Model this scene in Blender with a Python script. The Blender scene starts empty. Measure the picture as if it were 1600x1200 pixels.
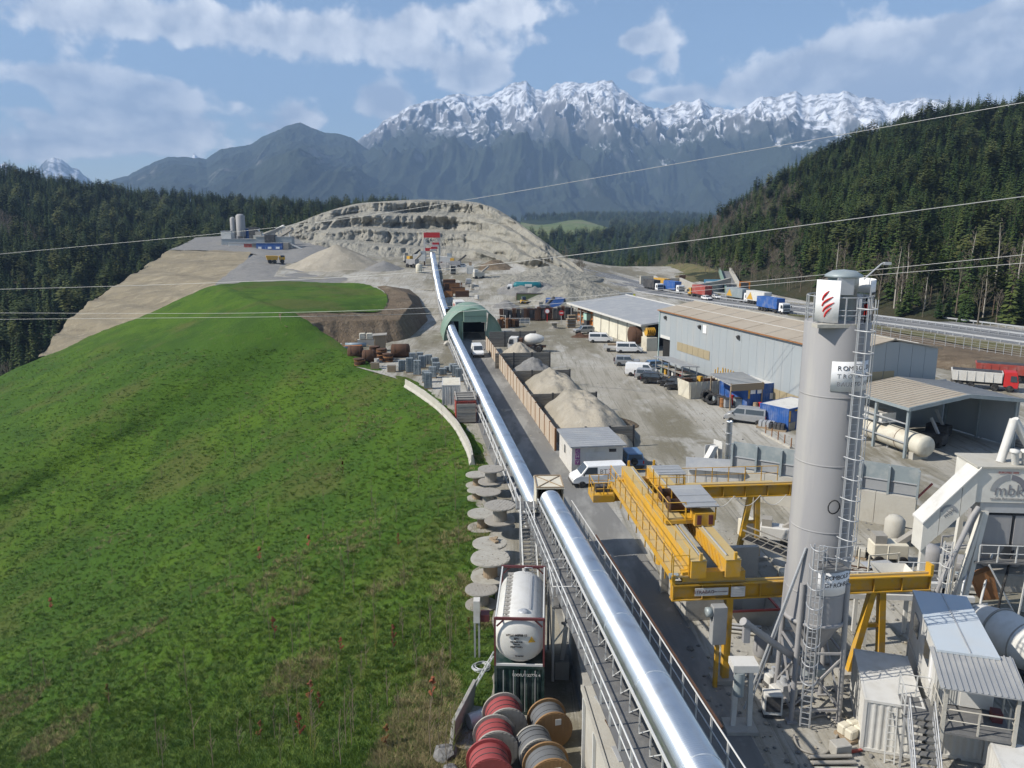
import bpy, bmesh, math, random
import numpy as np
from mathutils import Vector, Matrix
from mathutils.bvhtree import BVHTree

# ------------------------------------------------------------------ camera, sky, sun, exposure
sc = bpy.context.scene
COL = sc.collection
PITCH = math.radians(11.6); FPX = 1244.0; CAMH = 24.0
CP, SP = math.cos(PITCH), math.sin(PITCH)
cam_d = bpy.data.cameras.new("camera"); cam = bpy.data.objects.new("camera", cam_d); COL.objects.link(cam)
cam.location = (0, 0, CAMH); cam.rotation_euler = (math.pi/2 - PITCH, 0, 0)
cam_d.sensor_width = 36.0; cam_d.lens = 36.0*FPX/1600.0; cam_d.clip_start = 0.2; cam_d.clip_end = 60000
sc.camera = cam
sc.view_settings.view_transform = 'Standard'; sc.view_settings.look = 'None'
sc.view_settings.gamma = 1.0; sc.view_settings.use_curve_mapping = False
sc.view_settings.exposure = 0.5
sc.render.engine = 'CYCLES'
sc.cycles.use_denoising = True
sc.cycles.max_bounces = 4; sc.cycles.diffuse_bounces = 2; sc.cycles.glossy_bounces = 2
sc.cycles.use_adaptive_sampling = True; sc.cycles.adaptive_threshold = 0.02
sc.cycles.transparent_max_bounces = 6; sc.cycles.transmission_bounces = 3; sc.cycles.volume_bounces = 0
sc.cycles.caustics_reflective = False; sc.cycles.caustics_refractive = False
sc.cycles.sample_clamp_indirect = 4.0

SUN_EL = math.radians(41.0)
SUN_AZ = math.atan2(-0.97, -0.20)          # compass angle from +Y, clockwise towards +X
to_sun = Vector((math.sin(SUN_AZ)*math.cos(SUN_EL), math.cos(SUN_AZ)*math.cos(SUN_EL), math.sin(SUN_EL)))
sun_d = bpy.data.lights.new("sun", 'SUN'); sun_d.energy = 5.0; sun_d.angle = math.radians(0.53); sun_d.color = (1.0, 0.94, 0.84)
sun = bpy.data.objects.new("sun", sun_d); COL.objects.link(sun)
sun.rotation_euler = to_sun.to_track_quat('Z', 'Y').to_euler(); sun.location = (-200, -40, 300)

def pix_dir(px, py):
    u = (px-800.0)/FPX; v = (py-600.0)/FPX
    return u, CP - v*SP, -(SP + v*CP)

world = bpy.data.worlds.new("World"); sc.world = world; world.use_nodes = True
wn = world.node_tree.nodes; wl = world.node_tree.links; wn.clear()
def wmath(op, a, b=None, c=None):
    n = wn.new('ShaderNodeMath'); n.operation = op
    for i, s in enumerate((a, b, c)):
        if s is None: continue
        if isinstance(s, (int, float)): n.inputs[i].default_value = s
        else: wl.new(s, n.inputs[i])
    return n.outputs[0]
def build_world():
    out = wn.new('ShaderNodeOutputWorld')
    sky = wn.new('ShaderNodeTexSky'); sky.sky_type = 'NISHITA'; sky.sun_disc = False
    sky.sun_elevation = SUN_EL; sky.sun_rotation = SUN_AZ; sky.altitude = 1000; sky.air_density = 1.0; sky.dust_density = 0.4; sky.ozone_density = 1.6
    bg = wn.new('ShaderNodeBackground'); bg.inputs[1].default_value = 0.10; wl.new(sky.outputs[0], bg.inputs[0])
    tc = wn.new('ShaderNodeTexCoord'); sep = wn.new('ShaderNodeSeparateXYZ'); wl.new(tc.outputs['Generated'], sep.inputs[0])
    X, Y, Z = sep.outputs
    hor = wmath('SQRT', wmath('ADD', wmath('MULTIPLY', X, X), wmath('MULTIPLY', Y, Y)))
    el = wmath('DIVIDE', Z, wmath('MAXIMUM', hor, 0.05))
    az = wmath('ARCTAN2', X, Y)
    # clouds seen from the side: layers flatten towards the horizon
    comb = wn.new('ShaderNodeCombineXYZ')
    wl.new(wmath('MULTIPLY', az, 1.0), comb.inputs[0])
    wl.new(wmath('MULTIPLY', wmath('LOGARITHM', wmath('ADD', wmath('MAXIMUM', el, 0.0), 0.12), 2.718), 0.33), comb.inputs[1])
    comb.inputs[2].default_value = 3.7
    def noise(scale, detail, rough, off=(0, 0, 0), dist=0.0):
        mp = wn.new('ShaderNodeMapping'); mp.inputs['Location'].default_value = off
        wl.new(comb.outputs[0], mp.inputs[0])
        n = wn.new('ShaderNodeTexNoise'); n.inputs['Scale'].default_value = scale
        n.inputs['Detail'].default_value = detail; n.inputs['Roughness'].default_value = rough; n.inputs['Distortion'].default_value = dist
        wl.new(mp.outputs[0], n.inputs['Vector']); return n.outputs[0]
    big = noise(4.2, 2.0, 0.5)
    fine = noise(15.0, 7.0, 0.55, dist=0.1)
    shift = noise(15.0, 7.0, 0.55, off=(0.012, -0.016, 0), dist=0.1)
    # the banks the photograph shows: (px, py, half width, half height, weight)
    blobs = [(420, 45, 320, 34, .95), (640, 92, 170, 20, .55), (800, 18, 190, 26, .5), (150, 20, 120, 22, .35),
             (230, 160, 110, 28, 1.2), (60, 120, 120, 20, .75), (330, 195, 120, 16, .5), (60, 185, 130, 22, .6), (180, 225, 230, 18, .8),
             (595, 150, 42, 30, 1.5), (450, 180, 70, 24, .55), (745, 122, 46, 22, 1.7), (1000, 62, 40, 17, 1.15), (1045, 95, 16, 14, .5), (850, 62, 40, 14, .5),
             (992, 118, 22, 10, .95), (1050, 150, 36, 13, 1.3), (1400, 105, 170, 42, 1.7), (1560, 68, 110, 40, 1.9), (1250, 130, 110, 26, 1.0), (1600, 120, 200, 45, 1.0),
             (40, 245, 100, 20, .6), (1165, 40, 22, 26, .3)]
    acc = None
    for px, py, sx, sy, w in blobs:
        dx, dy, dz = pix_dir(px, py)
        a0 = math.atan2(dx, dy); e0 = dz/math.hypot(dx, dy); sa = sx/FPX; se = sy/FPX
        q = wmath('ADD', wmath('POWER', wmath('ABSOLUTE', wmath('DIVIDE', wmath('SUBTRACT', az, a0), sa)), 2.0),
                  wmath('POWER', wmath('ABSOLUTE', wmath('DIVIDE', wmath('SUBTRACT', el, e0), se)), 2.0))
        g = wmath('MULTIPLY', wmath('EXPONENT', wmath('MULTIPLY', q, -1.0)), w)
        acc = g if acc is None else wmath('ADD', acc, g)
    # away from the view broken cumulus goes on, thinned to lower the fill light
    a_abs = wmath('ABSOLUTE', az)
    away = wn.new('ShaderNodeMapRange'); away.interpolation_type = 'SMOOTHSTEP'; wl.new(a_abs, away.inputs[0])
    away.inputs[1].default_value = 0.56; away.inputs[2].default_value = 0.9
    hi = wn.new('ShaderNodeMapRange'); hi.interpolation_type = 'SMOOTHSTEP'; wl.new(el, hi.inputs[0])
    hi.inputs[1].default_value = 0.27; hi.inputs[2].default_value = 0.4
    outm = wmath('MAXIMUM', away.outputs[0], hi.outputs[0])
    generic = wmath('MULTIPLY', wmath('MULTIPLY', wmath('SUBTRACT', big, 0.52), 4.0), outm)
    field = wmath('ADD', wmath('MINIMUM', acc, 1.35), wmath('MAXIMUM', generic, 0.0))
    dens0 = wmath('ADD', wmath('MULTIPLY', field, 0.55), wmath('MULTIPLY', wmath('SUBTRACT', fine, 0.5), 1.35))
    dm = wn.new('ShaderNodeMapRange'); dm.interpolation_type = 'SMOOTHSTEP'; wl.new(dens0, dm.inputs[0])
    dm.inputs[1].default_value = 0.17; dm.inputs[2].default_value = 0.38; dm.inputs[4].default_value = 0.95
    dens1 = wmath('ADD', wmath('MULTIPLY', field, 0.55), wmath('MULTIPLY', wmath('SUBTRACT', shift, 0.5), 1.35))
    lit = wn.new('ShaderNodeMapRange'); wl.new(wmath('SUBTRACT', dens0, dens1), lit.inputs[0])
    lit.inputs[1].default_value = -0.22; lit.inputs[2].default_value = 0.2
    thick = wn.new('ShaderNodeMapRange'); wl.new(dens0, thick.inputs[0]); thick.inputs[1].default_value = 0.38; thick.inputs[2].default_value = 0.9
    litv = wmath('SUBTRACT', lit.outputs[0], wmath('MULTIPLY', thick.outputs[0], 0.6))
    mix = wn.new('ShaderNodeMix'); mix.data_type = 'RGBA'; wl.new(litv, mix.inputs[0]); mix.clamp_factor = True
    mix.inputs[6].default_value = (0.33, 0.37, 0.44, 1); mix.inputs[7].default_value = (0.82, 0.82, 0.82, 1)
    bgc = wn.new('ShaderNodeBackground'); bgc.inputs[1].default_value = 1.2; wl.new(mix.outputs[2], bgc.inputs[0])
    ms = wn.new('ShaderNodeMixShader'); wl.new(dm.outputs[0], ms.inputs[0]); wl.new(bg.outputs[0], ms.inputs[1]); wl.new(bgc.outputs[0], ms.inputs[2])
    wl.new(ms.outputs[0], out.inputs[0])
build_world(); world.cycles.sampling_method = 'MANUAL'; world.cycles.sample_map_resolution = 512

# ------------------------------------------------------------------ helpers
RND = random.Random(7)
def W(px, py, zc):
    u = (px-800.0)/FPX; v = (py-600.0)/FPX
    return Vector((u*zc, zc*(CP - v*SP), CAMH - zc*(SP + v*CP)))
def G(px, py, z=0.0):
    v = (py-600.0)/FPX
    return W(px, py, (CAMH - z)/(SP + v*CP))
def GY(px, py, y):           # the point of a pixel's ray at world depth y
    v = (py-600.0)/FPX
    return W(px, py, y/(CP - v*SP))

MATS = {}
def mat(name, col, rough=0.8, metal=0.0, col2=None, scale=1.5, amount=0.5, bump=0.0, bscale=20.0, detail=6.0, stretch=None, spec=0.3, dirt=None, dirt_amt=0.0, dirt_scale=0.8, coord='pos', hue=0.0):
    if name in MATS: return MATS[name]
    m = bpy.data.materials.new(name); m.use_nodes = True; nt = m.node_tree; n = nt.nodes; l = nt.links
    b = n['Principled BSDF']; b.inputs['Roughness'].default_value = rough; b.inputs['Metallic'].default_value = metal
    b.inputs['Specular IOR Level'].default_value = spec
    if coord == 'pos':
        g = n.new('ShaderNodeNewGeometry'); vec = g.outputs['Position']
    else:
        g = n.new('ShaderNodeTexCoord'); vec = g.outputs['Object']
    if stretch:
        mp = n.new('ShaderNodeMapping'); mp.inputs['Scale'].default_value = stretch[:3]
        if len(stretch) > 3: mp.inputs['Rotation'].default_value = (0, 0, stretch[3])
        l.new(vec, mp.inputs[0]); vec = mp.outputs[0]
    if col2 is None: col2 = tuple(c*0.72 for c in col)
    no = n.new('ShaderNodeTexNoise'); no.inputs['Scale'].default_value = scale; no.inputs['Detail'].default_value = detail; no.inputs['Roughness'].default_value = 0.6
    l.new(vec, no.inputs['Vector'])
    mr = n.new('ShaderNodeMapRange'); mr.inputs[1].default_value = 0.5-0.25; mr.inputs[2].default_value = 0.5+0.25; mr.inputs[4].default_value = 1.0
    l.new(no.outputs[0], mr.inputs[0])
    mx = n.new('ShaderNodeMix'); mx.data_type = 'RGBA'; mx.inputs[6].default_value = (*col, 1)
    mx.inputs[7].default_value = tuple(c*(1-amount)+d*amount for c, d in zip(col, col2))+(1,)
    l.new(mr.outputs[0], mx.inputs[0]); colout = mx.outputs[2]
    if dirt:
        n2 = n.new('ShaderNodeTexNoise'); n2.inputs['Scale'].default_value = dirt_scale; n2.inputs['Detail'].default_value = 8; n2.inputs['Roughness'].default_value = 0.65
        l.new(vec, n2.inputs['Vector'])
        r2 = n.new('ShaderNodeMapRange'); r2.inputs[1].default_value = 0.48; r2.inputs[2].default_value = 0.72; r2.inputs[4].default_value = dirt_amt
        l.new(n2.outputs[0], r2.inputs[0])
        m2 = n.new('ShaderNodeMix'); m2.data_type = 'RGBA'; m2.inputs[7].default_value = (*dirt, 1)
        l.new(r2.outputs[0], m2.inputs[0]); l.new(colout, m2.inputs[6]); colout = m2.outputs[2]
    if hue > 0:
        oi = n.new('ShaderNodeObjectInfo'); hs = n.new('ShaderNodeHueSaturation')
        r3 = n.new('ShaderNodeMapRange'); r3.inputs[3].default_value = 1-hue; r3.inputs[4].default_value = 1+hue; l.new(oi.outputs['Random'], r3.inputs[0])
        l.new(r3.outputs[0], hs.inputs['Value'])
        r4 = n.new('ShaderNodeMapRange'); r4.inputs[3].default_value = 0.5+hue*0.07; r4.inputs[4].default_value = 0.5-hue*0.09; l.new(oi.outputs['Random'], r4.inputs[0])
        l.new(r4.outputs[0], hs.inputs['Hue'])
        l.new(colout, hs.inputs['Color']); colout = hs.outputs[0]
    l.new(colout, b.inputs['Base Color'])
    if bump > 0:
        nb = n.new('ShaderNodeTexNoise'); nb.inputs['Scale'].default_value = bscale; nb.inputs['Detail'].default_value = 8; nb.inputs['Roughness'].default_value = 0.65
        l.new(vec, nb.inputs['Vector'])
        bp = n.new('ShaderNodeBump'); bp.inputs['Strength'].default_value = min(1.0, bump); bp.inputs['Distance'].default_value = 0.6/bscale*max(1, bump)
        l.new(nb.outputs[0], bp.inputs['Height']); l.new(bp.outputs[0], b.inputs['Normal'])
    MATS[name] = m
    return m

def glassmat(name, col=(0.05, 0.06, 0.07)):
    if name in MATS: return MATS[name]
    m = bpy.data.materials.new(name); m.use_nodes = True; b = m.node_tree.nodes['Principled BSDF']
    b.inputs['Base Color'].default_value = (*col, 1); b.inputs['Roughness'].default_value = 0.08; b.inputs['Specular IOR Level'].default_value = 0.6
    MATS[name] = m; return m

def finish(o, label=None, cat=None, group=None, kind=None):
    if label: o['label'] = label
    if cat: o['category'] = cat
    if group: o['group'] = group
    if kind: o['kind'] = kind
    return o
def thing(name, label, cat, loc=(0, 0, 0), rotz=0.0, group=None):
    o = bpy.data.objects.new(name, None); COL.objects.link(o); o.location = loc; o.rotation_euler = (0, 0, rotz); o.empty_display_size = 0.2
    return finish(o, label, cat, group)
def dup(root, loc, rotz=None, label=None, group=None, scale=None, mats=None):
    def cp(o, parent):
        c = o.copy(); COL.objects.link(c); c.parent = parent
        if parent is not None: c.matrix_parent_inverse = o.matrix_parent_inverse.copy()
        for ch in KIDS.get(o, ()): KIDS.setdefault(c, []).append(cp(ch, c))
        if mats and o.type == 'MESH' and o.data.materials and o.data.materials[0].name in mats:
            me = MESHVAR.get((o.data.name, mats[o.data.materials[0].name].name))
            if me is None:
                me = o.data.copy(); me.materials[0] = mats[o.data.materials[0].name]; MESHVAR[(o.data.name, mats[o.data.materials[0].name].name)] = me
            c.data = me
        return c
    r = cp(root, None); r.location = loc
    if rotz is not None: r.rotation_euler = (0, 0, rotz)
    if scale is not None: r.scale = scale if hasattr(scale, '__len__') else (scale,)*3
    if label: r['label'] = label
    if group: r['group'] = group
    return r
KIDS = {}; MESHVAR = {}

class MB:
    """collects geometry for ONE mesh object"""
    def __init__(s): s.v = []; s.f = []; s.sm = []
    def add(s, vs, fs, smooth=False):
        o = len(s.v); s.v += [tuple(v) for v in vs]; s.f += [tuple(i+o for i in f) for f in fs]; s.sm += [smooth]*len(fs); return s
    def box(s, c, d, rz=0.0, rx=0.0, ry=0.0):
        x, y, z = d[0]/2, d[1]/2, d[2]/2
        vs = [Vector((a*x, b*y, e*z)) for a in (-1, 1) for b in (-1, 1) for e in (-1, 1)]
        if rx or ry or rz:
            R = Matrix.Rotation(rz, 3, 'Z') @ Matrix.Rotation(ry, 3, 'Y') @ Matrix.Rotation(rx, 3, 'X'); vs = [R @ v for v in vs]
        c = Vector(c); vs = [v+c for v in vs]
        return s.add(vs, [(0, 1, 3, 2), (4, 6, 7, 5), (0, 4, 5, 1), (2, 3, 7, 6), (0, 2, 6, 4), (1, 5, 7, 3)])
    def box2(s, a, b):
        return s.box([(p+q)/2 for p, q in zip(a, b)], [abs(q-p) for p, q in zip(a, b)])
    def beam(s, a, b, w, h=None, up=(0, 0, 1)):
        h = h or w; a = Vector(a); b = Vector(b); d = b-a
        if d.length < 1e-6: return s
        d.normalize(); up = Vector(up)
        if abs(d.dot(up)) > 0.98: up = Vector((1, 0, 0))
        r = d.cross(up).normalized(); u = r.cross(d)
        vs = [p + r*(i*w/2) + u*(j*h/2) for p in (a, b) for i, j in ((-1, -1), (1, -1), (1, 1), (-1, 1))]
        return s.add(vs, [(0, 1, 2, 3), (7, 6, 5, 4), (0, 4, 5, 1), (1, 5, 6, 2), (2, 6, 7, 3), (3, 7, 4, 0)])
    def tube(s, pts, r, n=8, cap=True, smooth=True):
        pts = [Vector(p) for p in pts]; rs = r if hasattr(r, '__len__') else [r]*len(pts)
        vs = []; prev = None
        for i, p in enumerate(pts):
            d = (pts[min(i+1, len(pts)-1)] - pts[max(i-1, 0)]).normalized()
            if prev is None:
                up = Vector((0, 0, 1)) if abs(d.z) < 0.95 else Vector((1, 0, 0)); rr = d.cross(up).normalized()
            else:
                rr = (prev - d*prev.dot(d)).normalized()
            prev = rr; uu = rr.cross(d)
            vs += [p + (rr*math.cos(2*math.pi*k/n) + uu*math.sin(2*math.pi*k/n))*rs[i] for k in range(n)]
        fs = []
        for i in range(len(pts)-1):
            for k in range(n): fs.append((i*n+k, i*n+(k+1) % n, (i+1)*n+(k+1) % n, (i+1)*n+k))
        s.add(vs, fs, smooth)
        if cap:
            s.add(vs[:n], [tuple(range(n))[::-1]]); s.add(vs[-n:], [tuple(range(n))])
        return s
    def lathe(s, prof, n=24, c=(0, 0, 0), smooth=True, axis='Z'):
        c = Vector(c); vs = []
        for r, z in prof:
            for k in range(n):
                a = 2*math.pi*k/n; p = (r*math.cos(a), r*math.sin(a), z)
                if axis == 'X': p = (p[2], p[0], p[1])
                if axis == 'Y': p = (p[1], p[2], p[0])
                vs.append(c+Vector(p))
        fs = [(i*n+k, i*n+(k+1) % n, (i+1)*n+(k+1) % n, (i+1)*n+k) for i in range(len(prof)-1) for k in range(n)]
        s.add(vs, fs, smooth)
        if prof[0][0] > 1e-6: s.add(vs[:n], [tuple(range(n))[::-1]])
        if prof[-1][0] > 1e-6: s.add(vs[-n:], [tuple(range(n))])
        return s
    def prism(s, poly, a, b):   # polygon (list of 3D pts) extruded by vector: poly at a offset .. b offset
        n = len(poly); a = Vector(a); b = Vector(b)
        vs = [Vector(p)+a for p in poly]+[Vector(p)+b for p in poly]
        return s.add(vs, [tuple(range(n))[::-1], tuple(range(n, 2*n))]+[(i, (i+1) % n, n+(i+1) % n, n+i) for i in range(n)])
    def quad(s, a, b, c, d): return s.add([a, b, c, d], [(0, 1, 2, 3)])
    def build(s, name, m, parent=None, bevel=0.0):
        me = bpy.data.meshes.new(name); me.from_pydata(s.v, [], s.f)
        me.polygons.foreach_set('use_smooth', s.sm); me.validate(); me.update()
        bm = bmesh.new(); bm.from_mesh(me); bmesh.ops.recalc_face_normals(bm, faces=bm.faces)
        if bevel > 0:
            bmesh.ops.remove_doubles(bm, verts=bm.verts, dist=1e-5)
            bmesh.ops.bevel(bm, geom=[e for e in bm.edges if len(e.link_faces) == 2 and e.calc_face_angle(0) > 0.6], offset=bevel, segments=1, affect='EDGES')
        bm.to_mesh(me); bm.free()
        me.materials.append(m)
        o = bpy.data.objects.new(name, me); COL.objects.link(o)
        if parent is not None: o.parent = parent; KIDS.setdefault(parent, []).append(o)
        return o
def part(name, me_or_obj, parent):
    c = me_or_obj.copy(); COL.objects.link(c); c.parent = parent; KIDS.setdefault(parent, []).append(c); return c
def inst(name, mesh, parent, loc=(0, 0, 0), rot=(0, 0, 0), scale=(1, 1, 1)):
    o = bpy.data.objects.new(name, mesh); COL.objects.link(o); o.location = loc; o.rotation_euler = rot; o.scale = scale
    if parent is not None: o.parent = parent; KIDS.setdefault(parent, []).append(o)
    return o

# vectorised value noise -----------------------------------------------------
def _hash(ix, iy, seed):
    h = (ix.astype(np.int64)*374761393 + iy.astype(np.int64)*668265263 + seed*1442695041) & 0x7fffffff
    h = ((h ^ (h >> 13))*1274126177) & 0x7fffffff
    return ((h ^ (h >> 16)) & 0xffff)/65535.0
def vnoise(x, y, seed=0):
    x = np.asarray(x, float); y = np.asarray(y, float)
    ix = np.floor(x).astype(int); iy = np.floor(y).astype(int); fx = x-ix; fy = y-iy
    fx = fx*fx*fx*(fx*(fx*6-15)+10); fy = fy*fy*fy*(fy*(fy*6-15)+10)
    a = _hash(ix, iy, seed); b = _hash(ix+1, iy, seed); c = _hash(ix, iy+1, seed); d = _hash(ix+1, iy+1, seed)
    return (a*(1-fx)+b*fx)*(1-fy)+(c*(1-fx)+d*fx)*fy
def fbm(x, y, o=5, seed=0, gain=0.5):
    s = 0; a = 1; t = 0
    for k in range(o):
        s = s+a*vnoise(x*2**k, y*2**k, seed+k*17); t += a; a *= gain
    return s/t
def ridged(x, y, o=5, seed=0, gain=0.5):
    s = 0; a = 1; t = 0
    for k in range(o):
        r = 1-np.abs(2*vnoise(x*2**k, y*2**k, seed+k*31)-1); s = s+a*r*r; t += a; a *= gain
    return s/t
def resample(A, n):                          # Catmull-Rom along axis 0
    A = np.asarray(A, float); m = len(A); t = np.linspace(0, m-1, n); i = np.clip(np.floor(t).astype(int), 0, m-2); f = (t-i)
    f = f.reshape((-1,)+(1,)*(A.ndim-1))
    p0 = A[np.maximum(i-1, 0)]; p1 = A[i]; p2 = A[i+1]; p3 = A[np.minimum(i+2, m-1)]
    return 0.5*(2*p1+(p2-p0)*f+(2*p0-5*p1+4*p2-p3)*f*f+(3*p1-p0-3*p2+p3)*f**3)
def lin(A, n):
    A = np.asarray(A, float); m = len(A); t = np.linspace(0, m-1, n); i = np.clip(np.floor(t).astype(int), 0, m-2); f = (t-i).reshape((-1,)+(1,)*(A.ndim-1))
    return A[i]*(1-f)+A[i+1]*f
def patch(rows, nr, nc, smooth=True):
    A = np.array([[tuple(p) for p in r] for r in rows], float)
    f = resample if smooth else lin
    B = f(A, nr); B = np.swapaxes(f(np.swapaxes(B, 0, 1), nc), 0, 1)
    return B
def grid_obj(name, P, m, label=None, cat=None, kind='structure', smooth=True, parent=None):
    nr, nc = P.shape[:2]; me = bpy.data.meshes.new(name)
    idx = np.arange(nr*nc).reshape(nr, nc)
    q = np.stack([idx[:-1, :-1], idx[:-1, 1:], idx[1:, 1:], idx[1:, :-1]], -1).reshape(-1, 4)
    me.vertices.add(nr*nc); me.vertices.foreach_set('co', P.reshape(-1))
    me.loops.add(len(q)*4); me.loops.foreach_set('vertex_index', q.reshape(-1))
    me.polygons.add(len(q)); me.polygons.foreach_set('loop_start', np.arange(len(q))*4); me.polygons.foreach_set('loop_total', np.full(len(q), 4))
    me.polygons.foreach_set('use_smooth', np.full(len(q), smooth)); me.update(); me.validate()
    me.materials.append(m)
    o = bpy.data.objects.new(name, me); COL.objects.link(o)
    if parent is not None: o.parent = parent
    return finish(o, label, cat, None, kind)
def sstep(a, b, x):
    t = np.clip((np.asarray(x, float)-a)/(b-a), 0, 1); return t*t*(3-2*t)
# ------------------------------------------------------------------ terrain materials
def terrain_mat(name, layers, bump=0.4, bscale=2.0, rough=0.95, bdist=0.3, bdetail=5):
    """layers: base colour, then (colour, scale, lo, hi, amount, stretch) noise masks laid over each other"""
    m = bpy.data.materials.new(name); m.use_nodes = True; nt = m.node_tree; n = nt.nodes; l = nt.links
    b = n['Principled BSDF']; b.inputs['Roughness'].default_value = rough; b.inputs['Specular IOR Level'].default_value = 0.12
    g = n.new('ShaderNodeNewGeometry'); pos = g.outputs['Position']
    col = None
    for i, L in enumerate(layers):
        if i == 0:
            rgb = n.new('ShaderNodeRGB'); rgb.outputs[0].default_value = (*L, 1); col = rgb.outputs[0]; continue
        c, scale, lo, hi, amt = L[:5]; st = L[5] if len(L) > 5 else None
        vec = pos
        mp = n.new('ShaderNodeMapping'); mp.inputs['Location'].default_value = (i*13.1, i*7.7, i*3.3)
        if st:
            mp.inputs['Scale'].default_value = st[:3]; mp.inputs['Rotation'].default_value = (0, 0, st[3] if len(st) > 3 else 0)
        mp.vector_type = 'POINT'; l.new(vec, mp.inputs[0])
        no = n.new('ShaderNodeTexNoise'); no.inputs['Scale'].default_value = scale; no.inputs['Detail'].default_value = 5; no.inputs['Roughness'].default_value = 0.62
        l.new(mp.outputs[0], no.inputs['Vector'])
        mr = n.new('ShaderNodeMapRange'); mr.interpolation_type = 'SMOOTHSTEP'; mr.inputs[1].default_value = lo; mr.inputs[2].default_value = hi; mr.inputs[4].default_value = amt
        l.new(no.outputs[0], mr.inputs[0])
        mx = n.new('ShaderNodeMix'); mx.data_type = 'RGBA'; l.new(mr.outputs[0], mx.inputs[0]); l.new(col, mx.inputs[6]); mx.inputs[7].default_value = (*c, 1); col = mx.outputs[2]
    l.new(col, b.inputs['Base Color'])
    nb = n.new('ShaderNodeTexNoise'); nb.inputs['Scale'].default_value = bscale; nb.inputs['Detail'].default_value = bdetail; nb.inputs['Roughness'].default_value = 0.65
    l.new(pos, nb.inputs['Vector'])
    bp = n.new('ShaderNodeBump'); bp.inputs['Strength'].default_value = bump; bp.inputs['Distance'].default_value = bdist
    l.new(nb.outputs[0], bp.inputs['Height']); l.new(bp.outputs[0], b.inputs['Normal'])
    MATS[name] = m
    return m
AXIS = math.radians(-8.0)          # the yard's long axis, off the world's Y
M_yard = terrain_mat('dusty_yard', [(0.31, 0.29, 0.245), ((0.40, 0.385, 0.345), 0.05, .42, .62, .9), ((0.155, 0.14, 0.098), 0.03, .45, .58, .9, (2.2, .5, 1, -.14)),
                     ((0.40, 0.39, 0.36), 0.25, .52, .7, .6), ((0.19, 0.175, 0.135), 0.5, .5, .66, .6, (3.5, .18, 1, -.2)), ((0.16, 0.15, 0.125), 2.2, .54, .72, .5), ((0.48, 0.47, 0.44), 5, .56, .72, .4), ((0.13, 0.12, 0.095), 0.9, .57, .64, .55, (6, .12, 1, -.24)), ((0.42, 0.41, 0.38), 0.12, .56, .64, .6, (1.5, .4, 1, -.5))], bump=0.5, bscale=3, bdist=.12)
M_grass = terrain_mat('meadow_grass', [(0.045, 0.096, 0.011), ((0.074, 0.132, 0.013), 0.03, .40, .62, .85), ((0.030, 0.066, 0.011), 0.16, .45, .62, .6), ((0.085, 0.095, 0.026), 0.05, .50, .64, .75),
                      ((0.13, 0.115, 0.055), 0.5, .60, .74, .6), ((0.026, 0.062, 0.009), 1.6, .5, .66, .55), ((0.14, 0.125, 0.065), 2.2, .62, .76, .6), ((0.075, 0.145, 0.014), 3.0, .56, .7, .5)], bump=0.7, bscale=3.2, bdist=.3)
M_tan = terrain_mat('straw_covered_slope', [(0.25, 0.215, 0.15), ((0.19, 0.165, 0.12), 0.12, .42, .62, .8, (.25, 1, 1.6)), ((0.33, 0.29, 0.21), 0.3, .5, .68, .7, (.3, 1, 1.6)), ((0.15, 0.125, 0.09), 0.12, .56, .70, .75, (.12, 1.2, 2.0)), ((0.17, 0.145, 0.105), 0.8, .58, .75, .5)], bump=0.8, bscale=1.2, bdist=.5)
M_quarry = terrain_mat('quarry_clay', [(0.335, 0.318, 0.27), ((0.265, 0.255, 0.22), 0.06, .42, .62, .7), ((0.38, 0.355, 0.285), 0.25, .5, .7, .6, (1, 1, .35)), ((0.15, 0.14, 0.115), 0.7, .52, .7, .55, (1, 1, .2)), ((0.15, 0.155, 0.14), 0.05, .52, .66, .7)], bump=1.0, bscale=0.5, bdist=2.0)
M_gravel = terrain_mat('crushed_gravel', [(0.215, 0.21, 0.20), ((0.16, 0.16, 0.155), 0.5, .45, .65, .7), ((0.29, 0.285, 0.275), 3, .5, .7, .6), ((0.16, 0.16, 0.16), 6, .55, .7, .5)], bump=0.9, bscale=5, bdist=.2)
M_sand = terrain_mat('dredged_sand', [(0.35, 0.315, 0.255), ((0.27, 0.245, 0.195), 0.12, .42, .62, .7), ((0.42, 0.385, 0.32), 0.6, .5, .7, .5), ((0.2, 0.18, 0.15), 1.5, .58, .75, .45)], bump=0.8, bscale=1.6, bdist=.35)
M_earth = terrain_mat('cut_earth_bank', [(0.165, 0.125, 0.085), ((0.10, 0.078, 0.055), 0.3, .45, .65, .7), ((0.25, 0.20, 0.14), 0.5, .52, .7, .6), ((0.30, 0.26, 0.19), 0.15, .58, .72, .5)], bump=0.9, bscale=1.5, bdist=.5)
M_forestfloor = terrain_mat('forest_floor', [(0.035, 0.040, 0.019), ((0.055, 0.048, 0.028), 0.03, .45, .6, .8), ((0.03, 0.04, 0.018), 0.1, .5, .7, .7), ((0.12, 0.10, 0.065), 0.06, .62, .74, .7)], bump=0.8, bscale=0.6, bdist=1.2)
M_drygrass = terrain_mat('dry_verge_grass', [(0.14, 0.125, 0.062), ((0.085, 0.092, 0.035), 0.12, .42, .6, .8), ((0.21, 0.18, 0.11), 0.4, .52, .7, .6), ((0.13, 0.095, 0.065), 0.08, .52, .66, .7)], bump=0.8, bscale=1.5, bdist=.4)
M_gsoil = terrain_mat('valley_ground', [(0.045, 0.06, 0.025), ((0.10, 0.12, 0.04), 0.002, .5, .6, .7), ((0.03, 0.045, 0.02), 0.006, .45, .6, .8)], bump=0.3, bscale=0.05, bdist=6)
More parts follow.
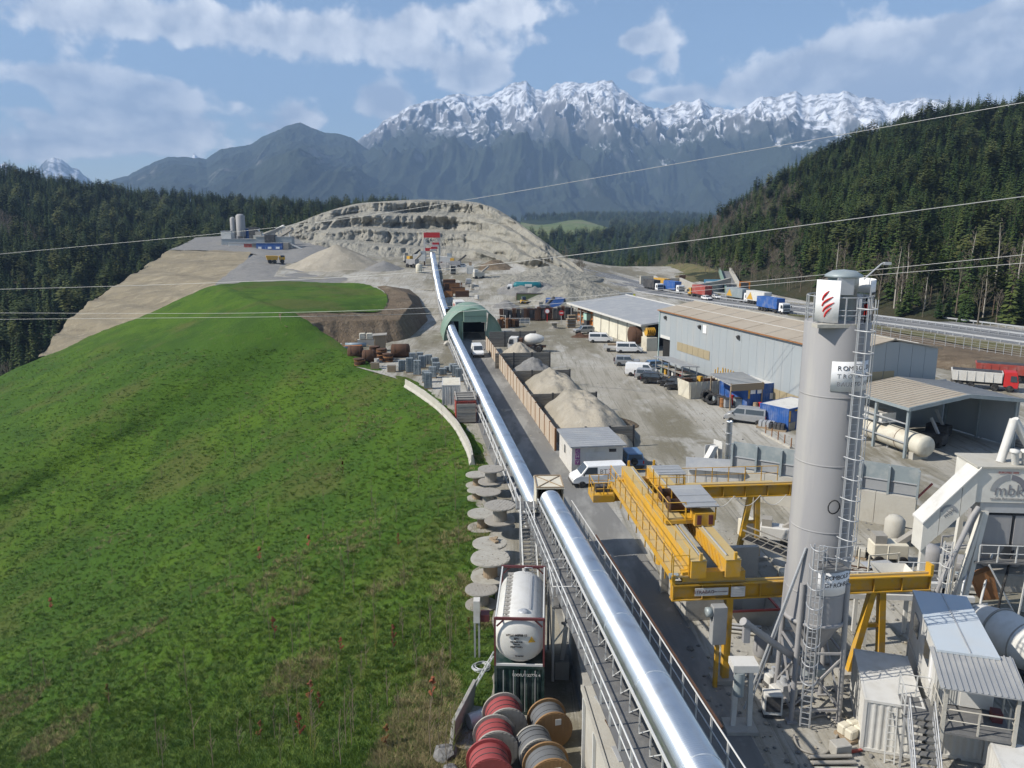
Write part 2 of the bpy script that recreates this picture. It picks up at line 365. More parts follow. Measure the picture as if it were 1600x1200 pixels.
M_asphalt = terrain_mat('motorway_asphalt', [(0.16, 0.165, 0.17), ((0.21, 0.21, 0.21), 0.1, .45, .65, .7, (3, .3, 1, .35)), ((0.11, 0.11, 0.115), 0.5, .5, .7, .5, (3, .2, 1, .35))], bump=0.3, bscale=6, bdist=.05)
M_conc = terrain_mat('worn_concrete_road', [(0.19, 0.187, 0.177), ((0.30, 0.295, 0.275), 0.2, .45, .62, .8, (2, .5, 1, -.14)), ((0.13, 0.128, 0.122), 0.12, .52, .64, .8, (1.6, .5, 1, -.14)), ((0.16, 0.155, 0.15), 0.9, .58, .72, .5), ((0.36, 0.355, 0.34), 0.6, .6, .75, .5)], bump=0.35, bscale=5, bdist=.06)

def yard_z(x, y):
    z = 6.0*sstep(215, 345, y)*(1-sstep(15, 60, x))
    z = z - 0.22*np.maximum(0, np.asarray(y, float)-430)
    return z
# ------------------------------------------------------------------ the large ground sheets
ga = np.zeros((60, 60, 3)); xs = np.linspace(-11400, 10400, 60); ys = np.linspace(-800, 13700, 60)
ga[..., 0], ga[..., 1] = np.meshgrid(xs, ys); ga[..., 2] = -190 - 0*ga[..., 0]
grid_obj('ground', ga, M_gsoil)

yk = np.array([-60, 20, 32, 42, 63, 78, 91, 107, 118.6, 132, 148, 165, 200, 260, 330, 480, 620], float)
xk = np.array([-2.5, -2.5, -3.0, -2.2, -3, -3.9, -6.4, -11.5, -16, -27, -38, -46, -60, -80, -95, -110, -120], float)
def crest_x(y): return np.interp(y, yk, xk)
ny, nx = 340, 220
yy = np.linspace(-60, 620, ny); P = np.zeros((ny, nx, 3)); tt = np.linspace(0, 1, nx)**1.5
for i, y in enumerate(yy):
    P[i, :, 0] = crest_x(y) + .2 + (330-crest_x(y))*tt; P[i, :, 1] = y
P[..., 2] = yard_z(P[..., 0], P[..., 1])
far = sstep(150, 230, P[..., 1])
P[..., 2] += (fbm(P[..., 0]*.08, P[..., 1]*.08, 4, 3)-.5)*(0.10+1.6*far*(1-sstep(25, 50, P[..., 0])))
grid_obj('yard', P, M_yard)

# grass slope falling away on the left of the yard
crest = np.array([(-2.5, -30, 0), (-2.5, 20, 0), (-3.0, 32, 0), (-2.2, 42, 0), (-3, 63, 0), (-3.9, 78, 0), (-6.4, 91, 0), (-11.5, 107, 0), (-16, 118.6, 0), (-25, 132, .2), (-36, 148, 2.8), (-45, 158, 6), (-60, 183, 6.3), (-84, 224, 6.0), (-90, 234, -3)], float)
cr = resample(crest, 240); tg = np.gradient(cr, axis=0); tl = np.hypot(tg[:, 0], tg[:, 1]); nrm = np.stack([-tg[:, 1]/tl, tg[:, 0]/tl], -1)
for _ in range(60): nrm[1:-1] = (nrm[:-2]+nrm[1:-1]*2+nrm[2:])/4
dd = np.concatenate([[-1.6, -.9, -.3], np.linspace(0.3, 95, 150), [110, 130, 170]])
SL = np.zeros((240, len(dd), 3))
SL[..., 0] = cr[:, None, 0]+nrm[:, None, 0]*dd[None]; SL[..., 1] = cr[:, None, 1]+nrm[:, None, 1]*dd[None]
slope_k = 0.40
SL[..., 2] = cr[:, None, 2] + .05 - slope_k*np.where(dd > 0, np.sqrt(dd**2+1.0)-1.0, 0)[None] - 0.6*np.maximum(0, dd-95)[None]
SL[..., 2] += (fbm(SL[..., 0]*.09, SL[..., 1]*.09, 4, 11)-.5)*1.6*np.clip(dd/4, 0, 1)[None] + (fbm(SL[..., 0]*.9, SL[..., 1]*.9, 3, 12)-.5)*.35*np.clip(dd/3, 0.05, 1)[None]
SL[:, 0, 2] -= 0.12
SL[:, :4, 0] += ((fbm(SL[:, :4, 0]*.5, SL[:, :4, 1]*.5, 3, 14)-.5)*1.2)
grid_obj('grass_slope', SL, M_grass)
def bvh_of(*Ps):
    vs = []; fs = []
    for A in Ps:
        o = len(vs); nr, nc = A.shape[:2]; vs += [tuple(v) for v in A.reshape(-1, 3)]
        for i in range(nr-1):
            for j in range(nc-1): fs.append((o+i*nc+j, o+i*nc+j+1, o+(i+1)*nc+j+1, o+(i+1)*nc+j))
    return BVHTree.FromPolygons(vs, fs)
SLOPE_BVH = bvh_of(SL[:, ::2])
def drop(bvh, x, y, z0=600.0, default=None):
    h = bvh.ray_cast(Vector((x, y, z0)), Vector((0, 0, -1)))
    return h[0].z if h[0] is not None else default
CAMV = Vector((0, 0, CAMH))
def hit(bvh, px, py):
    d = Vector(pix_dir(px, py)).normalized(); h = bvh.ray_cast(CAMV, d); return h[0]

# grass plateau with the brown cut bank beside the haul road
pl = patch([[W(440, 492, 157), W(500, 489, 163), W(560, 488, 168), W(598, 486, 174), W(606, 470, 190)],
            [W(400, 470, 185), W(470, 465, 190), W(540, 464, 195), W(584, 464, 198), W(602, 458, 205)],
            [W(330, 447, 225), W(390, 440, 238), W(480, 440, 240), W(556, 443, 236), W(588, 449, 222)]], 40, 60)
pl[..., 2] += (fbm(pl[..., 0]*.2, pl[..., 1]*.2, 4, 5)-.5)*.8
grid_obj('grass_plateau', pl, M_grass)
bk = patch([[W(436, 491, 157.5), W(500, 488.5, 163.5), W(560, 487.5, 168.5), W(598, 485.5, 174.5), W(606, 469, 191), W(600, 456, 211), W(588, 448, 224)],
            [W(440, 505, 154), W(500, 497, 160), W(560, 496, 165), W(614, 494, 170), W(630, 471, 190), W(622, 456, 211), W(600, 446, 224)],
            [W(448, 511, 152), W(505, 502, 158), W(563, 501, 162), W(624, 499, 167), W(644, 473, 189), W(634, 457, 211), W(606, 447, 224)],
            [G(455, 536), G(520, 541), G(580, 540), G(640, 529), G(668, 500), G(655, 464, 1.0), G(640, 452, 2.0)]], 40, 90, smooth=False)
gull = ridged(bk[..., 0]*.35+bk[..., 1]*.1, bk[..., 2]*.05, 4, 8)
bk[..., 1] += (gull-.5)*1.1; bk[..., 0] -= (gull-.5)*.6; bk[0, :, 2] += .1
grid_obj('earth_bank', bk, M_earth)

# straw-covered fill slope and the plateau of the far plant
tn = patch([[W(268, 389, 392), W(310, 391, 388), W(350, 393, 384), W(393, 396, 380)],
            [W(200, 434, 345), W(255, 430, 340), W(310, 425, 335), W(372, 420, 332)],
            [W(118, 490, 300), W(190, 480, 295), W(260, 470, 290), W(345, 448, 285)],
            [W(60, 560, 262), W(140, 545, 258), W(240, 520, 255), W(335, 480, 250)]], 90, 110)
tn[..., 2] += (fbm(tn[..., 0]*.12, tn[..., 1]*.35, 4, 21)-.5)*1.3 + .55*np.sin(tn[..., 2]*1.5+fbm(tn[..., 0]*.02, tn[..., 1]*.02, 2, 4)*2)
grid_obj('straw_slope', tn, M_tan); TN_B = bvh_of(tn)
lw = patch([[W(268, 389, 392), W(200, 434, 345), W(118, 490, 300), W(60, 560, 262)],
            [W(250, 420, 400), W(170, 470, 350), W(90, 540, 305), W(20, 640, 262)]], 20, 40)
grid_obj('embankment_side', lw, M_forestfloor)
pp = patch([[W(264, 390.5, 390), W(330, 392.5, 385), W(392, 396.5, 380), W(440, 413, 345), W(490, 402, 365), W(540, 404, 380)],
            [W(290, 379, 415), W(350, 379, 415), W(400, 385, 405), W(445, 395, 385), W(490, 390, 395), W(550, 400, 400)],
            [W(305, 372, 455), W(360, 368, 470), W(420, 366, 480), W(480, 366, 490), W(530, 372, 480), W(570, 395, 430)]], 40, 60)
pp[..., 2] += (fbm(pp[..., 0]*.1, pp[..., 1]*.1, 4, 6)-.5)*1.0
grid_obj('plant_plateau', pp, M_gravel)
ap = patch([[W(318, 455, 268), W(400, 448, 258), W(520, 452, 255), W(600, 462, 250), W(665, 480, 235)],
            [W(335, 444, 282), W(410, 434, 285), W(520, 436, 286), W(600, 440, 284), W(655, 450, 275)],
            [W(394, 398, 376), W(432, 413, 338), W(520, 416, 335), W(600, 416, 334), W(640, 428, 322)],
            [W(400, 396, 390), W(450, 411, 360), W(520, 412, 360), W(600, 413, 360), W(640, 424, 350)]], 60, 90)
ap[..., 2] += (fbm(ap[..., 0]*.12, ap[..., 1]*.12, 4, 9)-.5)*1.6
grid_obj('gravel_apron', ap, M_gravel)
PLANT_B = bvh_of(pp, ap)

# quarry hill with benches and gullied faces
qpx = [405, 440, 480, 520, 560, 600, 640, 680, 720, 750, 785, 830, 880, 935, 985]
qb = [384, 386, 390, 396, 401, 407, 412, 415, 417, 419, 430, 446, 455, 466, 474]
qz = [470, 455, 430, 410, 402, 398, 395, 392, 385, 375, 345, 305, 288, 272, 262]
qt = [366, 356, 343, 328, 318, 314.5, 312.5, 312, 314, 317, 331, 362, 398, 441, 472]
qd = [30, 45, 70, 90, 105, 115, 118, 118, 115, 108, 90, 60, 45, 25, 8]
hol = [0, 4, 14, 8, 30, 26, 40, 48, 46, 14, -6, 2, 0, 0, 0]
rows = []
prof = [(0.0, 0.0), (0.24, 0.04), (0.30, 0.24), (0.50, 0.29), (0.56, 0.50), (0.76, 0.56), (0.82, 0.78), (0.96, 0.84), (1.0, 1.0)]
for t, dz_ in prof:
    r = []
    for k in range(len(qpx)):
        z = qz[k]+qd[k]*dz_ + hol[k]*.4*math.sin(math.pi*min(1, t*1.05))
        r.append(W(qpx[k]+(0 if t < .5 else -2*(t-.5)), qb[k]+(qt[k]-qb[k])*t, z))
    rows.append(r)
rows.append([W(qpx[k], qt[k]+3, qz[k]+qd[k]+60) for k in range(len(qpx))])
rows.append([W(qpx[k], qt[k]+60, qz[k]+qd[k]+140) for k in range(len(qpx))])
q = np.swapaxes(resample(np.swapaxes(lin(np.array([[tuple(p) for p in r] for r in rows]), 230), 0, 1), 420), 0, 1)
tr = np.linspace(0, 10, 230)[:, None]; amp = np.clip(tr/1.2, 0, 1)*np.clip((8.3-tr)/1.2, 0.12, 1)
g1 = ridged(q[..., 0]*.13+vnoise(q[..., 2]*.2, q[..., 0]*.05, 2)*.6, q[..., 2]*.035, 4, 40)
g2 = fbm(q[..., 0]*.05, q[..., 2]*.09, 4, 43); st = vnoise(q[..., 0]*.01, q[..., 2]*.55, 44)
g3 = ridged(q[..., 0]*.42+g2*2, q[..., 2]*.06, 3, 49)
dsp = ((g1-.45)*10.0 + (g3-.45)*4.0 + (g2-.5)*24 + (st-.5)*3.0)*amp
q[..., 1] += dsp; q[..., 0] += (fbm(q[..., 0]*.1, q[..., 2]*.15, 3, 46)-.5)*4*amp
q[..., 2] += (fbm(q[..., 0]*.06, q[..., 1]*.06, 4, 47)-.5)*2.2*amp
grid_obj('quarry_hill', q, M_quarry, smooth=True)
Q_BVH = bvh_of(q[::3, ::3])

# ------------------------------------------------------------------ wooded hills
def hill(name, rows, nr, nc, m, amp=2.0, seed=1, sc_=.03):
    A = patch(rows, nr, nc); A[..., 2] += (fbm(A[..., 0]*sc_, A[..., 1]*sc_, 5, seed)-.5)*amp
    grid_obj(name, A, m); return A
def col3(px, yb, zb, yt, zt):
    b = W(px, yb, zb); t = W(px, yt, zt)
    m1 = b.lerp(t, .33); m2 = b.lerp(t, .68); m1.z -= 2; back = t + Vector((t.x, t.y, 0)).normalized()*160 - Vector((0, 0, 30))
    return [b, m1, m2, t, back]
rc = [col3(978, 433, 520, 430, 600), col3(1020, 436, 400, 412, 640), col3(1070, 441, 325, 382, 610), col3(1150, 452, 290, 333, 585), col3(1250, 470, 246, 277, 560),
      col3(1350, 489, 212, 235, 520), col3(1450, 503, 194, 202, 490), col3(1600, 517, 181, 184, 450), col3(1760, 535, 162, 155, 420), col3(1950, 560, 145, 125, 400)]
HR = hill('wooded_hill_right', [[c[k] for c in rc] for k in range(5)], 110, 160, M_forestfloor, 4.0, 61)
lc = [(-260, 690, 215, 262, 720), (-120, 660, 228, 268, 740), (0, 640, 240, 285, 760), (100, 600, 262, 303, 760), (200, 520, 320, 318, 790), (290, 440, 410, 325, 840), (380, 400, 480, 330, 860), (470, 385, 520, 334, 880), (570, 360, 600, 335, 900), (640, 350, 700, 336, 900)]
HL = hill('wooded_hill_left', [[col3(*c)[k] for c in lc] for k in range(5)], 110, 150, M_forestfloor, 7.0, 66)
fc = [(770, 440, 700, 351, 2600), (830, 436, 720, 345, 2700), (900, 432, 740, 341, 2900), (980, 430, 800, 340, 3100), (1060, 425, 900, 341, 3000), (1140, 420, 1000, 344, 2800), (1230, 415, 1100, 346, 2600)]
def col_far(px, yb, zb, yt, zt):
    return [W(px, yb, zb), W(px, yb+(yt-yb)*.40, zb*1.25), W(px, yb+(yt-yb)*.64, zb+(zt-zb)*.25), W(px, yb+(yt-yb)*.85, zb+(zt-zb)*.6), W(px, yt, zt), W(px, yt+25, zt+1200)]
M_farhill = terrain_mat('far_wooded_hill', [(0.022, 0.034, 0.014), ((0.035, 0.045, 0.018), 0.01, .45, .6, .8), ((0.015, 0.024, 0.012), 0.04, .5, .65, .8)], bump=1.0, bscale=0.06, bdist=9)
HF = hill('wooded_hill_far', [[col_far(*c)[k] for c in fc] for k in range(6)], 90, 90, M_farhill, 14.0, 71, .006)
# open meadow on the far hill
HF_B = bvh_of(HF)
mrows = []
for k in range(9):
    t = k/8; row = []
    for j in range(22):
        s = j/21; xl = 806+8*t; xr = 955-55*abs(t-.35)-t*10
        px = xl+(xr-xl)*s; h_ = hit(HF_B, px, 375-26*t-6*s*(1-t)+4*math.sin(s*5))
        row.append(h_+Vector((0, 0, 3.0)) if h_ else W(px, 360, 1500))
    mrows.append(row)
M_meadow = terrain_mat('far_meadow', [(0.12, 0.15, 0.05), ((0.17, 0.16, 0.08), 0.012, .45, .6, .8), ((0.07, 0.11, 0.03), 0.02, .5, .62, .7)], bump=.2)
grid_obj('meadow', np.array([[tuple(p) for p in r] for r in mrows]), M_meadow)

# ------------------------------------------------------------------ mountains
def mountain_mat(name, snow_lo, snow_hi, rock=(0.17, 0.165, 0.17), wood=(0.018, 0.024, 0.016), snow=True, rk_lo=.60, rk_hi=.72, zrock=(560, 950)):
    m = bpy.data.materials.new(name); m.use_nodes = True; nt = m.node_tree; n = nt.nodes; l = nt.links
    b = n['Principled BSDF']; b.inputs['Roughness'].default_value = 0.9; b.inputs['Specular IOR Level'].default_value = 0.1
    g = n.new('ShaderNodeNewGeometry'); sp = n.new('ShaderNodeSeparateXYZ'); l.new(g.outputs['Position'], sp.inputs[0])
    sn = n.new('ShaderNodeSeparateXYZ'); l.new(g.outputs['Normal'], sn.inputs[0])
    def noise(s, d, st=None):
        v = g.outputs['Position']
        if st:
            mp = n.new('ShaderNodeMapping'); mp.inputs['Scale'].default_value = st; l.new(v, mp.inputs[0]); v = mp.outputs[0]
        t = n.new('ShaderNodeTexNoise'); t.inputs['Scale'].default_value = s; t.inputs['Detail'].default_value = d; t.inputs['Roughness'].default_value = .62; l.new(v, t.inputs['Vector']); return t.outputs[0]
    def mth(op, a, bb, c=None):
        q_ = n.new('ShaderNodeMath'); q_.operation = op
        for i, s in enumerate((a, bb, c)):
            if s is None: continue
            if isinstance(s, (int, float)): q_.inputs[i].default_value = s
            else: l.new(s, q_.inputs[i])
        return q_.outputs[0]
    def mrange(v, lo, hi):
        r = n.new('ShaderNodeMapRange'); r.interpolation_type = 'SMOOTHSTEP'; r.inputs[1].default_value = lo; r.inputs[2].default_value = hi; l.new(v, r.inputs[0]); return r.outputs[0]
    def mix(f, a, c):
        x = n.new('ShaderNodeMix'); x.data_type = 'RGBA'; l.new(f, x.inputs[0])
        for i, s in ((6, a), (7, c)):
            if isinstance(s, tuple): x.inputs[i].default_value = (*s, 1)
            else: l.new(s, x.inputs[i])
        return x.outputs[2]
    nz = sn.outputs[2]
    woodc = mix(mrange(noise(.004, 8), .4, .65), wood, tuple(c*1.7 for c in wood))
    rockc = mix(mrange(noise(.006, 9, (1, 1, .4)), .38, .66), rock, tuple(c*.55 for c in rock))
    steep = mth('SUBTRACT', mth('MULTIPLY', noise(.0012, 8, (1, 1, .5)), 1.0), mth('MULTIPLY', mth('SUBTRACT', nz, .6), .35))
    hi_ = mrange(mth('ADD', sp.outputs[2], mth('MULTIPLY', mth('SUBTRACT', noise(.002, 8), .5), 900)), *zrock)
    rk = mth('MAXIMUM', mrange(steep, rk_lo, rk_hi), hi_)
    colr = mix(rk, woodc, rockc)
    if snow:
        sv = mth('ADD', mth('ADD', sp.outputs[2], mth('MULTIPLY', mth('SUBTRACT', noise(.0045, 10, (1, 1, .3)), .5), 1300)), mth('MULTIPLY', mth('SUBTRACT', nz, .66), 900))
        sv = mth('ADD', mth('ADD', sv, mth('MULTIPLY', mth('SUBTRACT', noise(.0009, 4), .5), 700)), mth('MULTIPLY', sp.outputs[0], .10))
        colr = mix(mth('MULTIPLY', mrange(sv, snow_lo, snow_hi), mth('ADD', mth('MULTIPLY', mrange(noise(.011, 8, (1, 1, .25)), .40, .56), .9), .1)), colr, (0.80, 0.82, 0.86))
    l.new(colr, b.inputs['Base Color'])
    bp = n.new('ShaderNodeBump'); bp.inputs['Strength'].default_value = .6; bp.inputs['Distance'].default_value = 45
    l.new(noise(.012, 9), bp.inputs['Height']); l.new(bp.outputs[0], b.inputs['Normal'])
    return m
def mountain(name, sil, r0, rb, base_py, nu, nr, m, seed, rough=1.0, exp=1.2, jag=1.0):
    sil = sorted(sil); px = np.linspace(sil[0][0], sil[-1][0], nu); py = np.interp(px, [s[0] for s in sil], [s[1] for s in sil])
    py = py + (fbm(px*.09, px*0+seed, 4, seed)-.5)*7*jag
    u = (px-800)/FPX; v = (py-600)/FPX; dx, dy, dz = u, CP-v*SP, -(SP+v*CP); el = dz/np.hypot(dx, dy)
    r0u = r0*(1+.10*(fbm(px*.006, px*0+3, 3, seed+1)-.5))
    zt = CAMH + r0u*el
    vb = (base_py-600)/FPX; zb = CAMH + rb*(-(SP+vb*CP))/(CP-vb*SP)
    t = np.concatenate([np.linspace(0, 1, nr), [1.06, 1.2]]); A = np.zeros((len(t), nu, 3)); ang = np.arctan2(dx, dy)
    for i, tt_ in enumerate(t):
        r = rb+(r0u-rb)*tt_; tc = min(tt_, 1.0)
        x = np.sin(ang)*r; y = np.cos(ang)*r
        z = zb+(zt-zb)*tc**exp
        w = (tc*(1-tc)*4)**.7*rough
        wx = x+(fbm(x*.0006, y*.0006, 3, seed+8)-.5)*900
        spur = ridged(wx*.00095, y*.00028, 5, seed+2, .52)-.42
        z = z + w*(zt-zb)*(spur*.5+(ridged(wx*.0032, y*.0012, 5, seed+5, .55)-.45)*.2)
        if tt_ > 1: z = zt-(tt_-1)*r0*.6
        A[i, :, 0], A[i, :, 1], A[i, :, 2] = x, y, z
    # nothing in front of the ridge may stand above the skyline
    rr = np.hypot(A[..., 0], A[..., 1]); lim = CAMH+rr*el[None]; A[:nr-1, :, 2] = np.minimum(A[:nr-1, :, 2], (lim-25)[:nr-1])
    return grid_obj(name, A, m)
S_main = [(520, 250), (553, 226), (567, 212), (600, 190), (625, 174), (650, 163), (690, 152), (708, 146), (735, 149), (765, 151), (785, 141), (798, 131), (812, 128), (822, 127), (836, 139), (852, 143), (868, 132), (890, 126), (905, 131), (925, 130), (945, 124), (957, 127), (968, 138), (985, 150), (1000, 160), (1022, 170), (1042, 168), (1062, 158), (1080, 158), (1095, 155), (1112, 166), (1135, 172), (1165, 165), (1190, 152), (1212, 150), (1240, 143), (1262, 150), (1285, 146), (1318, 143), (1340, 150), (1365, 153), (1390, 162), (1420, 157), (1450, 154), (1500, 165), (1700, 150)]
mountain('mountain_snowy', S_main, 9000, 4200, 352, 620, 190, mountain_mat('alpine_rock_snow', 860, 1180), 101, 1.0, 1.25)
S_left = [(140, 300), (155, 288), (200, 274), (232, 258), (262, 244), (290, 245), (322, 248), (345, 233), (392, 226), (410, 214), (432, 204), (455, 194), (468, 191), (482, 197), (505, 206), (528, 208), (548, 214), (570, 230), (600, 252), (650, 285), (700, 315), (740, 340)]
mountain('mountain_rocky', S_left, 6800, 3600, 350, 340, 150, mountain_mat('wooded_limestone', 5000, 6000, snow=False, rock=(0.21, 0.195, 0.175), rk_lo=.50, rk_hi=.60, zrock=(1500, 2200)), 131, .9, 1.15, .5)
S_far = [(-150, 280), (-60, 258), (0, 255), (20, 258), (45, 272), (60, 262), (75, 248), (95, 247), (108, 258), (125, 268), (145, 282), (170, 300), (290, 270), (303, 240), (320, 250), (400, 300)]
mountain('mountain_far', S_far, 11500, 9500, 345, 260, 60, mountain_mat('distant_snow', 60, 380), 151, .8, 1.1)
S_peak = [(500, 260), (540, 225), (552, 208), (558, 206), (566, 216), (600, 260)]

# ------------------------------------------------------------------ haze: real air between here and the mountains
hz = MB().box2((-11500, -900, -196), (10500, 13800, 2150))
m = bpy.data.materials.new('thin_haze'); m.use_nodes = True; nn = m.node_tree.nodes; nn.remove(nn['Principled BSDF'])
pv = nn.new('ShaderNodeVolumePrincipled'); pv.inputs['Color'].default_value = (0.42, 0.64, 1.0, 1); pv.inputs['Density'].default_value = 0.000105; pv.inputs['Anisotropy'].default_value = 0.0
m.node_tree.links.new(pv.outputs[0], nn['Material Output'].inputs['Volume'])
finish(hz.build('haze', m), kind='stuff')
# ------------------------------------------------------------------ trees
M_bark = mat('spruce_bark', (0.11, 0.08, 0.055), scale=6, coord='obj', bump=.5, bscale=12)
M_spruce = mat('spruce_needles', (0.030, 0.055, 0.015), rough=.75, col2=(0.052, 0.078, 0.019), scale=.35, amount=.9, hue=.38, coord='pos', spec=.15)
M_pine = mat('pine_needles', (0.050, 0.072, 0.020), rough=.75, col2=(0.078, 0.092, 0.026), scale=.5, amount=.9, hue=.4, spec=.15)
M_twig = mat('bare_twigs', (0.16, 0.135, 0.10), scale=3, hue=.35)
M_palebark = mat('pale_birch_bark', (0.42, 0.39, 0.33), scale=4, col2=(0.2, .18, .15), amount=.8)

def conifer_meshes(seed, h, R, pine=False):
    r = random.Random(seed); c = MB(); t = MB()
    bend = r.uniform(-.25, .25)
    t.tube([(0, 0, -.6), (bend*.3, 0, h*.45), (bend, 0, h*.97)], [h*.016, h*.010, h*.002], 6)
    lv = 19 if not pine else 12; z0 = .10 if not pine else .42
    for i in range(lv):
        f = i/(lv-1); z = h*(z0+(1-z0)*f*.985)
        rad = R*((1-f)**.8*.92+.05) if not pine else R*(.35+.75*math.sin(math.pi*min(1, .22+.75*f)))*(1-.3*f)
        nb = max(4, int((9 if not pine else 9)*(1-f*.55)))
        a0 = r.uniform(0, 6.28)
        for k in range(nb):
            if r.random() < .10: continue
            a = a0+6.283*k/nb+r.uniform(-.3, .3); L = rad*r.uniform(.65, 1.18); zz = z+r.uniform(-.02, .02)*h
            d = Vector((math.cos(a), math.sin(a), 0)); s = Vector((-d.y, d.x, 0)); dr = (-.42 if not pine else .15)*L*r.uniform(.5, 1.2)
            b0 = Vector((bend*f, 0, zz)); mid = b0+d*L*.55+Vector((0, 0, dr*.35)); tip = b0+d*L+Vector((0, 0, dr))
            w = L*r.uniform(.24, .38)+.12; dn = Vector((0, 0, -w*.55))
            o = len(c.v)
            c.add([b0, mid+s*w+dn, tip, mid-s*w+dn, mid], [(0, 1, 4), (1, 2, 4), (2, 3, 4), (3, 0, 4)])
            if not pine and f < .8:
                q0 = b0+d*L*.25; c.add([q0, q0+d*L*.3+s*w*.5+Vector((0, 0, -w*1.2)), q0+d*L*.55+Vector((0, 0, dr*.5)), q0+d*L*.3-s*w*.5+Vector((0, 0, -w*1.2))], [(0, 1, 2), (0, 2, 3)])
            elif pine:
                for _ in range(2):
                    e = tip+Vector((r.uniform(-.5, .5), r.uniform(-.5, .5), r.uniform(-.1, .5)))*L*.5
                    c.add([e+Vector((-w, 0, 0)), e+Vector((0, -w, .1)), e+Vector((w, 0, .25)), e+Vector((0, w, .3))], [(0, 1, 2), (0, 2, 3)])
    return t, c
def bare_meshes(seed, h, spread, depth=4, tw=.03):
    r = random.Random(seed); t = MB(); c = MB()
    t.tube([(0, 0, -.4), (r.uniform(-.2, .2), r.uniform(-.2, .2), h*.5), (r.uniform(-.4, .4), r.uniform(-.4, .4), h*.92)], [h*.014+.02, h*.009+.01, .012], 5)
    def br(p, d, L, lev):
        e = p+d*L; w = tw*(.55**lev)*h/9+.009
        c.tube([p, (p+e)/2+Vector((r.uniform(-.1, .1), r.uniform(-.1, .1), 0))*L*.4, e], [w*1.5, w, w*.5], 3, cap=False)
        if lev < depth-1:
            for _ in range(3 if lev else 3):
                f = r.uniform(.35, 1); nd = (d+Vector((r.uniform(-.7, .7), r.uniform(-.7, .7), r.uniform(-.1, .6)))).normalized()
                br(p+d*L*f, nd, L*r.uniform(.45, .7), lev+1)
    for k in range(10):
        f = .28+.66*k/9; a = r.uniform(0, 6.28); el = r.uniform(.5, 1.1)
        br(Vector((0, 0, h*f)), Vector((math.cos(a)*math.cos(el), math.sin(a)*math.cos(el), math.sin(el))), spread*h*(1.1-f)*r.uniform(.8, 1.2), 0)
    return t, c
def tree_proto(name, tc, mt, mc, label, cat, group):
    o = thing(name, label, cat, group=group); tc[0].build('trunk', mt, o); tc[1].build('crown', mc, o); return o
L_SP = 'dark green spruce among the dense forest on the hill behind the motorway'
L_PI = 'loose crowned pine among the forest on the hill behind the motorway'
protos = [tree_proto('spruce_tree', conifer_meshes(1, 15, 2.5), M_bark, M_spruce, L_SP, 'tree', 'conifers on the hill behind the motorway'),
          tree_proto('spruce_tree', conifer_meshes(2, 18, 2.7), M_bark, M_spruce, L_SP, 'tree', 'conifers on the hill behind the motorway'),
          tree_proto('spruce_tree', conifer_meshes(3, 13, 2.6), M_bark, M_spruce, L_SP, 'tree', 'conifers on the hill behind the motorway'),
          tree_proto('pine_tree', conifer_meshes(4, 16, 2.9, True), M_bark, M_pine, L_PI, 'tree', 'pines on the hill behind the motorway')]
bprotos = [tree_proto('bare_tree', bare_meshes(5, 10, .34), M_twig, M_twig, 'bare brown leafless tree at the foot of the wooded hill by the motorway', 'tree', 'leafless trees beside the motorway'),
           tree_proto('bare_tree', bare_meshes(6, 8, .40), M_twig, M_twig, 'bare brown leafless tree at the foot of the wooded hill by the motorway', 'tree', 'leafless trees beside the motorway'),
           tree_proto('birch_tree', bare_meshes(9, 15, .18), M_palebark, M_twig, 'tall leafless tree with a pale bark trunk before the dark spruces', 'tree', 'pale trunked trees before the spruces')]
HR_B = bvh_of(HR); HL_B = bvh_of(HL)
rt = random.Random(99)
used = set()
def plant(p, loc, s, rz):
    if p not in used:
        used.add(p); p.location = loc; p.rotation_euler = (0, 0, rz); p.scale = (s, s, s); return p
    return dup(p, loc, rz, scale=s)
def proj(P):
    d = P-CAMV; zc = d.y*CP - d.z*SP; return 800+FPX*d.x/zc, 600+FPX*(-d.z*CP-d.y*SP)/zc, zc
def scatter(A, n, rng, test=None, sub=(0, 1, 0, 1)):
    nr, nc = A.shape[:2]; out = []
    ar = np.linalg.norm(np.cross(A[1:, :-1]-A[:-1, :-1], A[:-1, 1:]-A[:-1, :-1]), axis=-1); pr = ar.reshape(-1)/ar.sum()
    nrng = np.random.RandomState(rng.randint(0, 10**6)); idx = nrng.choice(len(pr), n, p=pr)
    for k in idx:
        i, j = divmod(int(k), nc-1); f, g = rng.random(), rng.random()
        p = (A[i, j]*(1-f)+A[i+1, j]*f)*(1-g)+(A[i, j+1]*(1-f)+A[i+1, j+1]*f)*g
        p = Vector(p)
        if test is None or test(p): out.append(p)
    return out
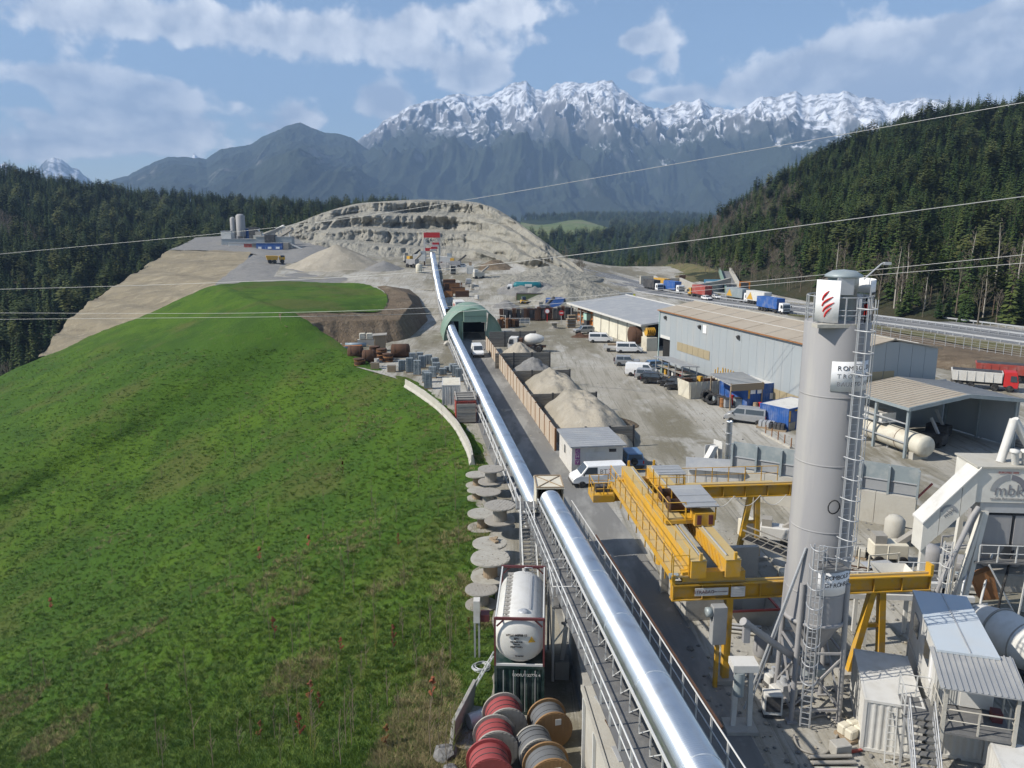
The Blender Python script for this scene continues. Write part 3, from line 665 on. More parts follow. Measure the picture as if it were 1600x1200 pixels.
# the wood on the right: nearest as trees of their own, the rest as one mass
def inview(p, mx=120):
    x, y, zc = proj(p+Vector((0, 0, 8))); return -mx < x < 1600+mx and zc > 0
cand = scatter(HR, 13000, rt, lambda p: inview(p))
kept = []; cell = {}
for p in cand:
    x, y, zc = proj(p)
    k = (int(p.x/3.1), int(p.y/3.1))
    if k in cell: continue
    cell[k] = 1
    base = np.interp(x, [978, 1020, 1070, 1150, 1250, 1350, 1450, 1600, 1760], [433, 436, 441, 452, 470, 489, 503, 520, 540])
    foot = base-y
    if x < 1290 and foot < 26+rt.uniform(-6, 16) and x > 1010: continue          # the open strip at the hill's foot
    kept.append((p, x, y, zc, foot))
ind = sorted(kept, key=lambda t: t[3])
n_sp = 0; stuff_pts = []
for p, x, y, zc, foot in ind:
    if x > 1300 and foot < 70 and rt.random() < .24:
            plant(bprotos[rt.choice((0, 1, 0, 1, 2))], p, rt.uniform(.8, 1.3), rt.uniform(0, 6.28)); continue
    if n_sp < 275:
        k = rt.choice((0, 0, 1, 1, 2, 3)); n_sp += 1
        plant(protos[k], p, rt.choice((rt.uniform(.4, .7), rt.uniform(.65, .98))), rt.uniform(0, 6.28))
    else:
        lk = x < 1250 and rt.random() < (.75 if vnoise(p.x*.015, p.y*.015, 5) > .45 else .12)
        stuff_pts.append((p, rt.choice((rt.uniform(.45, .75), rt.uniform(.65, 1.0))), 4 if lk else rt.choice((0, 0, 1, 1, 2, 3))))
def forest_stuff(name, pts, label, cat, objs, zs=1.0):
    me = bpy.data.meshes.new(name); me.from_pydata([tuple(p[0]) for p in pts], [], []); me.materials.append(M_spruce)
    a = me.attributes.new('tscale', 'FLOAT', 'POINT'); a.data.foreach_set('value', [p[1] for p in pts])
    b = me.attributes.new('tkind', 'INT', 'POINT'); b.data.foreach_set('value', [p[2] for p in pts])
    c = me.attributes.new('trot', 'FLOAT', 'POINT'); c.data.foreach_set('value', [rt.uniform(0, 6.28) for p in pts])
    o = bpy.data.objects.new(name, me); COL.objects.link(o); finish(o, label, cat, None, 'stuff')
    ng = bpy.data.node_groups.new(name, 'GeometryNodeTree')
    ng.interface.new_socket('Geometry', in_out='INPUT', socket_type='NodeSocketGeometry'); ng.interface.new_socket('Geometry', in_out='OUTPUT', socket_type='NodeSocketGeometry')
    N = ng.nodes; Lk = ng.links; gi = N.new('NodeGroupInput'); go = N.new('NodeGroupOutput')
    jn = N.new('GeometryNodeJoinGeometry')
    for ob in reversed(objs):
        oi = N.new('GeometryNodeObjectInfo'); oi.inputs['Object'].default_value = ob; oi.inputs['As Instance'].default_value = True; oi.transform_space = 'ORIGINAL'
        Lk.new(oi.outputs['Geometry'], jn.inputs[0])
    ip = N.new('GeometryNodeInstanceOnPoints'); ip.inputs['Pick Instance'].default_value = True
    def attr(nm, t):
        x = N.new('GeometryNodeInputNamedAttribute'); x.data_type = t; x.inputs['Name'].default_value = nm; return x.outputs[0]
    Lk.new(gi.outputs[0], ip.inputs['Points']); Lk.new(jn.outputs[0], ip.inputs['Instance']); Lk.new(attr('tkind', 'INT'), ip.inputs['Instance Index'])
    cx = N.new('ShaderNodeCombineXYZ'); Lk.new(attr('trot', 'FLOAT'), cx.inputs[2]); Lk.new(cx.outputs[0], ip.inputs['Rotation'])
    Lk.new(attr('tscale', 'FLOAT'), ip.inputs['Scale']); Lk.new(ip.outputs[0], go.inputs[0])
    md = o.modifiers.new('scatter', 'NODES'); md.node_group = ng
    return o
def crown(o): return [c for c in KIDS[o] if c.name.startswith('crown')][0]
CR = [crown(p) for p in protos]; BR = [crown(p) for p in bprotos]
forest_stuff('hill_forest', stuff_pts, 'dense conifer forest covering the upper hill behind the motorway', 'forest', CR+[BR[0]])
# the dark wood on the left
kl = scatter(HL, 9500, rt, lambda p: inview(p)); cell = {}; left = []
for p in kl:
    k = (int(p.x/4.0), int(p.y/4.0))
    if k in cell: continue
    cell[k] = 1; x, y, zc = proj(p)
    if drop(TN_B, p.x, p.y) is not None: continue
    left.append((p, rt.uniform(.7, 1.25), zc))
left.sort(key=lambda t: t[2])
LL = 'dark spruce standing in the shaded valley wood below the grass slope'
for i, (p, s, zc) in enumerate(left[:40]):
    if rt.random() < .3: o = dup(bprotos[rt.choice((0, 1))], p, rt.uniform(0, 6.28), 'bare leafless tree at the edge of the shaded valley wood', 'leafless trees of the valley wood', s*1.2)
    else: o = dup(protos[rt.choice((0, 1, 2))], p, rt.uniform(0, 6.28), LL, 'spruces of the valley wood', s)
bare = [(p, s*1.1, rt.choice((0, 1))) for p, s, zc in left[40:] if vnoise(p.x*.02, p.y*.02, 31) > .88]
con = [(p, s, rt.choice((0, 0, 1, 2, 3))) for p, s, zc in left[40:] if vnoise(p.x*.02, p.y*.02, 31) <= .88]
forest_stuff('valley_forest', con, 'dark conifer wood filling the shaded valley side beyond the embankment', 'forest', CR)
forest_stuff('bare_wood', bare, 'grey brown leafless wood mixed into the dark valley forest', 'forest', BR)
# far hill
fp = []
for p in scatter(HF, 9000, rt, lambda p: inview(p, 20)):
    x, y, zc = proj(p)
    if 806 < x < 955 and 343 < y < 377 and y > 345: continue
    fp.append((p, rt.uniform(1.0, 1.6), rt.choice((0, 1, 2, 3))))
forest_stuff('far_forest', fp, 'distant forest on the low hill below the snowy mountains', 'forest', CR)
# skyline trees behind the quarry's left shoulder
for px, py, zc, k in [(428, 352, 560, 0), (440, 350, 555, 1), (452, 352, 560, 0), (465, 350, 570, 1), (478, 349, 580, 0), (400, 352, 540, 0), (413, 350, 545, 1), (520, 345, 600, 0), (533, 343, 600, 1), (546, 342, 600, 0)]:
    dup(protos[3 if k else 1], W(px, py, zc), rt.uniform(0, 6), 'dark pine on the skyline beside the quarry hill', 'pines on the skyline beside the quarry', rt.uniform(.8, 1.1))
# ------------------------------------------------------------------ shared materials
DUST = (0.42, 0.40, 0.355)
M_white = mat('dusty_white_paint', (0.60, 0.59, 0.56), rough=.55, col2=(0.58, .57, .53), scale=1.2, dirt=(0.40, .37, .31), dirt_amt=.45, dirt_scale=1.3)
M_cleanwhite = mat('white_car_paint', (0.78, 0.78, 0.77), rough=.3, col2=(0.7, .69, .67), scale=2, spec=.5, dirt=(0.5, .47, .42), dirt_amt=.3, dirt_scale=1.5)
M_cream = mat('cream_panel', (0.62, 0.58, 0.47), rough=.7, col2=(0.55, .50, .40), scale=.8, dirt=(0.36, .30, .22), dirt_amt=.45)
M_greysteel = mat('grey_silo_paint', (0.30, 0.295, 0.297), rough=.6, col2=(0.26, .255, .258), scale=1.2, dirt=(0.42, .40, .36), dirt_amt=.6, spec=.3, stretch=(1, 1, .1))
M_steel = mat('galvanised_steel', (0.50, 0.51, 0.52), rough=.5, metal=.35, col2=(0.40, .41, .42), scale=3, dirt=(0.36, .34, .3), dirt_amt=.35)
M_bluesteel = mat('blue_grey_steel_plate', (0.25, 0.295, 0.31), rough=.5, metal=.2, col2=(0.32, .36, .37), scale=.7, dirt=(0.50, .50, .48), dirt_amt=.5, dirt_scale=.9)
M_rail = mat('pale_grey_rail_paint', (0.60, 0.60, 0.58), rough=.6, scale=4)
M_grate = mat('walkway_grating', (0.17, 0.17, 0.17), rough=.8, metal=.2, scale=5, dirt=(.3, .29, .26), dirt_amt=.5, dirt_scale=1.5)
M_yellow = mat('crane_yellow_paint', (0.60, 0.335, 0.028), rough=.5, col2=(0.46, .26, .04), scale=.8, dirt=(0.36, .29, .19), dirt_amt=.8, dirt_scale=1.4)
M_craneoldtop = mat('dusty_yellow_top', (0.44, 0.345, 0.18), rough=.85, col2=(0.46, .31, .09), scale=1.0)
M_rust = mat('rusty_steel', (0.095, 0.05, 0.03), rough=.9, col2=(0.055, .032, .022), scale=2, bump=.4, bscale=10)
M_rustlight = mat('light_rust', (0.30, 0.145, 0.06), rough=.9, col2=(0.2, .09, .045), scale=2)
M_darksteel = mat('dark_steel', (0.055, 0.055, 0.058), rough=.7, scale=3, dirt=(.25, .23, .2), dirt_amt=.4)
M_shadepaint = mat('painted_interior_shade', (0.02, 0.02, 0.02), rough=.9)  # near-black colour painted in for the shade inside the halls
M_concrete = mat('concrete', (0.40, 0.385, 0.35), rough=.9, col2=(0.31, .30, .275), scale=.8, bump=.3, bscale=6, dirt=(0.22, .2, .17), dirt_amt=.4)
M_concpale = mat('pale_concrete', (0.45, 0.43, 0.375), rough=.9, col2=(0.38, .36, .32), scale=.7, bump=.25, bscale=6, dirt=(0.33, .29, .23), dirt_amt=.45)
M_wood = mat('weathered_timber', (0.33, 0.25, 0.165), rough=.9, col2=(0.22, .17, .12), scale=2, stretch=(1, 1, 4), bump=.3, bscale=10)
M_greywood = mat('grey_weathered_timber', (0.33, 0.31, 0.275), rough=.9, col2=(0.22, .205, .18), scale=3, bump=.3, bscale=12)
M_plank = mat('old_wall_plank', (0.21, 0.19, 0.16), rough=.95, col2=(0.13, .12, .10), scale=1.5, stretch=(.4, .4, 5), dirt=(.36, .34, .3), dirt_amt=.6)
M_fence = mat('pale_fence_board', (0.47, 0.41, 0.33), rough=.9, col2=(0.40, .31, .22), scale=1.0, dirt=(0.38, .22, .12), dirt_amt=.55, dirt_scale=.7, stretch=(1, 1, .4))
M_black = mat('black_rubber', (0.022, 0.022, 0.023), rough=.85, scale=4, dirt=(.2, .19, .17), dirt_amt=.5, dirt_scale=3)
M_rim = mat('wheel_rim', (0.36, 0.36, 0.36), rough=.45, metal=.5)
M_glass = glassmat('dark_window_glass')
M_red = mat('faded_red_paint', (0.34, 0.06, 0.045), rough=.65, col2=(0.26, .06, .05), scale=1.5, dirt=(.42, .36, .32), dirt_amt=.3)
M_brightred = mat('signal_red', (0.52, 0.03, 0.03), rough=.5, scale=3)
M_blue = mat('site_blue_paint', (0.028, 0.10, 0.33), rough=.5, col2=(0.035, .09, .26), scale=1.5, dirt=(.4, .39, .36), dirt_amt=.35)
M_green = mat('green_sheeting', (0.20, 0.295, 0.23), rough=.55, col2=(0.165, .255, .195), scale=.25, dirt=(.42, .42, .36), dirt_amt=.35, dirt_scale=.3)
M_dkgreen = mat('dark_green_paint', (0.012, 0.035, 0.03), rough=.5, scale=2, dirt=(.3, .3, .27), dirt_amt=.3)
M_teal = mat('teal_paint', (0.01, 0.16, 0.19), rough=.45, scale=2, dirt=(.4, .4, .36), dirt_amt=.3)
M_orange = mat('orange_paint', (0.62, 0.20, 0.02), rough=.6, scale=2)
M_maroon = mat('maroon_frame_paint', (0.13, 0.04, 0.042), rough=.6, scale=2)
M_roofgrey = mat('grey_roof_sheet', (0.27, 0.28, 0.29), rough=.6, col2=(0.33, .335, .335), scale=.5, dirt=(.45, .44, .41), dirt_amt=.5, dirt_scale=.5)
M_cladding = mat('pale_blue_grey_cladding', (0.32, 0.35, 0.365), rough=.6, col2=(0.28, .305, .32), scale=.3, stretch=(1, 1, .15), dirt=(.46, .44, .4), dirt_amt=.4, dirt_scale=.6)
M_tanroof = mat('dusty_brown_roof', (0.36, 0.31, 0.245), rough=.85, col2=(0.31, .27, .215), scale=.3, dirt=(.27, .22, .16), dirt_amt=.5, dirt_scale=.5)
M_text = mat('dark_lettering', (0.05, 0.05, 0.055), rough=.6)
M_silver = mat('silver_car_paint', (0.36, 0.37, 0.38), rough=.35, metal=.3, scale=2, dirt=(.45, .43, .39), dirt_amt=.45, dirt_scale=1.5)
M_carblack = mat('black_car_paint', (0.018, 0.018, 0.02), rough=.3, spec=.5, scale=2, dirt=(.25, .24, .22), dirt_amt=.25, dirt_scale=1.5)
M_carblue = mat('blue_car_paint', (0.09, 0.17, 0.30), rough=.35, scale=2, spec=.5)
M_headlight = mat('headlight_glass', (0.6, 0.6, 0.58), rough=.15, spec=.6)
M_taillight = mat('tail_light', (0.35, 0.015, 0.015), rough=.25)

def tube_mat():
    m = bpy.data.materials.new('ribbed_zinc_tube'); m.use_nodes = True; n = m.node_tree.nodes; l = m.node_tree.links; b = n['Principled BSDF']
    b.inputs['Metallic'].default_value = .95; b.inputs['Roughness'].default_value = .5
    b.inputs['Anisotropic'].default_value = .9; tv = n.new('ShaderNodeCombineXYZ'); tv.inputs[0].default_value = -.05; tv.inputs[1].default_value = 1.0; tv.inputs[2].default_value = -.1; l.new(tv.outputs[0], b.inputs['Tangent'])
    g = n.new('ShaderNodeNewGeometry'); no = n.new('ShaderNodeTexNoise'); no.inputs['Scale'].default_value = .35; no.inputs['Detail'].default_value = 7; l.new(g.outputs['Position'], no.inputs['Vector'])
    r = n.new('ShaderNodeValToRGB'); r.color_ramp.elements[0].position = .35; r.color_ramp.elements[0].color = (.74, .78, .80, 1); r.color_ramp.elements[1].position = .68; r.color_ramp.elements[1].color = (.86, .88, .89, 1)
    l.new(no.outputs[0], r.inputs[0])
    n2 = n.new('ShaderNodeTexNoise'); n2.inputs['Scale'].default_value = .8; n2.inputs['Detail'].default_value = 8; l.new(g.outputs['Position'], n2.inputs['Vector'])
    mr = n.new('ShaderNodeMapRange'); mr.inputs[1].default_value = .52; mr.inputs[2].default_value = .75; mr.inputs[4].default_value = .45; l.new(n2.outputs[0], mr.inputs[0])
    mx = n.new('ShaderNodeMix'); mx.data_type = 'RGBA'; l.new(mr.outputs[0], mx.inputs[0]); l.new(r.outputs[0], mx.inputs[6]); mx.inputs[7].default_value = (.40, .39, .36, 1); l.new(mx.outputs[2], b.inputs['Base Color'])
    w = n.new('ShaderNodeTexWave'); w.wave_type = 'BANDS'; w.bands_direction = 'Y'; w.inputs['Scale'].default_value = 3.0; l.new(g.outputs['Position'], w.inputs['Vector'])
    bp = n.new('ShaderNodeBump'); bp.inputs['Strength'].default_value = .5; bp.inputs['Distance'].default_value = .012; l.new(w.outputs[0], bp.inputs['Height']); l.new(bp.outputs[0], b.inputs['Normal'])
    return m
M_tube = tube_mat()

def text_obj(name, s, size, m, parent, loc, rot, extrude=.008, align='CENTER', sx=1.0, space=1.0):
    cu = bpy.data.curves.new(name, 'FONT'); cu.body = s; cu.size = size; cu.extrude = extrude; cu.align_x = align; cu.align_y = 'CENTER'; cu.space_character = space; cu.resolution_u = 2
    ob = bpy.data.objects.new(name, cu); COL.objects.link(ob)
    me = bpy.data.meshes.new_from_object(ob)
    bpy.data.objects.remove(ob); me.name = name; me.materials.clear(); me.materials.append(m)
    o = bpy.data.objects.new(name, me); COL.objects.link(o); o.location = loc; o.rotation_euler = rot; o.scale = (sx, 1, 1)
    if parent is not None: o.parent = parent; KIDS.setdefault(parent, []).append(o)
    return o
FRONT = (math.pi/2, 0, 0)          # lettering on a face that looks along local -Y
def railing(parent, pts, h=1.05, step=2.0, m=None, r=.028, name='railing', mid=True, postname='railing_post'):
    """posts one by one, rails as one bent bar each; pts along the walkway's edge"""
    m = m or M_rail; P = [Vector(p) for p in pts]
    MB().tube([p+Vector((0, 0, h)) for p in P], r, 6).build('handrail', m, parent)
    if mid: MB().tube([p+Vector((0, 0, h*.52)) for p in P], r*.8, 5).build('mid_rail', m, parent)
    for a, b in zip(P[:-1], P[1:]):
        n = max(1, int(round((b-a).length/step)))
        for k in range(n+(1 if b is P[-1] else 0)):
            p = a.lerp(b, k/n); MB().beam(p, p+Vector((0, 0, h)), r*2.0, r*2.0).build(postname, m, parent)

# ------------------------------------------------------------------ road beside the conveyor
def sheet(name, pts, z, m, sub=1):
    b = MB(); b.add([(p[0], p[1], z) for p in pts], [tuple(range(len(pts)))]); return finish(b.build(name, m), kind='structure')
def strip(name, cl, wl, wr, z, m, nseg=60):
    c = resample(np.array([tuple(p)[:2] for p in cl]), nseg); t = np.gradient(c, axis=0); t /= np.hypot(t[:, 0], t[:, 1])[:, None]; nv = np.stack([t[:, 1], -t[:, 0]], -1)
    L = c-nv*wl; R = c+nv*wr; A = np.zeros((nseg, 8, 3))
    for k in range(8): A[:, k, :2] = L*(1-k/7)+R*k/7
    A[..., 2] = z + yard_z(A[..., 0], A[..., 1])
    return grid_obj(name, A, m)
fa = Vector((4.6, 81.5, 0)); fb = Vector((-4.9, 150, 0)); fdir = (fb-fa).normalized(); fperp = Vector((fdir.y, -fdir.x, 0))
strip('road', [(9.5, 2), (8.6, 25), (7.0, 50), (4.6, 68), (2.0, 82), (-2.4, 116), (-7.0, 148), (-10.5, 172)], 4.6, 3.2, .03, M_conc, 80)

# ------------------------------------------------------------------ tube conveyor along the yard
U = [G(843, 800, 2.5), G(709, 522, 2.4), Vector((-18.6, 212, 3.0)), W(683, 437, 285), W(676, 397, 345)]
up = thing('tube_conveyor', 'long straight silver tube conveyor on trestles running up to the quarry', 'conveyor', (U[0].x, U[0].y, 0))
def loc_(parent, p): return Vector(p)-Vector(parent.location)
for (a, b, r, n) in ((U[0], U[1], .74, 9), (U[1], U[2], .80, 4), (U[2], U[3], .95, 4), (U[3], U[4], 1.1, 4)):
    for k in range(n):
        p, q_ = a.lerp(b, k/n), a.lerp(b, (k+1)/n); d = (q_-p).normalized()
        mb = MB(); mb.tube([loc_(up, p), loc_(up, q_)], r, 28)
        mb.tube([loc_(up, p), loc_(up, p+d*.12)], r*1.035, 28)
        mb.build('tube_section', M_tube, up)
cnt = 0
for a, b, n in ((U[0], U[1], 17), (U[1], U[2], 8), (U[2], U[3], 8), (U[3], U[4], 6)):
    side = Vector(((b-a).y, -(b-a).x, 0)).normalized()
    for k in range(n):
        p = a.lerp(b, (k+.5)/n); mb = MB(); g0 = float(yard_z(p.x, p.y))
        for s in (-1, 1): mb.beam(loc_(up, p+side*s*.55-Vector((0, 0, .4))), loc_(up, Vector((p.x, p.y, g0-.1))+side*s*1.0), .14)
        mb.beam(loc_(up, p+side*-.75-Vector((0, 0, .72))), loc_(up, p+side*.75-Vector((0, 0, .72))), .14)
        mb.build('trestle', M_steel, up)
    lat = MB(); m_ = max(2, int((b-a).length/1.6))
    off = side*-1.0
    lat.beam(loc_(up, a+off-Vector((0, 0, .3))), loc_(up, b+off-Vector((0, 0, .3))), .09); lat.beam(loc_(up, a+off-Vector((0, 0, 1.2))), loc_(up, b+off-Vector((0, 0, 1.2))), .09)
    for k in range(m_):
        p, q_ = a.lerp(b, k/m_)+off, a.lerp(b, (k+1)/m_)+off
        lo, hi = Vector((0, 0, -1.2)), Vector((0, 0, -.3))
        lat.beam(loc_(up, p+(lo if k % 2 else hi)), loc_(up, q_+(hi if k % 2 else lo)), .06)
    lat.build('side_lattice', M_rail, up)

# ------------------------------------------------------------------ inclined conveyor rising towards the tower
A0 = Vector((2.72, 53.2, 4.7)); A1 = Vector((5.55, 23.8, 7.2)); A2 = A0.lerp(A1, 1.62); di = (A2-A0).normalized(); sd = Vector((-di.y, di.x, 0)).normalized()  # sd points to +X side
if sd.x < 0: sd = -sd
upv = sd.cross(di).normalized(); upv = upv if upv.z > 0 else -upv
ic = thing('inclined_conveyor', 'big ribbed silver tube conveyor climbing over its truss with walkway and handrails', 'conveyor', (A0.x, A0.y, 0))
Li = (A2-A0).length
def I(s, lat=0.0, h=0.0): return loc_(ic, A0+di*s+sd*lat+Vector((0, 0, h)))
for k in range(9):
    s0, s1 = Li*k/9, Li*(k+1)/9; mb = MB(); mb.tube([I(s0), I(s1)], .74, 36); mb.tube([I(s0), I(s0+.12)], .765, 36); mb.build('tube_section', M_tube, ic)
# deck, lattice, walkway
MB().add([I(0, 1.35, -.85), I(Li, 1.35, -.85), I(Li, -1.87, -.85), I(0, -1.87, -.85)], [(0, 1, 2, 3)]).add([I(0, 1.35, -.93), I(Li, 1.35, -.93), I(Li, -1.87, -.93), I(0, -1.87, -.93)], [(0, 1, 2, 3)]).build('walkway_deck', M_grate, ic)
for lat in (-1.0, 1.0):
    mb = MB(); mb.beam(I(0, lat, -1.0), I(Li, lat, -1.0), .16, .22); mb.beam(I(0, lat, -2.1), I(Li, lat, -2.1), .14, .2)
    n = 26
    for k in range(n):
        mb.beam(I(Li*k/n, lat, -2.1), I(Li*(k+.5)/n, lat, -1.0), .07); mb.beam(I(Li*(k+.5)/n, lat, -1.0), I(Li*(k+1)/n, lat, -2.1), .07)
    mb.build('truss_side', M_steel, ic)
mb = MB(); mb.beam(I(0, -.92, .15), I(Li, -.92, .15), .07, .09)
n = 34
for k in range(n+1): mb.beam(I(Li*k/n, -.92, -.85), I(Li*k/n, -.92, .15), .05)
for k in range(0, n): mb.beam(I(Li*k/n, -.92, -.85), I(Li*(k+1)/n, -.92, .15), .035)
mb.build('inner_lattice', M_rail, ic)
railing(ic, [I(1.0, -1.85, -.85), I(Li, -1.85, -.85)], 1.1, 1.55, r=.035)
railing(ic, [I(1.0, 1.32, -.85), I(Li, 1.32, -.85)], 1.1, 1.55, r=.033)
MB().beam(I(9.0, 1.40, .28), I(30, 1.40, .28), .06, .10).build('cable_tray', M_rust, ic)
mb = MB(); mb.beam(I(0, 1.0, -.5), I(Li, 1.0, -.5), .12, .45); mb.build('side_sheet', M_bluesteel, ic)
for s in (5.5, 14.5):
    base = A0+di*s; mb = MB()
    for lat in (-1.15, 1.15):
        top = I(s, lat, -2.1); gx = loc_(ic, Vector((base.x+lat*1.25, base.y, .9))); mb.beam(top, gx, .22)
        mb.beam(I(s+2.2, lat, -2.1), gx+Vector((0, 0, 2.2)), .12)
    mb.beam(I(s, -1.3, -2.2), I(s, 1.3, -2.2), .2); mb.beam(loc_(ic, Vector((base.x-1.3, base.y, 3))), loc_(ic, Vector((base.x+1.3, base.y, 3))), .12)
    mb.build('support_leg', M_steel, ic)
    for lat in (-1, 1):
        MB().box(loc_(ic, Vector((base.x+lat*1.44, base.y, .45))), (.75, .75, 1.1)).build('footing', M_concrete, ic)

# transfer box
tb = thing('transfer_house', 'beige open fronted sheet box over the joint of the two conveyors', 'conveyor housing', (2.65, 54.9, 0), math.radians(2))
mb = MB(); hw, dl = .95, 1.35
mb.box((-hw, 0, 4.35), (.06, 2*dl, 2.2)); mb.box((hw, 0, 4.35), (.06, 2*dl, 2.2)); mb.box((0, dl, 4.35), (2*hw, .06, 2.2)); mb.build('side_wall', M_cream, tb)
rf = MB().box((0, 0, 5.49), (2*hw+.14, 2*dl+.14, .08)).build('roof', M_cream, tb)
mb = MB(); mb.beam((-hw, -dl, 5.56), (hw, dl, 5.56), .06, .05); mb.beam((hw, -dl, 5.565), (-hw, dl, 5.565), .06, .05)
for s in (-1, 1): mb.beam((s*hw, -dl, 5.57), (s*hw, dl, 5.57), .08, .06); mb.beam((-hw, s*dl, 5.575), (hw, s*dl, 5.575), .08, .06)
mb.build('roof_brace', M_wood, rf)
mb = MB()
for s in (-1, 1):
    for t in (-1, 1): mb.beam((s*hw, t*dl, -.1), (s*hw, t*dl, 3.3), .16)
mb.beam((-hw, -dl, 3.25), (hw, -dl, 3.25), .12); mb.build('frame', M_steel, tb)
MB().box((0, .6, 4.2), (1.2, .8, 1.1)).tube([(-.6, -.3, 4.7), (.6, -.3, 4.7)], .22, 10).build('drive_drum', M_darksteel, tb)

# steel stair tower left of the conveyor
st = thing('access_stair', 'pale steel access stair with landings and handrails beside the tube conveyor', 'stairs', (1.3, 44.5, 0), math.radians(2))
mb0 = MB().box((0, 0, 0), (.85, .26, .04)); tread = mb0.build('tread', M_grate, st); tread.location = (0, 8.0, 4.3)
zs = [(0, 8.0, 4.3)]
for k in range(1, 22): inst('tread', tread.data, st, (0, 8.0-k*.27, 4.3-k*.165))
for s in (-1, 1):
    MB().beam((s*.46, 8.1, 4.3), (s*.46, 2.2, .75), .06, .24).build('stringer', M_rail, st)
    railing(st, [(s*.46, 8.0, 4.35), (s*.46, 2.3, .85)], 1.0, 1.2, r=.028)
MB().box((0, 8.9, 4.28), (1.5, 1.5, .08)).build('landing', M_grate, st)
railing(st, [(-.72, 9.6, 4.3), (-.72, 8.2, 4.3)], 1.1, .7); 
MB().box((1.35, -4.6, 4.3), (1.6, 3.6, .1)).build('landing', M_grate, st)
railing(st, [(.6, -2.9, 4.35), (.6, -6.3, 4.35), (2.1, -6.3, 4.35)], 1.1, 1.2)
railing(st, [(.6, -2.9, 4.35), (2.1, -2.9, 4.35)], 1.1, 1.2)
mb = MB()
for x in (.65, 2.05):
    for y in (-6.2, -3.0): mb.beam((x, y, 0), (x, y, 4.3), .13)
for x in (-.4, .4):
    for y in (2.4, 5.5, 8.4, 9.5): mb.beam((x, y, 0), (x, y, min(4.3, .8+(y-2.2)*.61)), .09)
mb.beam((.65, -6.2, 2.2), (2.05, -6.2, 4.2), .07); mb.beam((.65, -6.2, .2), (.65, -3.0, 4.2), .07); mb.build('stair_frame', M_rail, st)

# retaining walls under the conveyor
o = thing('concrete_bunker', 'pale concrete bunker wall with steel ribs under the inclined conveyor', 'wall', (5.3, 21.7, 0), math.radians(5))
MB().box((0, 0, 1.95), (2.6, 20, 4.1)).build('wall_body', M_concpale, o)
MB().box((-1.36, 0, 3.95), (.12, 20.02, .22)).build('coping', M_concpale, o)
for k in range(9): MB().box((-1.37, -9.4+k*2.35, 1.9), (.12, .14, 3.8)).build('steel_rib', M_rail, o)
for k in range(5): MB().box((-.55+.1*(k % 2), 2.0+k*1.7, 4.02), (.7, .9, .05), rz=.05*k).build('cover_plate', M_rust if k % 2 else M_steel, o)
rw = thing('retaining_wall', 'grey shaded concrete retaining wall behind the bunker under the walkway', 'wall', (3.6, 40, 0), math.radians(2))
MB().box((0, 0, .9), (.5, 17, 2.2)).build('wall_body', M_concrete, rw); MB().box((0, 0, 2.03), (.62, 17.02, .10)).build('coping', M_concrete, rw)
# ------------------------------------------------------------------ containers
def container(name, label, loc, rz, L=6.06, Wd=2.44, H=2.6, body=None, frame=None, roofm=None, group=None, cat='container', ribs=True, doors=True, step=.28):
    """origin at base centre; length along local Y, the door end looks along -Y"""
    t = thing(name, label, cat, loc, rz, group); frame = frame or body; roofm = roofm or body
    def corr(mb, a, b, z0, z1, nrm):      # corrugated sheet between two base points
        a = Vector(a); b = Vector(b); nrm = Vector(nrm); n = max(3, int((b-a).length/step)); vs = []; pts = []
        for k in range(n+1):
            for f, off in ((0.0, 0), (.3, 1), (.5, 1), (.8, 0)):
                if k == n and f > 0: break
                pts.append(a.lerp(b, min(1, (k+f)/n))+nrm*(.035*off))
        vs = [Vector((p.x, p.y, z0)) for p in pts]+[Vector((p.x, p.y, z1)) for p in pts]; m_ = len(pts)
        mb.add(vs, [(i, i+1, m_+i+1, m_+i) for i in range(m_-1)])
    x, y = Wd/2-.06, L/2-.06
    for s in (-1, 1):
        mb = MB(); corr(mb, (s*x, -y, 0), (s*x, y, 0), .14, H-.1, (s, 0, 0)); mb.build('side_wall', body, t)
    mb = MB(); corr(mb, (-x, y, 0), (x, y, 0), .14, H-.1, (0, 1, 0)); mb.build('end_wall', body, t)
    MB().box((0, 0, H-.05), (Wd-.1, L-.1, .07)).build('roof', roofm, t)
    MB().box((0, 0, .12), (Wd-.1, L-.1, .1)).build('floor', frame, t)
    mb = MB()
    for s in (-1, 1):
        for e in (-1, 1): mb.box((s*(Wd/2-.06), e*(L/2-.06), H/2), (.14, .14, H))
        mb.box((s*(Wd/2-.05), 0, H-.06), (.1, L-.24, .13)); mb.box((s*(Wd/2-.05), 0, .08), (.1, L-.24, .15))
    for e in (-1, 1): mb.box((0, e*(L/2-.05), H-.06), (Wd-.24, .1, .13)); mb.box((0, e*(L/2-.05), .08), (Wd-.24, .1, .15))
    mb.build('frame', frame, t)
    if doors:
        for s in (-1, 1):
            d = MB(); corr(d, (s*.03, -y, 0), (s*x, -y, 0), .16, H-.14, (0, -1, 0)); dd_ = d.build('door', body, t)
            b = MB()
            for q_ in (.28, .78): b.tube([(s*q_, -L/2-.02, .2), (s*q_, -L/2-.02, H-.2)], .022, 6)
            b.build('lock_bar', M_steel, dd_)
    else:
        mb = MB(); corr(mb, (-x, -y, 0), (x, -y, 0), .14, H-.1, (0, -1, 0)); mb.build('end_wall', body, t)
    return t
AX = -AXIS
c = container('storage_container', 'cream topped grey container standing beside the concrete barrier', (G(703, 634).x, G(703, 634).y+2.8, 0), math.radians(4), body=M_white, roofm=M_cream, H=2.75, L=5.2)
p = G(728, 660)
rc_ = container('red_container', 'red shipping container with grey timber lying on its roof', (p.x-.2, p.y+2.2, .12), math.radians(6), L=5.0, body=M_red, frame=M_red, roofm=M_greywood, doors=False)
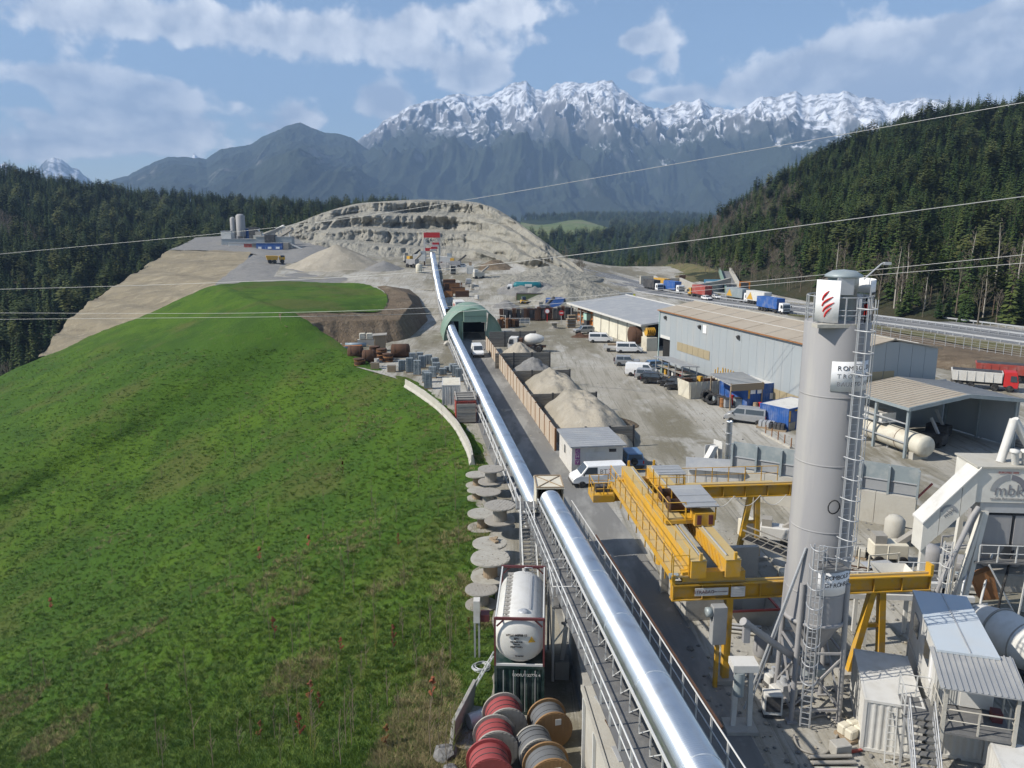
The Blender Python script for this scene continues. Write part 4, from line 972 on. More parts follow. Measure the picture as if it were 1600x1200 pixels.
tp = thing('timber_stack', 'weathered grey boards laid in rows on the red container roof', 'timber', (p.x-.2, p.y+2.2, 2.72), math.radians(6))
for k in range(11):
    MB().box((RND.uniform(-.1, .1), -2.2+k*.44, .05+RND.uniform(0, .03)), (2.5, RND.uniform(.18, .36), .08), rz=RND.uniform(-.05, .05)).build('board', M_greywood if k % 3 else M_darksteel, tp)
for s in (-1, 1): MB().box((s*1.15, 0, .14), (.16, 5.0, .1)).build('board', M_greywood, tp)
ga_ = thing('board_stack', 'grey boards stacked against the end of the red container', 'timber', (p.x+.1, p.y-.55, .1), math.radians(6))
for k in range(6): MB().box((0, .02*k % .05, .25+k*.38), (2.3, .16, .34)).build('board', M_greywood, ga_)

# tank container on the dark green container
gc = container('green_container', 'dark green shipping container carrying the white tank container', (.50, 38.4, 0), math.radians(-2.7), body=M_dkgreen, H=2.62)
text_obj('container_number', 'UXXU 132776 4', .2, M_white, gc, (.35, -3.1, 2.2), FRONT)
tk = thing('tank_container', 'white cylindrical tank in a maroon frame on top of the green container', 'tank container', (.50, 38.4, 2.63), math.radians(-2.7))
R_ = 1.25; zc_ = 1.28
mb = MB(); mb.lathe([(0.0, -3.16), (.45, -3.12), (.85, -3.02), (1.1, -2.88), (R_, -2.6), (R_, 2.35), (1.05, 2.62), (.85, 2.8), (.45, 2.93), (0, 2.98)], 40, (0, 0, zc_), axis='Y'); mb.build('tank_shell', M_white, tk)
for e in (-1, 1):
    mb = MB()
    for s in (-1, 1): mb.beam((s*1.19, e*2.97, 0), (s*1.19, e*2.97, 2.55), .09); mb.beam((s*1.1, e*2.97, 2.1), (s*.7, e*2.97, 2.5), .07)
    mb.beam((-1.2, e*2.97, 2.5), (1.2, e*2.97, 2.5), .12); mb.build('end_frame', M_maroon, tk); MB().beam((-1.14, e*2.97, .06), (1.14, e*2.97, .06), .1).build('end_sill', M_rail, tk)
mb = MB()
for s in (-1, 1): mb.beam((s*1.16, -2.9, 2.5), (s*1.16, 2.9, 2.5), .07)
mb.build('top_rail', M_rail, tk)
MB().box((.15, .1, 2.42), (.75, 3.9, .06)).build('top_walkway', M_roofgrey, tk)
for k in range(12): MB().box((-.62, -2.6+k*.44, 2.40), (.42, .30, .035)).build('walkway_slat', M_greywood, tk)
MB().tube([(.1, 2.3, 2.35), (.1, 2.3, 2.75), (.5, 2.3, 2.75), (.5, 2.3, 2.35)], .03, 6).lathe([(.28, 2.38), (.28, 2.52), (.1, 2.56)], 14, (.15, -2.2, 0)).build('manhole_cover', M_steel, tk)
for txt, sz, dx, dz in (('HMLU 442705 10', .14, -.14, .45), ('22T1', .12, -.14, .27), ('MAX GROSS 34 000', .07, -.14, .10), ('TARE 3 850', .07, -.14, -.03), ('CAPACITY 24 000 L', .07, -.14, -.16), ('non hazardous', .07, 0, -.68)):
    text_obj('lettering', txt, sz, M_text, tk, (dx, -3.165 if abs(dz) < .5 else -3.09, zc_+dz), FRONT, .04)
MB().add([(.42, -3.11, 1.35), (.78, -3.04, 1.35), (.60, -3.04, 1.66)], [(0, 1, 2)]).add([(.42, -3.14, 1.35), (.78, -3.08, 1.35), (.60, -3.08, 1.66)], [(0, 1, 2)]).build('warning_triangle', M_yellow, tk)
bxo = thing('switch_cabinet', 'white switch cabinet on a post left of the tank container', 'cabinet', (-1.95, 40.6, 0))
MB().box((0, 0, 2.9), (.35, .5, 1.3)).build('cabinet_box', M_white, bxo); MB().beam((-.12, 0, 0), (-.12, 0, 2.3), .1).beam((.12, 0, 0), (.12, 0, 2.3), .1).build('post', M_steel, bxo)
MB().box((.45, .1, 2.5), (.5, .6, .4)).build('terminal_box', M_maroon, bxo)
ld = thing('leaning_ladder', 'pale ladder leaning against the green container', 'ladder', (-1.9, 36.2, 0))
mb = MB()
for s in (0, .42): mb.beam((-.5, s, 0), (.98, s, 2.7), .06)
mb.build('stile', M_rail, ld)
for k in range(9): f = (k+.7)/9.6; MB().beam((-.5+1.48*f, 0, 2.7*f), (-.5+1.48*f, .42, 2.7*f), .035).build('rung', M_rail, ld)

# cable drums ------------------------------------------------------
def drum_parts(t, R, r, w, wood, barrel):
    # axis along Z, base at z=0
    for z in (0, w-.09):
        mb = MB(); mb.lathe([(0.06, z), (R, z), (R, z+.09), (0.06, z+.09)], 30, smooth=False); f = mb.build('flange', wood, t)
        for k in range(4):
            a = k*math.pi/2+.4; MB().lathe([(.035, 0), (.035, .03), (0, .035)], 6, (math.cos(a)*R*.42, math.sin(a)*R*.42, z+.088)).build('bolt', M_rust, f)
    pb_ = MB()
    for k in range(-4, 5):
        x = k*R*.21; hh = math.sqrt(max(.01, (R*.97)**2-(abs(x)+R*.09)**2)); pb_.box((x, 0, w+.008), (R*.195, 2*hh, .02))
    pb_.build('top_boards', wood, t)
    st_ = MB(); n = 22
    for k in range(n):
        a0, a1 = 2*math.pi*k/n, 2*math.pi*(k+.9)/n
        st_.add([(math.cos(a)*q_, math.sin(a)*q_, z) for q_ in (r,) for z in (.09, w-.09) for a in (a0, a1)], [(0, 1, 3, 2)])
    st_.lathe([(r-.03, .08), (r-.03, w-.08)], 22); st_.build('barrel', barrel, t)
GD = 'empty cable drums beside the conveyor'; M_palewood = mat('pale_flange_timber', (.40, .385, .34), rough=.9, col2=(.27, .25, .21), scale=2.5, dirt=(.2, .17, .13), dirt_amt=.5, dirt_scale=2)
d0 = thing('cable_drum', 'weathered grey empty wooden cable drum', 'cable drum', group=GD); drum_parts(d0, 1.15, .52, 1.25, M_greywood, M_greywood)
d1 = thing('cable_drum', 'empty cable drum with pale flanges and a brown barrel', 'cable drum', group=GD); drum_parts(d1, 1.15, .42, 1.2, M_palewood, M_wood)
drums = [(767, 732, 2.45, 0, 1.0, 'weathered grey empty cable drum on top of the stack nearest the red container'), (767, 732, 1.2, 1, 1.0, 'bottom cable drum of the stack nearest the red container'),
         (745, 739, 1.2, 1, .9, 'smaller pale cable drum on the grass side of the stack near the red container'), (745, 764, .95, 1, .72, 'low pale cable drum at the grass edge behind the tall grey drums'),
         (763, 767, 1.25, 0, .95, 'single grey cable drum between the two tall drum stacks'), (742, 770, .45, 1, .6, 'very low small drum at the grass edge'),
         (781, 789, 2.5, 0, 1.05, 'grey drum with planked flange topping the stack next to the stair'), (781, 789, 1.22, 1, 1.05, 'brown barrelled bottom drum of the stack next to the stair'),
         (754, 795, 1.6, 1, 1.05, 'pale cable drum leaning on the stack next to the stair, grass side'), (765, 849, 1.25, 1, 1.08, 'pale flanged drum with a scrap of yellow timber on its top'),
         (766, 872, 2.4, 1, 1.12, 'pale drum topping the stack right behind the tank container'), (766, 872, 1.2, 1, 1.12, 'bottom drum of the stack right behind the tank container'),
         (752, 918, 1.2, 0, .9, 'steel grey drum standing beside the white switch cabinet')]
first = {0: True, 1: True}
for px, py, zt, kd, s, lab in drums:
    p = G(px, py, zt); src = (d0, d1)[kd]; hgt = (1.25, 1.2)[kd]*s; z = max(0.0, zt-hgt); rz = RND.uniform(0, 6)
    z = 0.0 if zt < 1.7 else z
    if first[kd]: first[kd] = False; o = src; o.location = (p.x, p.y, z); o.rotation_euler = (0, 0, rz); o.scale = (s, s, s); o['label'] = lab
    else: o = dup(src, (p.x, p.y, z), rz, lab, GD, s)
wd = thing('timber_scrap', 'scrap of yellow timber lying on a pale cable drum', 'timber', G(772, 845, 1.36)); MB().box((0, 0, .06), (.3, .9, .12), rz=.5).box((.1, .1, .16), (.25, .5, .1), rz=-.3).build('plank', M_wood, wd)
wr = thing('wire_coil', 'loose coil of grey wire lying on the ground by the switch cabinet', 'wire coil', (-1.7, 39.4, .03))
for k in range(5): MB().tube([(math.cos(a*.52)*.42+.1*math.sin(k*2), math.sin(a*.52)*.40, .04+.05*k) for a in range(13)], .03, 6).build('wire_loop', M_steel, wr)

M_redcable = mat('red_cable_winding', (0.30, 0.065, 0.065), rough=.6, col2=(0.23, .055, .055), scale=2, stretch=(1, 8, 1))
M_greycable = mat('grey_cable_winding', (0.14, 0.145, 0.15), rough=.6, col2=(0.10, .105, .11), scale=2, stretch=(1, 8, 1))
M_orangewood = mat('fresh_brown_plywood', (0.28, 0.165, 0.075), rough=.8, col2=(0.2, .125, .065), scale=1.5)
def full_drum(label, loc, rz, R, w, cable, wood, fill=.86, sticker=False):
    t = thing('full_cable_drum', label, 'cable drum', loc, rz, 'full cable drums')
    for s in (-1, 1):
        f = MB().lathe([(.05, s*w/2-.045), (R, s*w/2-.045), (R, s*w/2+.045), (.05, s*w/2+.045)], 40, (0, 0, R), smooth=False, axis='Y').build('flange', wood, t)
        if s < 0:
            pl_ = MB()
            for k in range(-5, 6):
                x = k*R*.17; hgt = math.sqrt(max(0, (R*.95)**2-x*x)); pl_.box((x, -w/2-.055, R), (R*.155, .02, 2*hgt))
            pl_.build('flange_boards', wood, f)
            if sticker: MB().box((.25, -w/2-.075, R+.45), (.28, .02, .3)).build('paper_label', M_white, f)
    mb = MB(); n = 16; prof = []
    for k in range(n+1):
        y = -w/2+.05+(w-.1)*k/n; prof.append((R*fill-.012, y)); 
        if k < n: prof.append((R*fill+.012, y+(w-.1)/n*.5))
    mb.lathe(prof, 40, (0, 0, R), axis='Y'); cw = mb.build('cable_winding', cable, t)
    for y in (-.15, .22): MB().lathe([(R*fill+.013, y), (R*fill+.02, y+.005), (R*fill+.02, y+.025), (R*fill+.013, y+.03)], 32, (0, 0, R), axis='Y').build('strap', M_darksteel, cw)
    return t
full_drum('red cable drum closest to the green container front', (-.35, 33.6, 0), .16, .98, 1.25, M_redcable, M_greywood)
full_drum('middle red cable drum of the row of three', (-.75, 31.9, 0), .12, .98, 1.2, M_redcable, M_greywood)
full_drum('red cable drum with bare red face, last of the row away from the container', (-.95, 30.1, 0), .10, 1.0, 1.25, M_redcable, M_redcable)
full_drum('grey cable drum with brown plywood flange and two paper labels', (1.75, 33.3, 0), .22, .95, 1.1, M_greycable, M_orangewood, sticker=True)
full_drum('smaller grey cable drum between the other two grey drums', (1.05, 31.6, 0), .25, .85, 1.0, M_greycable, M_greywood, .95)
full_drum('grey cable drum with orange rim and red straps beside the red row', (1.55, 29.9, 0), .18, 1.02, 1.1, M_greycable, M_orangewood, .88, True)

# concrete slab, corrugated pipe, rock at the grass edge
sl = thing('retaining_slab', 'grey precast concrete panel standing at the edge of the grass', 'concrete panel', (-2.35, 34.3, 0), math.radians(-14))
MB().box((0, 0, .75), (.18, 3.4, 1.7), ry=.12).build('panel', M_concrete, sl, .02); MB().box((.45, 0, .08), (.9, 3.3, .16)).build('foot', M_concrete, sl)
cpipe = thing('corrugated_pipe', 'short piece of ribbed zinc pipe behind the concrete panel', 'pipe', (-1.55, 34.3, .55), .5)
MB().lathe([(.36+.03*(k % 2), -.6+k*.06) for k in range(21)], 20, axis='X').build('pipe_wall', M_steel, cpipe)
def rock(name, label, loc, s, m, seed):
    r = random.Random(seed); bm = bmesh.new(); bmesh.ops.create_icosphere(bm, subdivisions=2, radius=1)
    for v in bm.verts: v.co = Vector((v.co.x*s[0], v.co.y*s[1], v.co.z*s[2]))*(1+r.uniform(-.18, .18))
    me = bpy.data.meshes.new(name); bm.to_mesh(me); bm.free(); me.materials.append(m); o = bpy.data.objects.new(name, me); COL.objects.link(o); o.location = loc; return finish(o, label, 'rock')
rock('boulder', 'grey boulder at the lower end of the concrete panel', (-3.05, 32.2, .15), (.55, .6, .4), M_gravel, 4)
rock('boulder', 'smaller pale boulder below the concrete panel foot', (-2.7, 31.0, .1), (.4, .5, .3), M_gravel, 5)

# precast barrier along the grass edge
bpts = [G(634, 604), G(662, 622), G(690, 645), G(711, 668), G(726, 692), G(735, 712), G(738, 727)]
bar = thing('concrete_barrier', 'curved line of pale precast barrier blocks between meadow and yard', 'barrier', (bpts[3].x, bpts[3].y, 0))
bc = resample(np.array([tuple(p) for p in bpts]), 27)
for k in range(26):
    a, b = Vector(bc[k]), Vector(bc[k+1]); d = (b-a); c_ = (a+b)/2-Vector(bar.location); rz = math.atan2(d.y, d.x)
    prof = [(-.32, 0), (.32, 0), (.28, .15), (.12, .4), (.09, 1.15), (-.09, 1.15), (-.12, .4), (-.28, .15)]
    ux = Vector((math.cos(rz), math.sin(rz), 0)); uy = Vector((-ux.y, ux.x, 0)); L = d.length*.985
    MB().prism([c_+uy*q_[0]+Vector((0, 0, q_[1]-.05+RND.uniform(-.03, .03))) for q_ in prof], -ux*L/2, ux*L/2).build('barrier_block', M_concpale, bar)

# pallets of grey blocks, and the scrap by the haul road
M_block = mat('grey_block_pallet', (0.17, 0.20, 0.215), rough=.9, col2=(0.25, .28, .29), scale=2, bump=.2)
def pallet_stack(loc, rz, h, label):
    t = thing('block_pallet', label, 'pallet', loc, rz, 'pallets of grey blocks'); MB().box((0, 0, .07), (1.2, 1.0, .14)).build('pallet', M_wood, t)
    n = max(2, int(h/.32))
    for k in range(n): MB().box((RND.uniform(-.03, .03), RND.uniform(-.03, .03), .14+.16+k*.32), (1.12, .94, .30)).build('block_layer', M_block, t)
    for s in (-.3, .3): MB().box((s, 0, .14+n*.16), (.04, 1.0, n*.32+.03)).build('strap', M_steel, t)
    return t
k = 0
for (px, py, h) in [(628, 579, 1.9), (640, 582, 2.3), (652, 586, 2.4), (666, 597, 1.9), (669, 607, 2.4), (676, 590, 1.6), (660, 575, 2.1), (645, 570, 2.0), (656, 566, 1.7), (670, 570, 1.7), (680, 575, 1.9), (682, 583, 1.6), (692, 586, 1.2), (712, 588, 1.9), (718, 596, 2.0), (708, 582, 1.4), (700, 580, .9)]:
    g = G(px, py); k += 1
    pallet_stack((g.x, g.y, 0), RND.uniform(-.2, .2)+AX, h, 'strapped pallet of grey concrete blocks in the block store beside the cream container')
def lying_tank(name, label, loc, rz, R, L, m, cat='tank', ends=True):
    t = thing(name, label, cat, loc, rz)
    MB().lathe([(0, -L/2-.12), (R*.6, -L/2-.08), (R, -L/2+.1), (R, L/2-.1), (R*.6, L/2+.08), (0, L/2+.12)], 26, (0, 0, R), axis='X').build('shell', m, t)
    for s in (-.3, .3): MB().lathe([(R+.02, s*L-.06), (R+.05, s*L), (R+.02, s*L+.06)], 26, (0, 0, R), axis='X').build('hoop', M_rust, t)
    return t
for i, (px, py, rz, R, L, lab) in enumerate([(556, 562, .15, 1.25, 2.6, 'large rust brown steel reel at the meadow end of the scrap row'), (577, 566, .2, 1.1, 2.2, 'rust brown steel reel second from the meadow end of the scrap row'), (626, 558, .1, 1.2, 3.2, 'long rusty steel drum at the haul road end of the scrap row')]):
    g = G(px, py); lying_tank('rusty_reel', lab, (g.x, g.y, 0), rz, R, L, M_rust, 'steel reel')
for i, (px, py, n, lab) in enumerate([(586, 560, 9, 'stack of rusty ring segments against the second steel reel'), (597, 562, 8, 'stack of rusty ring segments in the middle of the scrap row'), (606, 565, 6, 'lower stack of rusty ring segments before the long steel drum'), (562, 571, 5, 'low stack of rusty rings in front of the large reel')]):
    g = G(px, py); t = thing('ring_stack', lab, 'steel rings', (g.x, g.y, 0), RND.uniform(0, 3), 'stacks of rusty rings')
    for k in range(n): MB().lathe([(.75, 0), (.95, .02), (.95, .2), (.75, .22)], 16, (RND.uniform(-.08, .08), RND.uniform(-.08, .08), k*.25)).build('ring', M_rust if k % 3 else M_rustlight, t)
hut = thing('wooden_hut', 'small wooden hut with a flat pale roof by the earth bank', 'hut', (G(594, 548).x, G(594, 548).y, 0), .12)
for s in (-1, 1): MB().box((s*1.0, 0, 1.5), (.08, 2.0, 3.0)).build('side_wall', M_wood, hut)
MB().box((0, -1.0, 1.5), (1.92, .08, 3.0)).build('front_wall', M_wood, hut); MB().box((0, 1.0, 1.5), (1.92, .08, 3.0)).build('back_wall', M_wood, hut)
for k in range(8): MB().box((-.85+k*.24, -1.06, 1.5), (.03, .04, 2.95)).build('batten', M_greywood, hut)
MB().box((0, 0, 3.08), (2.7, 2.8, .14), ry=-.06).build('roof', M_greywood, hut)
for (px, py, nm, lab, kind) in [(567, 533, 'water_tank', 'pale square plastic water tank on a block beside the wooden hut', 0), (578, 533, 'water_tank', 'pale water tank touching the wooden hut wall', 0)]:
    g = G(px, py+6); t = thing(nm, lab, 'tank', (g.x, g.y, 0), .1)
    MB().box((0, 0, .55), (2.0, 1.2, 1.1)).build('plinth', M_concrete, t); MB().box((0, 0, 1.75), (1.2, 1.1, 1.2)).build('tank_body', M_cream, t, .12)
    MB().tube([(-.6, -.56, 1.2), (-.6, -.56, 2.3), (.6, -.56, 2.3), (.6, -.56, 1.2)], .03, 5).tube([(-.62, -.57, 1.75), (.62, -.57, 1.75)], .03, 5).build('cage', M_steel, t)
M_pipeblue = mat('blue_grey_pipe', (0.24, 0.31, 0.36), rough=.4, scale=2)
for i, (px, py, rz, L, m_, lab) in enumerate([(531, 553, .1, 6, M_pipeblue, 'blue grey pipe lying in front of the white block heap'), (535, 557, .15, 5, M_steel, 'grey pipe at the grass edge beside the large reel'), (525, 548, .05, 5, M_pipeblue, 'upper blue grey pipe before the white blocks'), (541, 546, .3, 6, M_orange, 'orange steel beam lying across the pipes'), (556, 542, .05, 4, M_pipeblue, 'short thick blue grey pipe below the earth bank')]):
    g = G(px, py); t = thing('steel_pipe', lab, 'pipe', (g.x, g.y, .4), rz)
    if m_ is M_orange: MB().box((0, 0, 0), (L, .3, .5)).box((0, 0, .27), (L, .6, .06)).box((0, 0, -.27), (L, .6, .06)).build('beam', m_, t)
    else: MB().lathe([(.34, -L/2), (.42, -L/2), (.42, L/2), (.34, L/2)], 18, axis='X').build('pipe_wall', m_, t)
wb = thing('block_heap', 'heap of white packed blocks at the meadow end of the scrap row', 'blocks', (G(512, 546).x, G(512, 546).y, 0))
for k in range(16): MB().box((RND.uniform(-2, 2.4), RND.uniform(-1, 1), .3+.55*(k % 3)), (.8, .7, .55), rz=RND.uniform(-.4, .4)).build('block', M_white if k % 4 else M_wood, wb)
for (px, py, lab) in [(586, 573, 'brown crate standing by the grey post at the gravel edge'), (612, 578, 'brown crate full of stones before the block pallets')]:
    g = G(px, py+3); t = thing('wooden_crate', lab, 'crate', (g.x, g.y, 0), .1); 
    for k in range(3): MB().box((0, -.5, .2+k*.36), (1.3, .05, .3)).build('slat', M_wood, t); MB().box((-.65, 0, .2+k*.36), (.05, 1.0, .3)).build('slat', M_wood, t); MB().box((.65, 0, .2+k*.36), (.05, 1.0, .3)).build('slat', M_wood, t); MB().box((0, .5, .2+k*.36), (1.3, .05, .3)).build('slat', M_wood, t)
    MB().box((0, 0, .55), (1.2, .92, .9)).build('filling', M_gravel, t)
g = G(589, 573); t = thing('manhole_pipe', 'upright grey concrete pipe on a pale slab at the gravel edge', 'pipe', (g.x, g.y, 0)); MB().lathe([(.42, 0), (.42, 1.4), (.3, 1.4), (.3, .9), (0, .9)], 16).build('pipe_wall', M_concrete, t); MB().box((-.2, 0, .03), (2.2, 1.3, .08)).build('slab', M_concpale, t)
# ------------------------------------------------------------------ timber fence along the road and the gravel bays
fn = thing('board_fence', 'long pale board fence with brown posts between road and gravel bays', 'fence', fa, math.atan2(fdir.y, fdir.x))
NP = 22; PL = (fb-fa).length/NP; FH = 2.45
pmesh = MB().box((PL/2, 0, FH/2), (PL-.14, .10, FH)).build('fence_panel', M_fence, fn); pmesh.location = (0, 0, -.03)
smesh = MB().box((0, 0, FH/2), (.13, .2, FH+.1)).build('fence_post', M_rustlight, fn)
for k in range(1, NP): inst('fence_panel', pmesh.data, fn, (k*PL, RND.uniform(-.02, .02), RND.uniform(-.06, .02)))
for k in range(1, NP+1): inst('fence_post', smesh.data, fn, (k*PL, 0, 0))
def bay_wall(end, L, h, lab):
    e = Vector(end); t = thing('bay_wall', lab, 'wall', (e.x, e.y, 0), math.atan2(fperp.y, fperp.x), 'timber bay walls')
    n = 6; bh = h/n
    for k in range(n): MB().box((-L/2, RND.uniform(-.02, .02), bh*(k+.5)), (L-.05, .16, bh-.035)).build('plank', M_plank, t)
    for x in (0, -L*.33, -L*.66): MB().box((x, 0, h/2), (.2, .26, h+.15)).build('wall_post', M_darksteel, t)
for px, py, L, h, lab in [(989, 697, 8.0, 2.3, 'plank bay wall right behind the flat roofed shed'), (931, 641, 8.6, 2.4, 'plank bay wall on the near side of the second gravel bay'), (890, 602, 8.6, 2.4, 'plank bay wall on the far side of the big sand heap'), (859, 574, 9.2, 2.6, 'plank bay wall beside the small brown gravel heap'), (836, 541, 9.0, 3.0, 'plank bay wall next to the white lorry with drum')]:
    bay_wall(G(px, py), L, h, lab)
def heap(name, label, c, rx, ry, h, m, rz=0, seed=0, n=46, rough=.16, cat='gravel heap', pw=1.25, ridge=0.0, z0=-.1):
    A = np.zeros((n//2+2, n+1, 3)); R = np.linspace(0, 1.12, n//2+2)[:, None]; T = np.linspace(0, 2*math.pi, n+1)[None]
    out = 1+.28*(fbm(np.cos(T)*1.5+seed, np.sin(T)*1.5, 3, seed)-.5)
    x = R*np.cos(T)*rx*out; y = R*np.sin(T)*ry*out
    z = h*np.clip(1-R**pw, -.2, 1)*np.ones_like(T)
    if ridge: z = h*np.clip(1-(np.maximum(0, np.abs(y)-ry*ridge)/(ry*(1-ridge)))**2-(x/rx)**2*.9, -.2, 1)
    nz = fbm(x*1.2/rx*3+seed, y*1.2/ry*3, 5, seed+2)-.5; z = z+nz*h*rough*2*np.clip(1.15-R*.6, 0, 1)+(ridged(T*6+nz, R*2, 3, seed+4)-.5)*h*.07*R
    A[..., 0] = x; A[..., 1] = y; A[..., 2] = z; A[:, -1] = A[:, 0]
    A[-1, :, 2] = -.35*h
    o = grid_obj(name, A, m, label, cat, None); o.location = (c[0], c[1], z0+c[2] if len(c) > 2 else z0); o.rotation_euler = (0, 0, rz); return o
def along(t, s): p = fa.lerp(fb, t)+fperp*s; return (p.x, p.y)
heap('sand_heap', 'large tan sand heap with dark clods between bay walls behind the shed', along(.135, 5.4), 4.6, 11.5, 3.5, M_sand, AX, 3, rough=.2, ridge=.35)
heap('sand_heap', 'pale sand heap in the bay beyond the large tan one', along(.37, 5.0), 4.3, 11.0, 3.2, M_sand, AX, 8, rough=.2, ridge=.35)
heap('gravel_heap', 'grey gravel heap spilling out past the end of the second bay wall', along(.26, 8.4), 2.6, 8.0, 1.7, M_gravel, AX, 9, pw=1.1)
heap('gravel_heap', 'low grey gravel heap against the fence in the third bay', along(.60, 4.6), 4.2, 6.2, 3.3, M_gravel, AX, 12, pw=1.1)
heap('gravel_heap', 'pale gravel heap in the last bay below the green hall', along(.84, 4.8), 4.2, 7.4, 3.3, M_sand, AX, 15, pw=1.1)
heap('earth_heap', 'small dark brown heap just outside the bay wall near the shed', tuple(G(966, 664))[:2], 2.6, 2.4, 1.1, M_earth, 0, 17)

# ------------------------------------------------------------------ flat roofed shed with the red lettered front
M_shedpanel = mat('white_shed_panel', (0.62, 0.60, 0.56), rough=.6, col2=(0.54, .52, .48), scale=.7, dirt=(.4, .36, .28), dirt_amt=.5, dirt_scale=.9)
M_purple = mat('purple_sign', (0.30, 0.10, 0.28), rough=.6)
sh = thing('flat_shed', 'white flat roofed shed with purple letter signs on its front', 'shed', (5.75, 73.4, 0), AX)
Wd_, Dp_, Hh_ = 5.0, 6.0, 2.8
MB().box((.04, Dp_/2, Hh_/2), (.1, Dp_, Hh_)).build('side_wall', M_shedpanel, sh); MB().box((Wd_-.04, Dp_/2, Hh_/2), (.1, Dp_, Hh_)).build('side_wall', M_shedpanel, sh)
MB().box((Wd_/2, .05, Hh_/2), (Wd_-.18, .1, Hh_)).build('front_wall', M_shedpanel, sh); MB().box((Wd_/2, Dp_-.05, Hh_/2), (Wd_-.18, .1, Hh_)).build('back_wall', M_shedpanel, sh)
rf = MB().box((Wd_/2, Dp_/2-.1, Hh_+.08), (Wd_+.5, Dp_+.8, .14)).build('roof', M_roofgrey, sh)
for k in range(9): MB().box((Wd_/2, .0+k*.75, Hh_+.16), (Wd_+.48, .05, .03)).build('roof_seam', M_steel, rf)
MB().box((-.02, 3.2, 1.7), (.06, .5, .8)).build('window', M_glass, sh)
d_ = MB().box((2.3, -.02, 1.1), (1.9, .06, 2.1)).build('door', M_white, sh); MB().box((3.1, -.07, 1.1), (.05, .06, .2)).build('handle', M_darksteel, d_)
MB().box((4.0, -.02, 2.3), (.7, .05, .3)).build('vent_grille', M_darksteel, sh)
for k, ch in enumerate('CHV'):
    s_ = MB().box((.55, -.03, 2.35-k*.55), (.46, .04, .48)).build('letter_sign', M_purple, sh); text_obj('letter', ch, .42, M_white, s_, (.55, -.055, 2.35-k*.55), FRONT)

# ------------------------------------------------------------------ vehicles
def wheel_parts(t, x, y, r, w, m=None):
    s = 1 if y > 0 else -1
    ty = MB().lathe([(r*.62, -w/2), (r*.93, -w/2), (r, -w/2+.04), (r, w/2-.04), (r*.93, w/2), (r*.62, w/2)], 22, (x, y, r), axis='Y').build('wheel', M_black, t)
    MB().lathe([(0, s*(w/2-.05)), (r*.3, s*(w/2-.02)), (r*.62, s*(w/2-.015)), (r*.64, s*(w/2-.08)), (0, s*(w/2-.09))], 16, (x, y, r), axis='Y').build('rim', m or M_rim, ty)
def loft(mb, ring):      # ring: (x, z, half width) around the side outline
    L = [Vector((x, -w, z)) for x, z, w in ring]; R = [Vector((x, w, z)) for x, z, w in ring]; n = len(ring)
    mb.add(L+R, [tuple(range(n)), tuple(range(n, 2*n))[::-1]]+[(i, n+i, n+(i+1) % n, (i+1) % n) for i in range(n)])
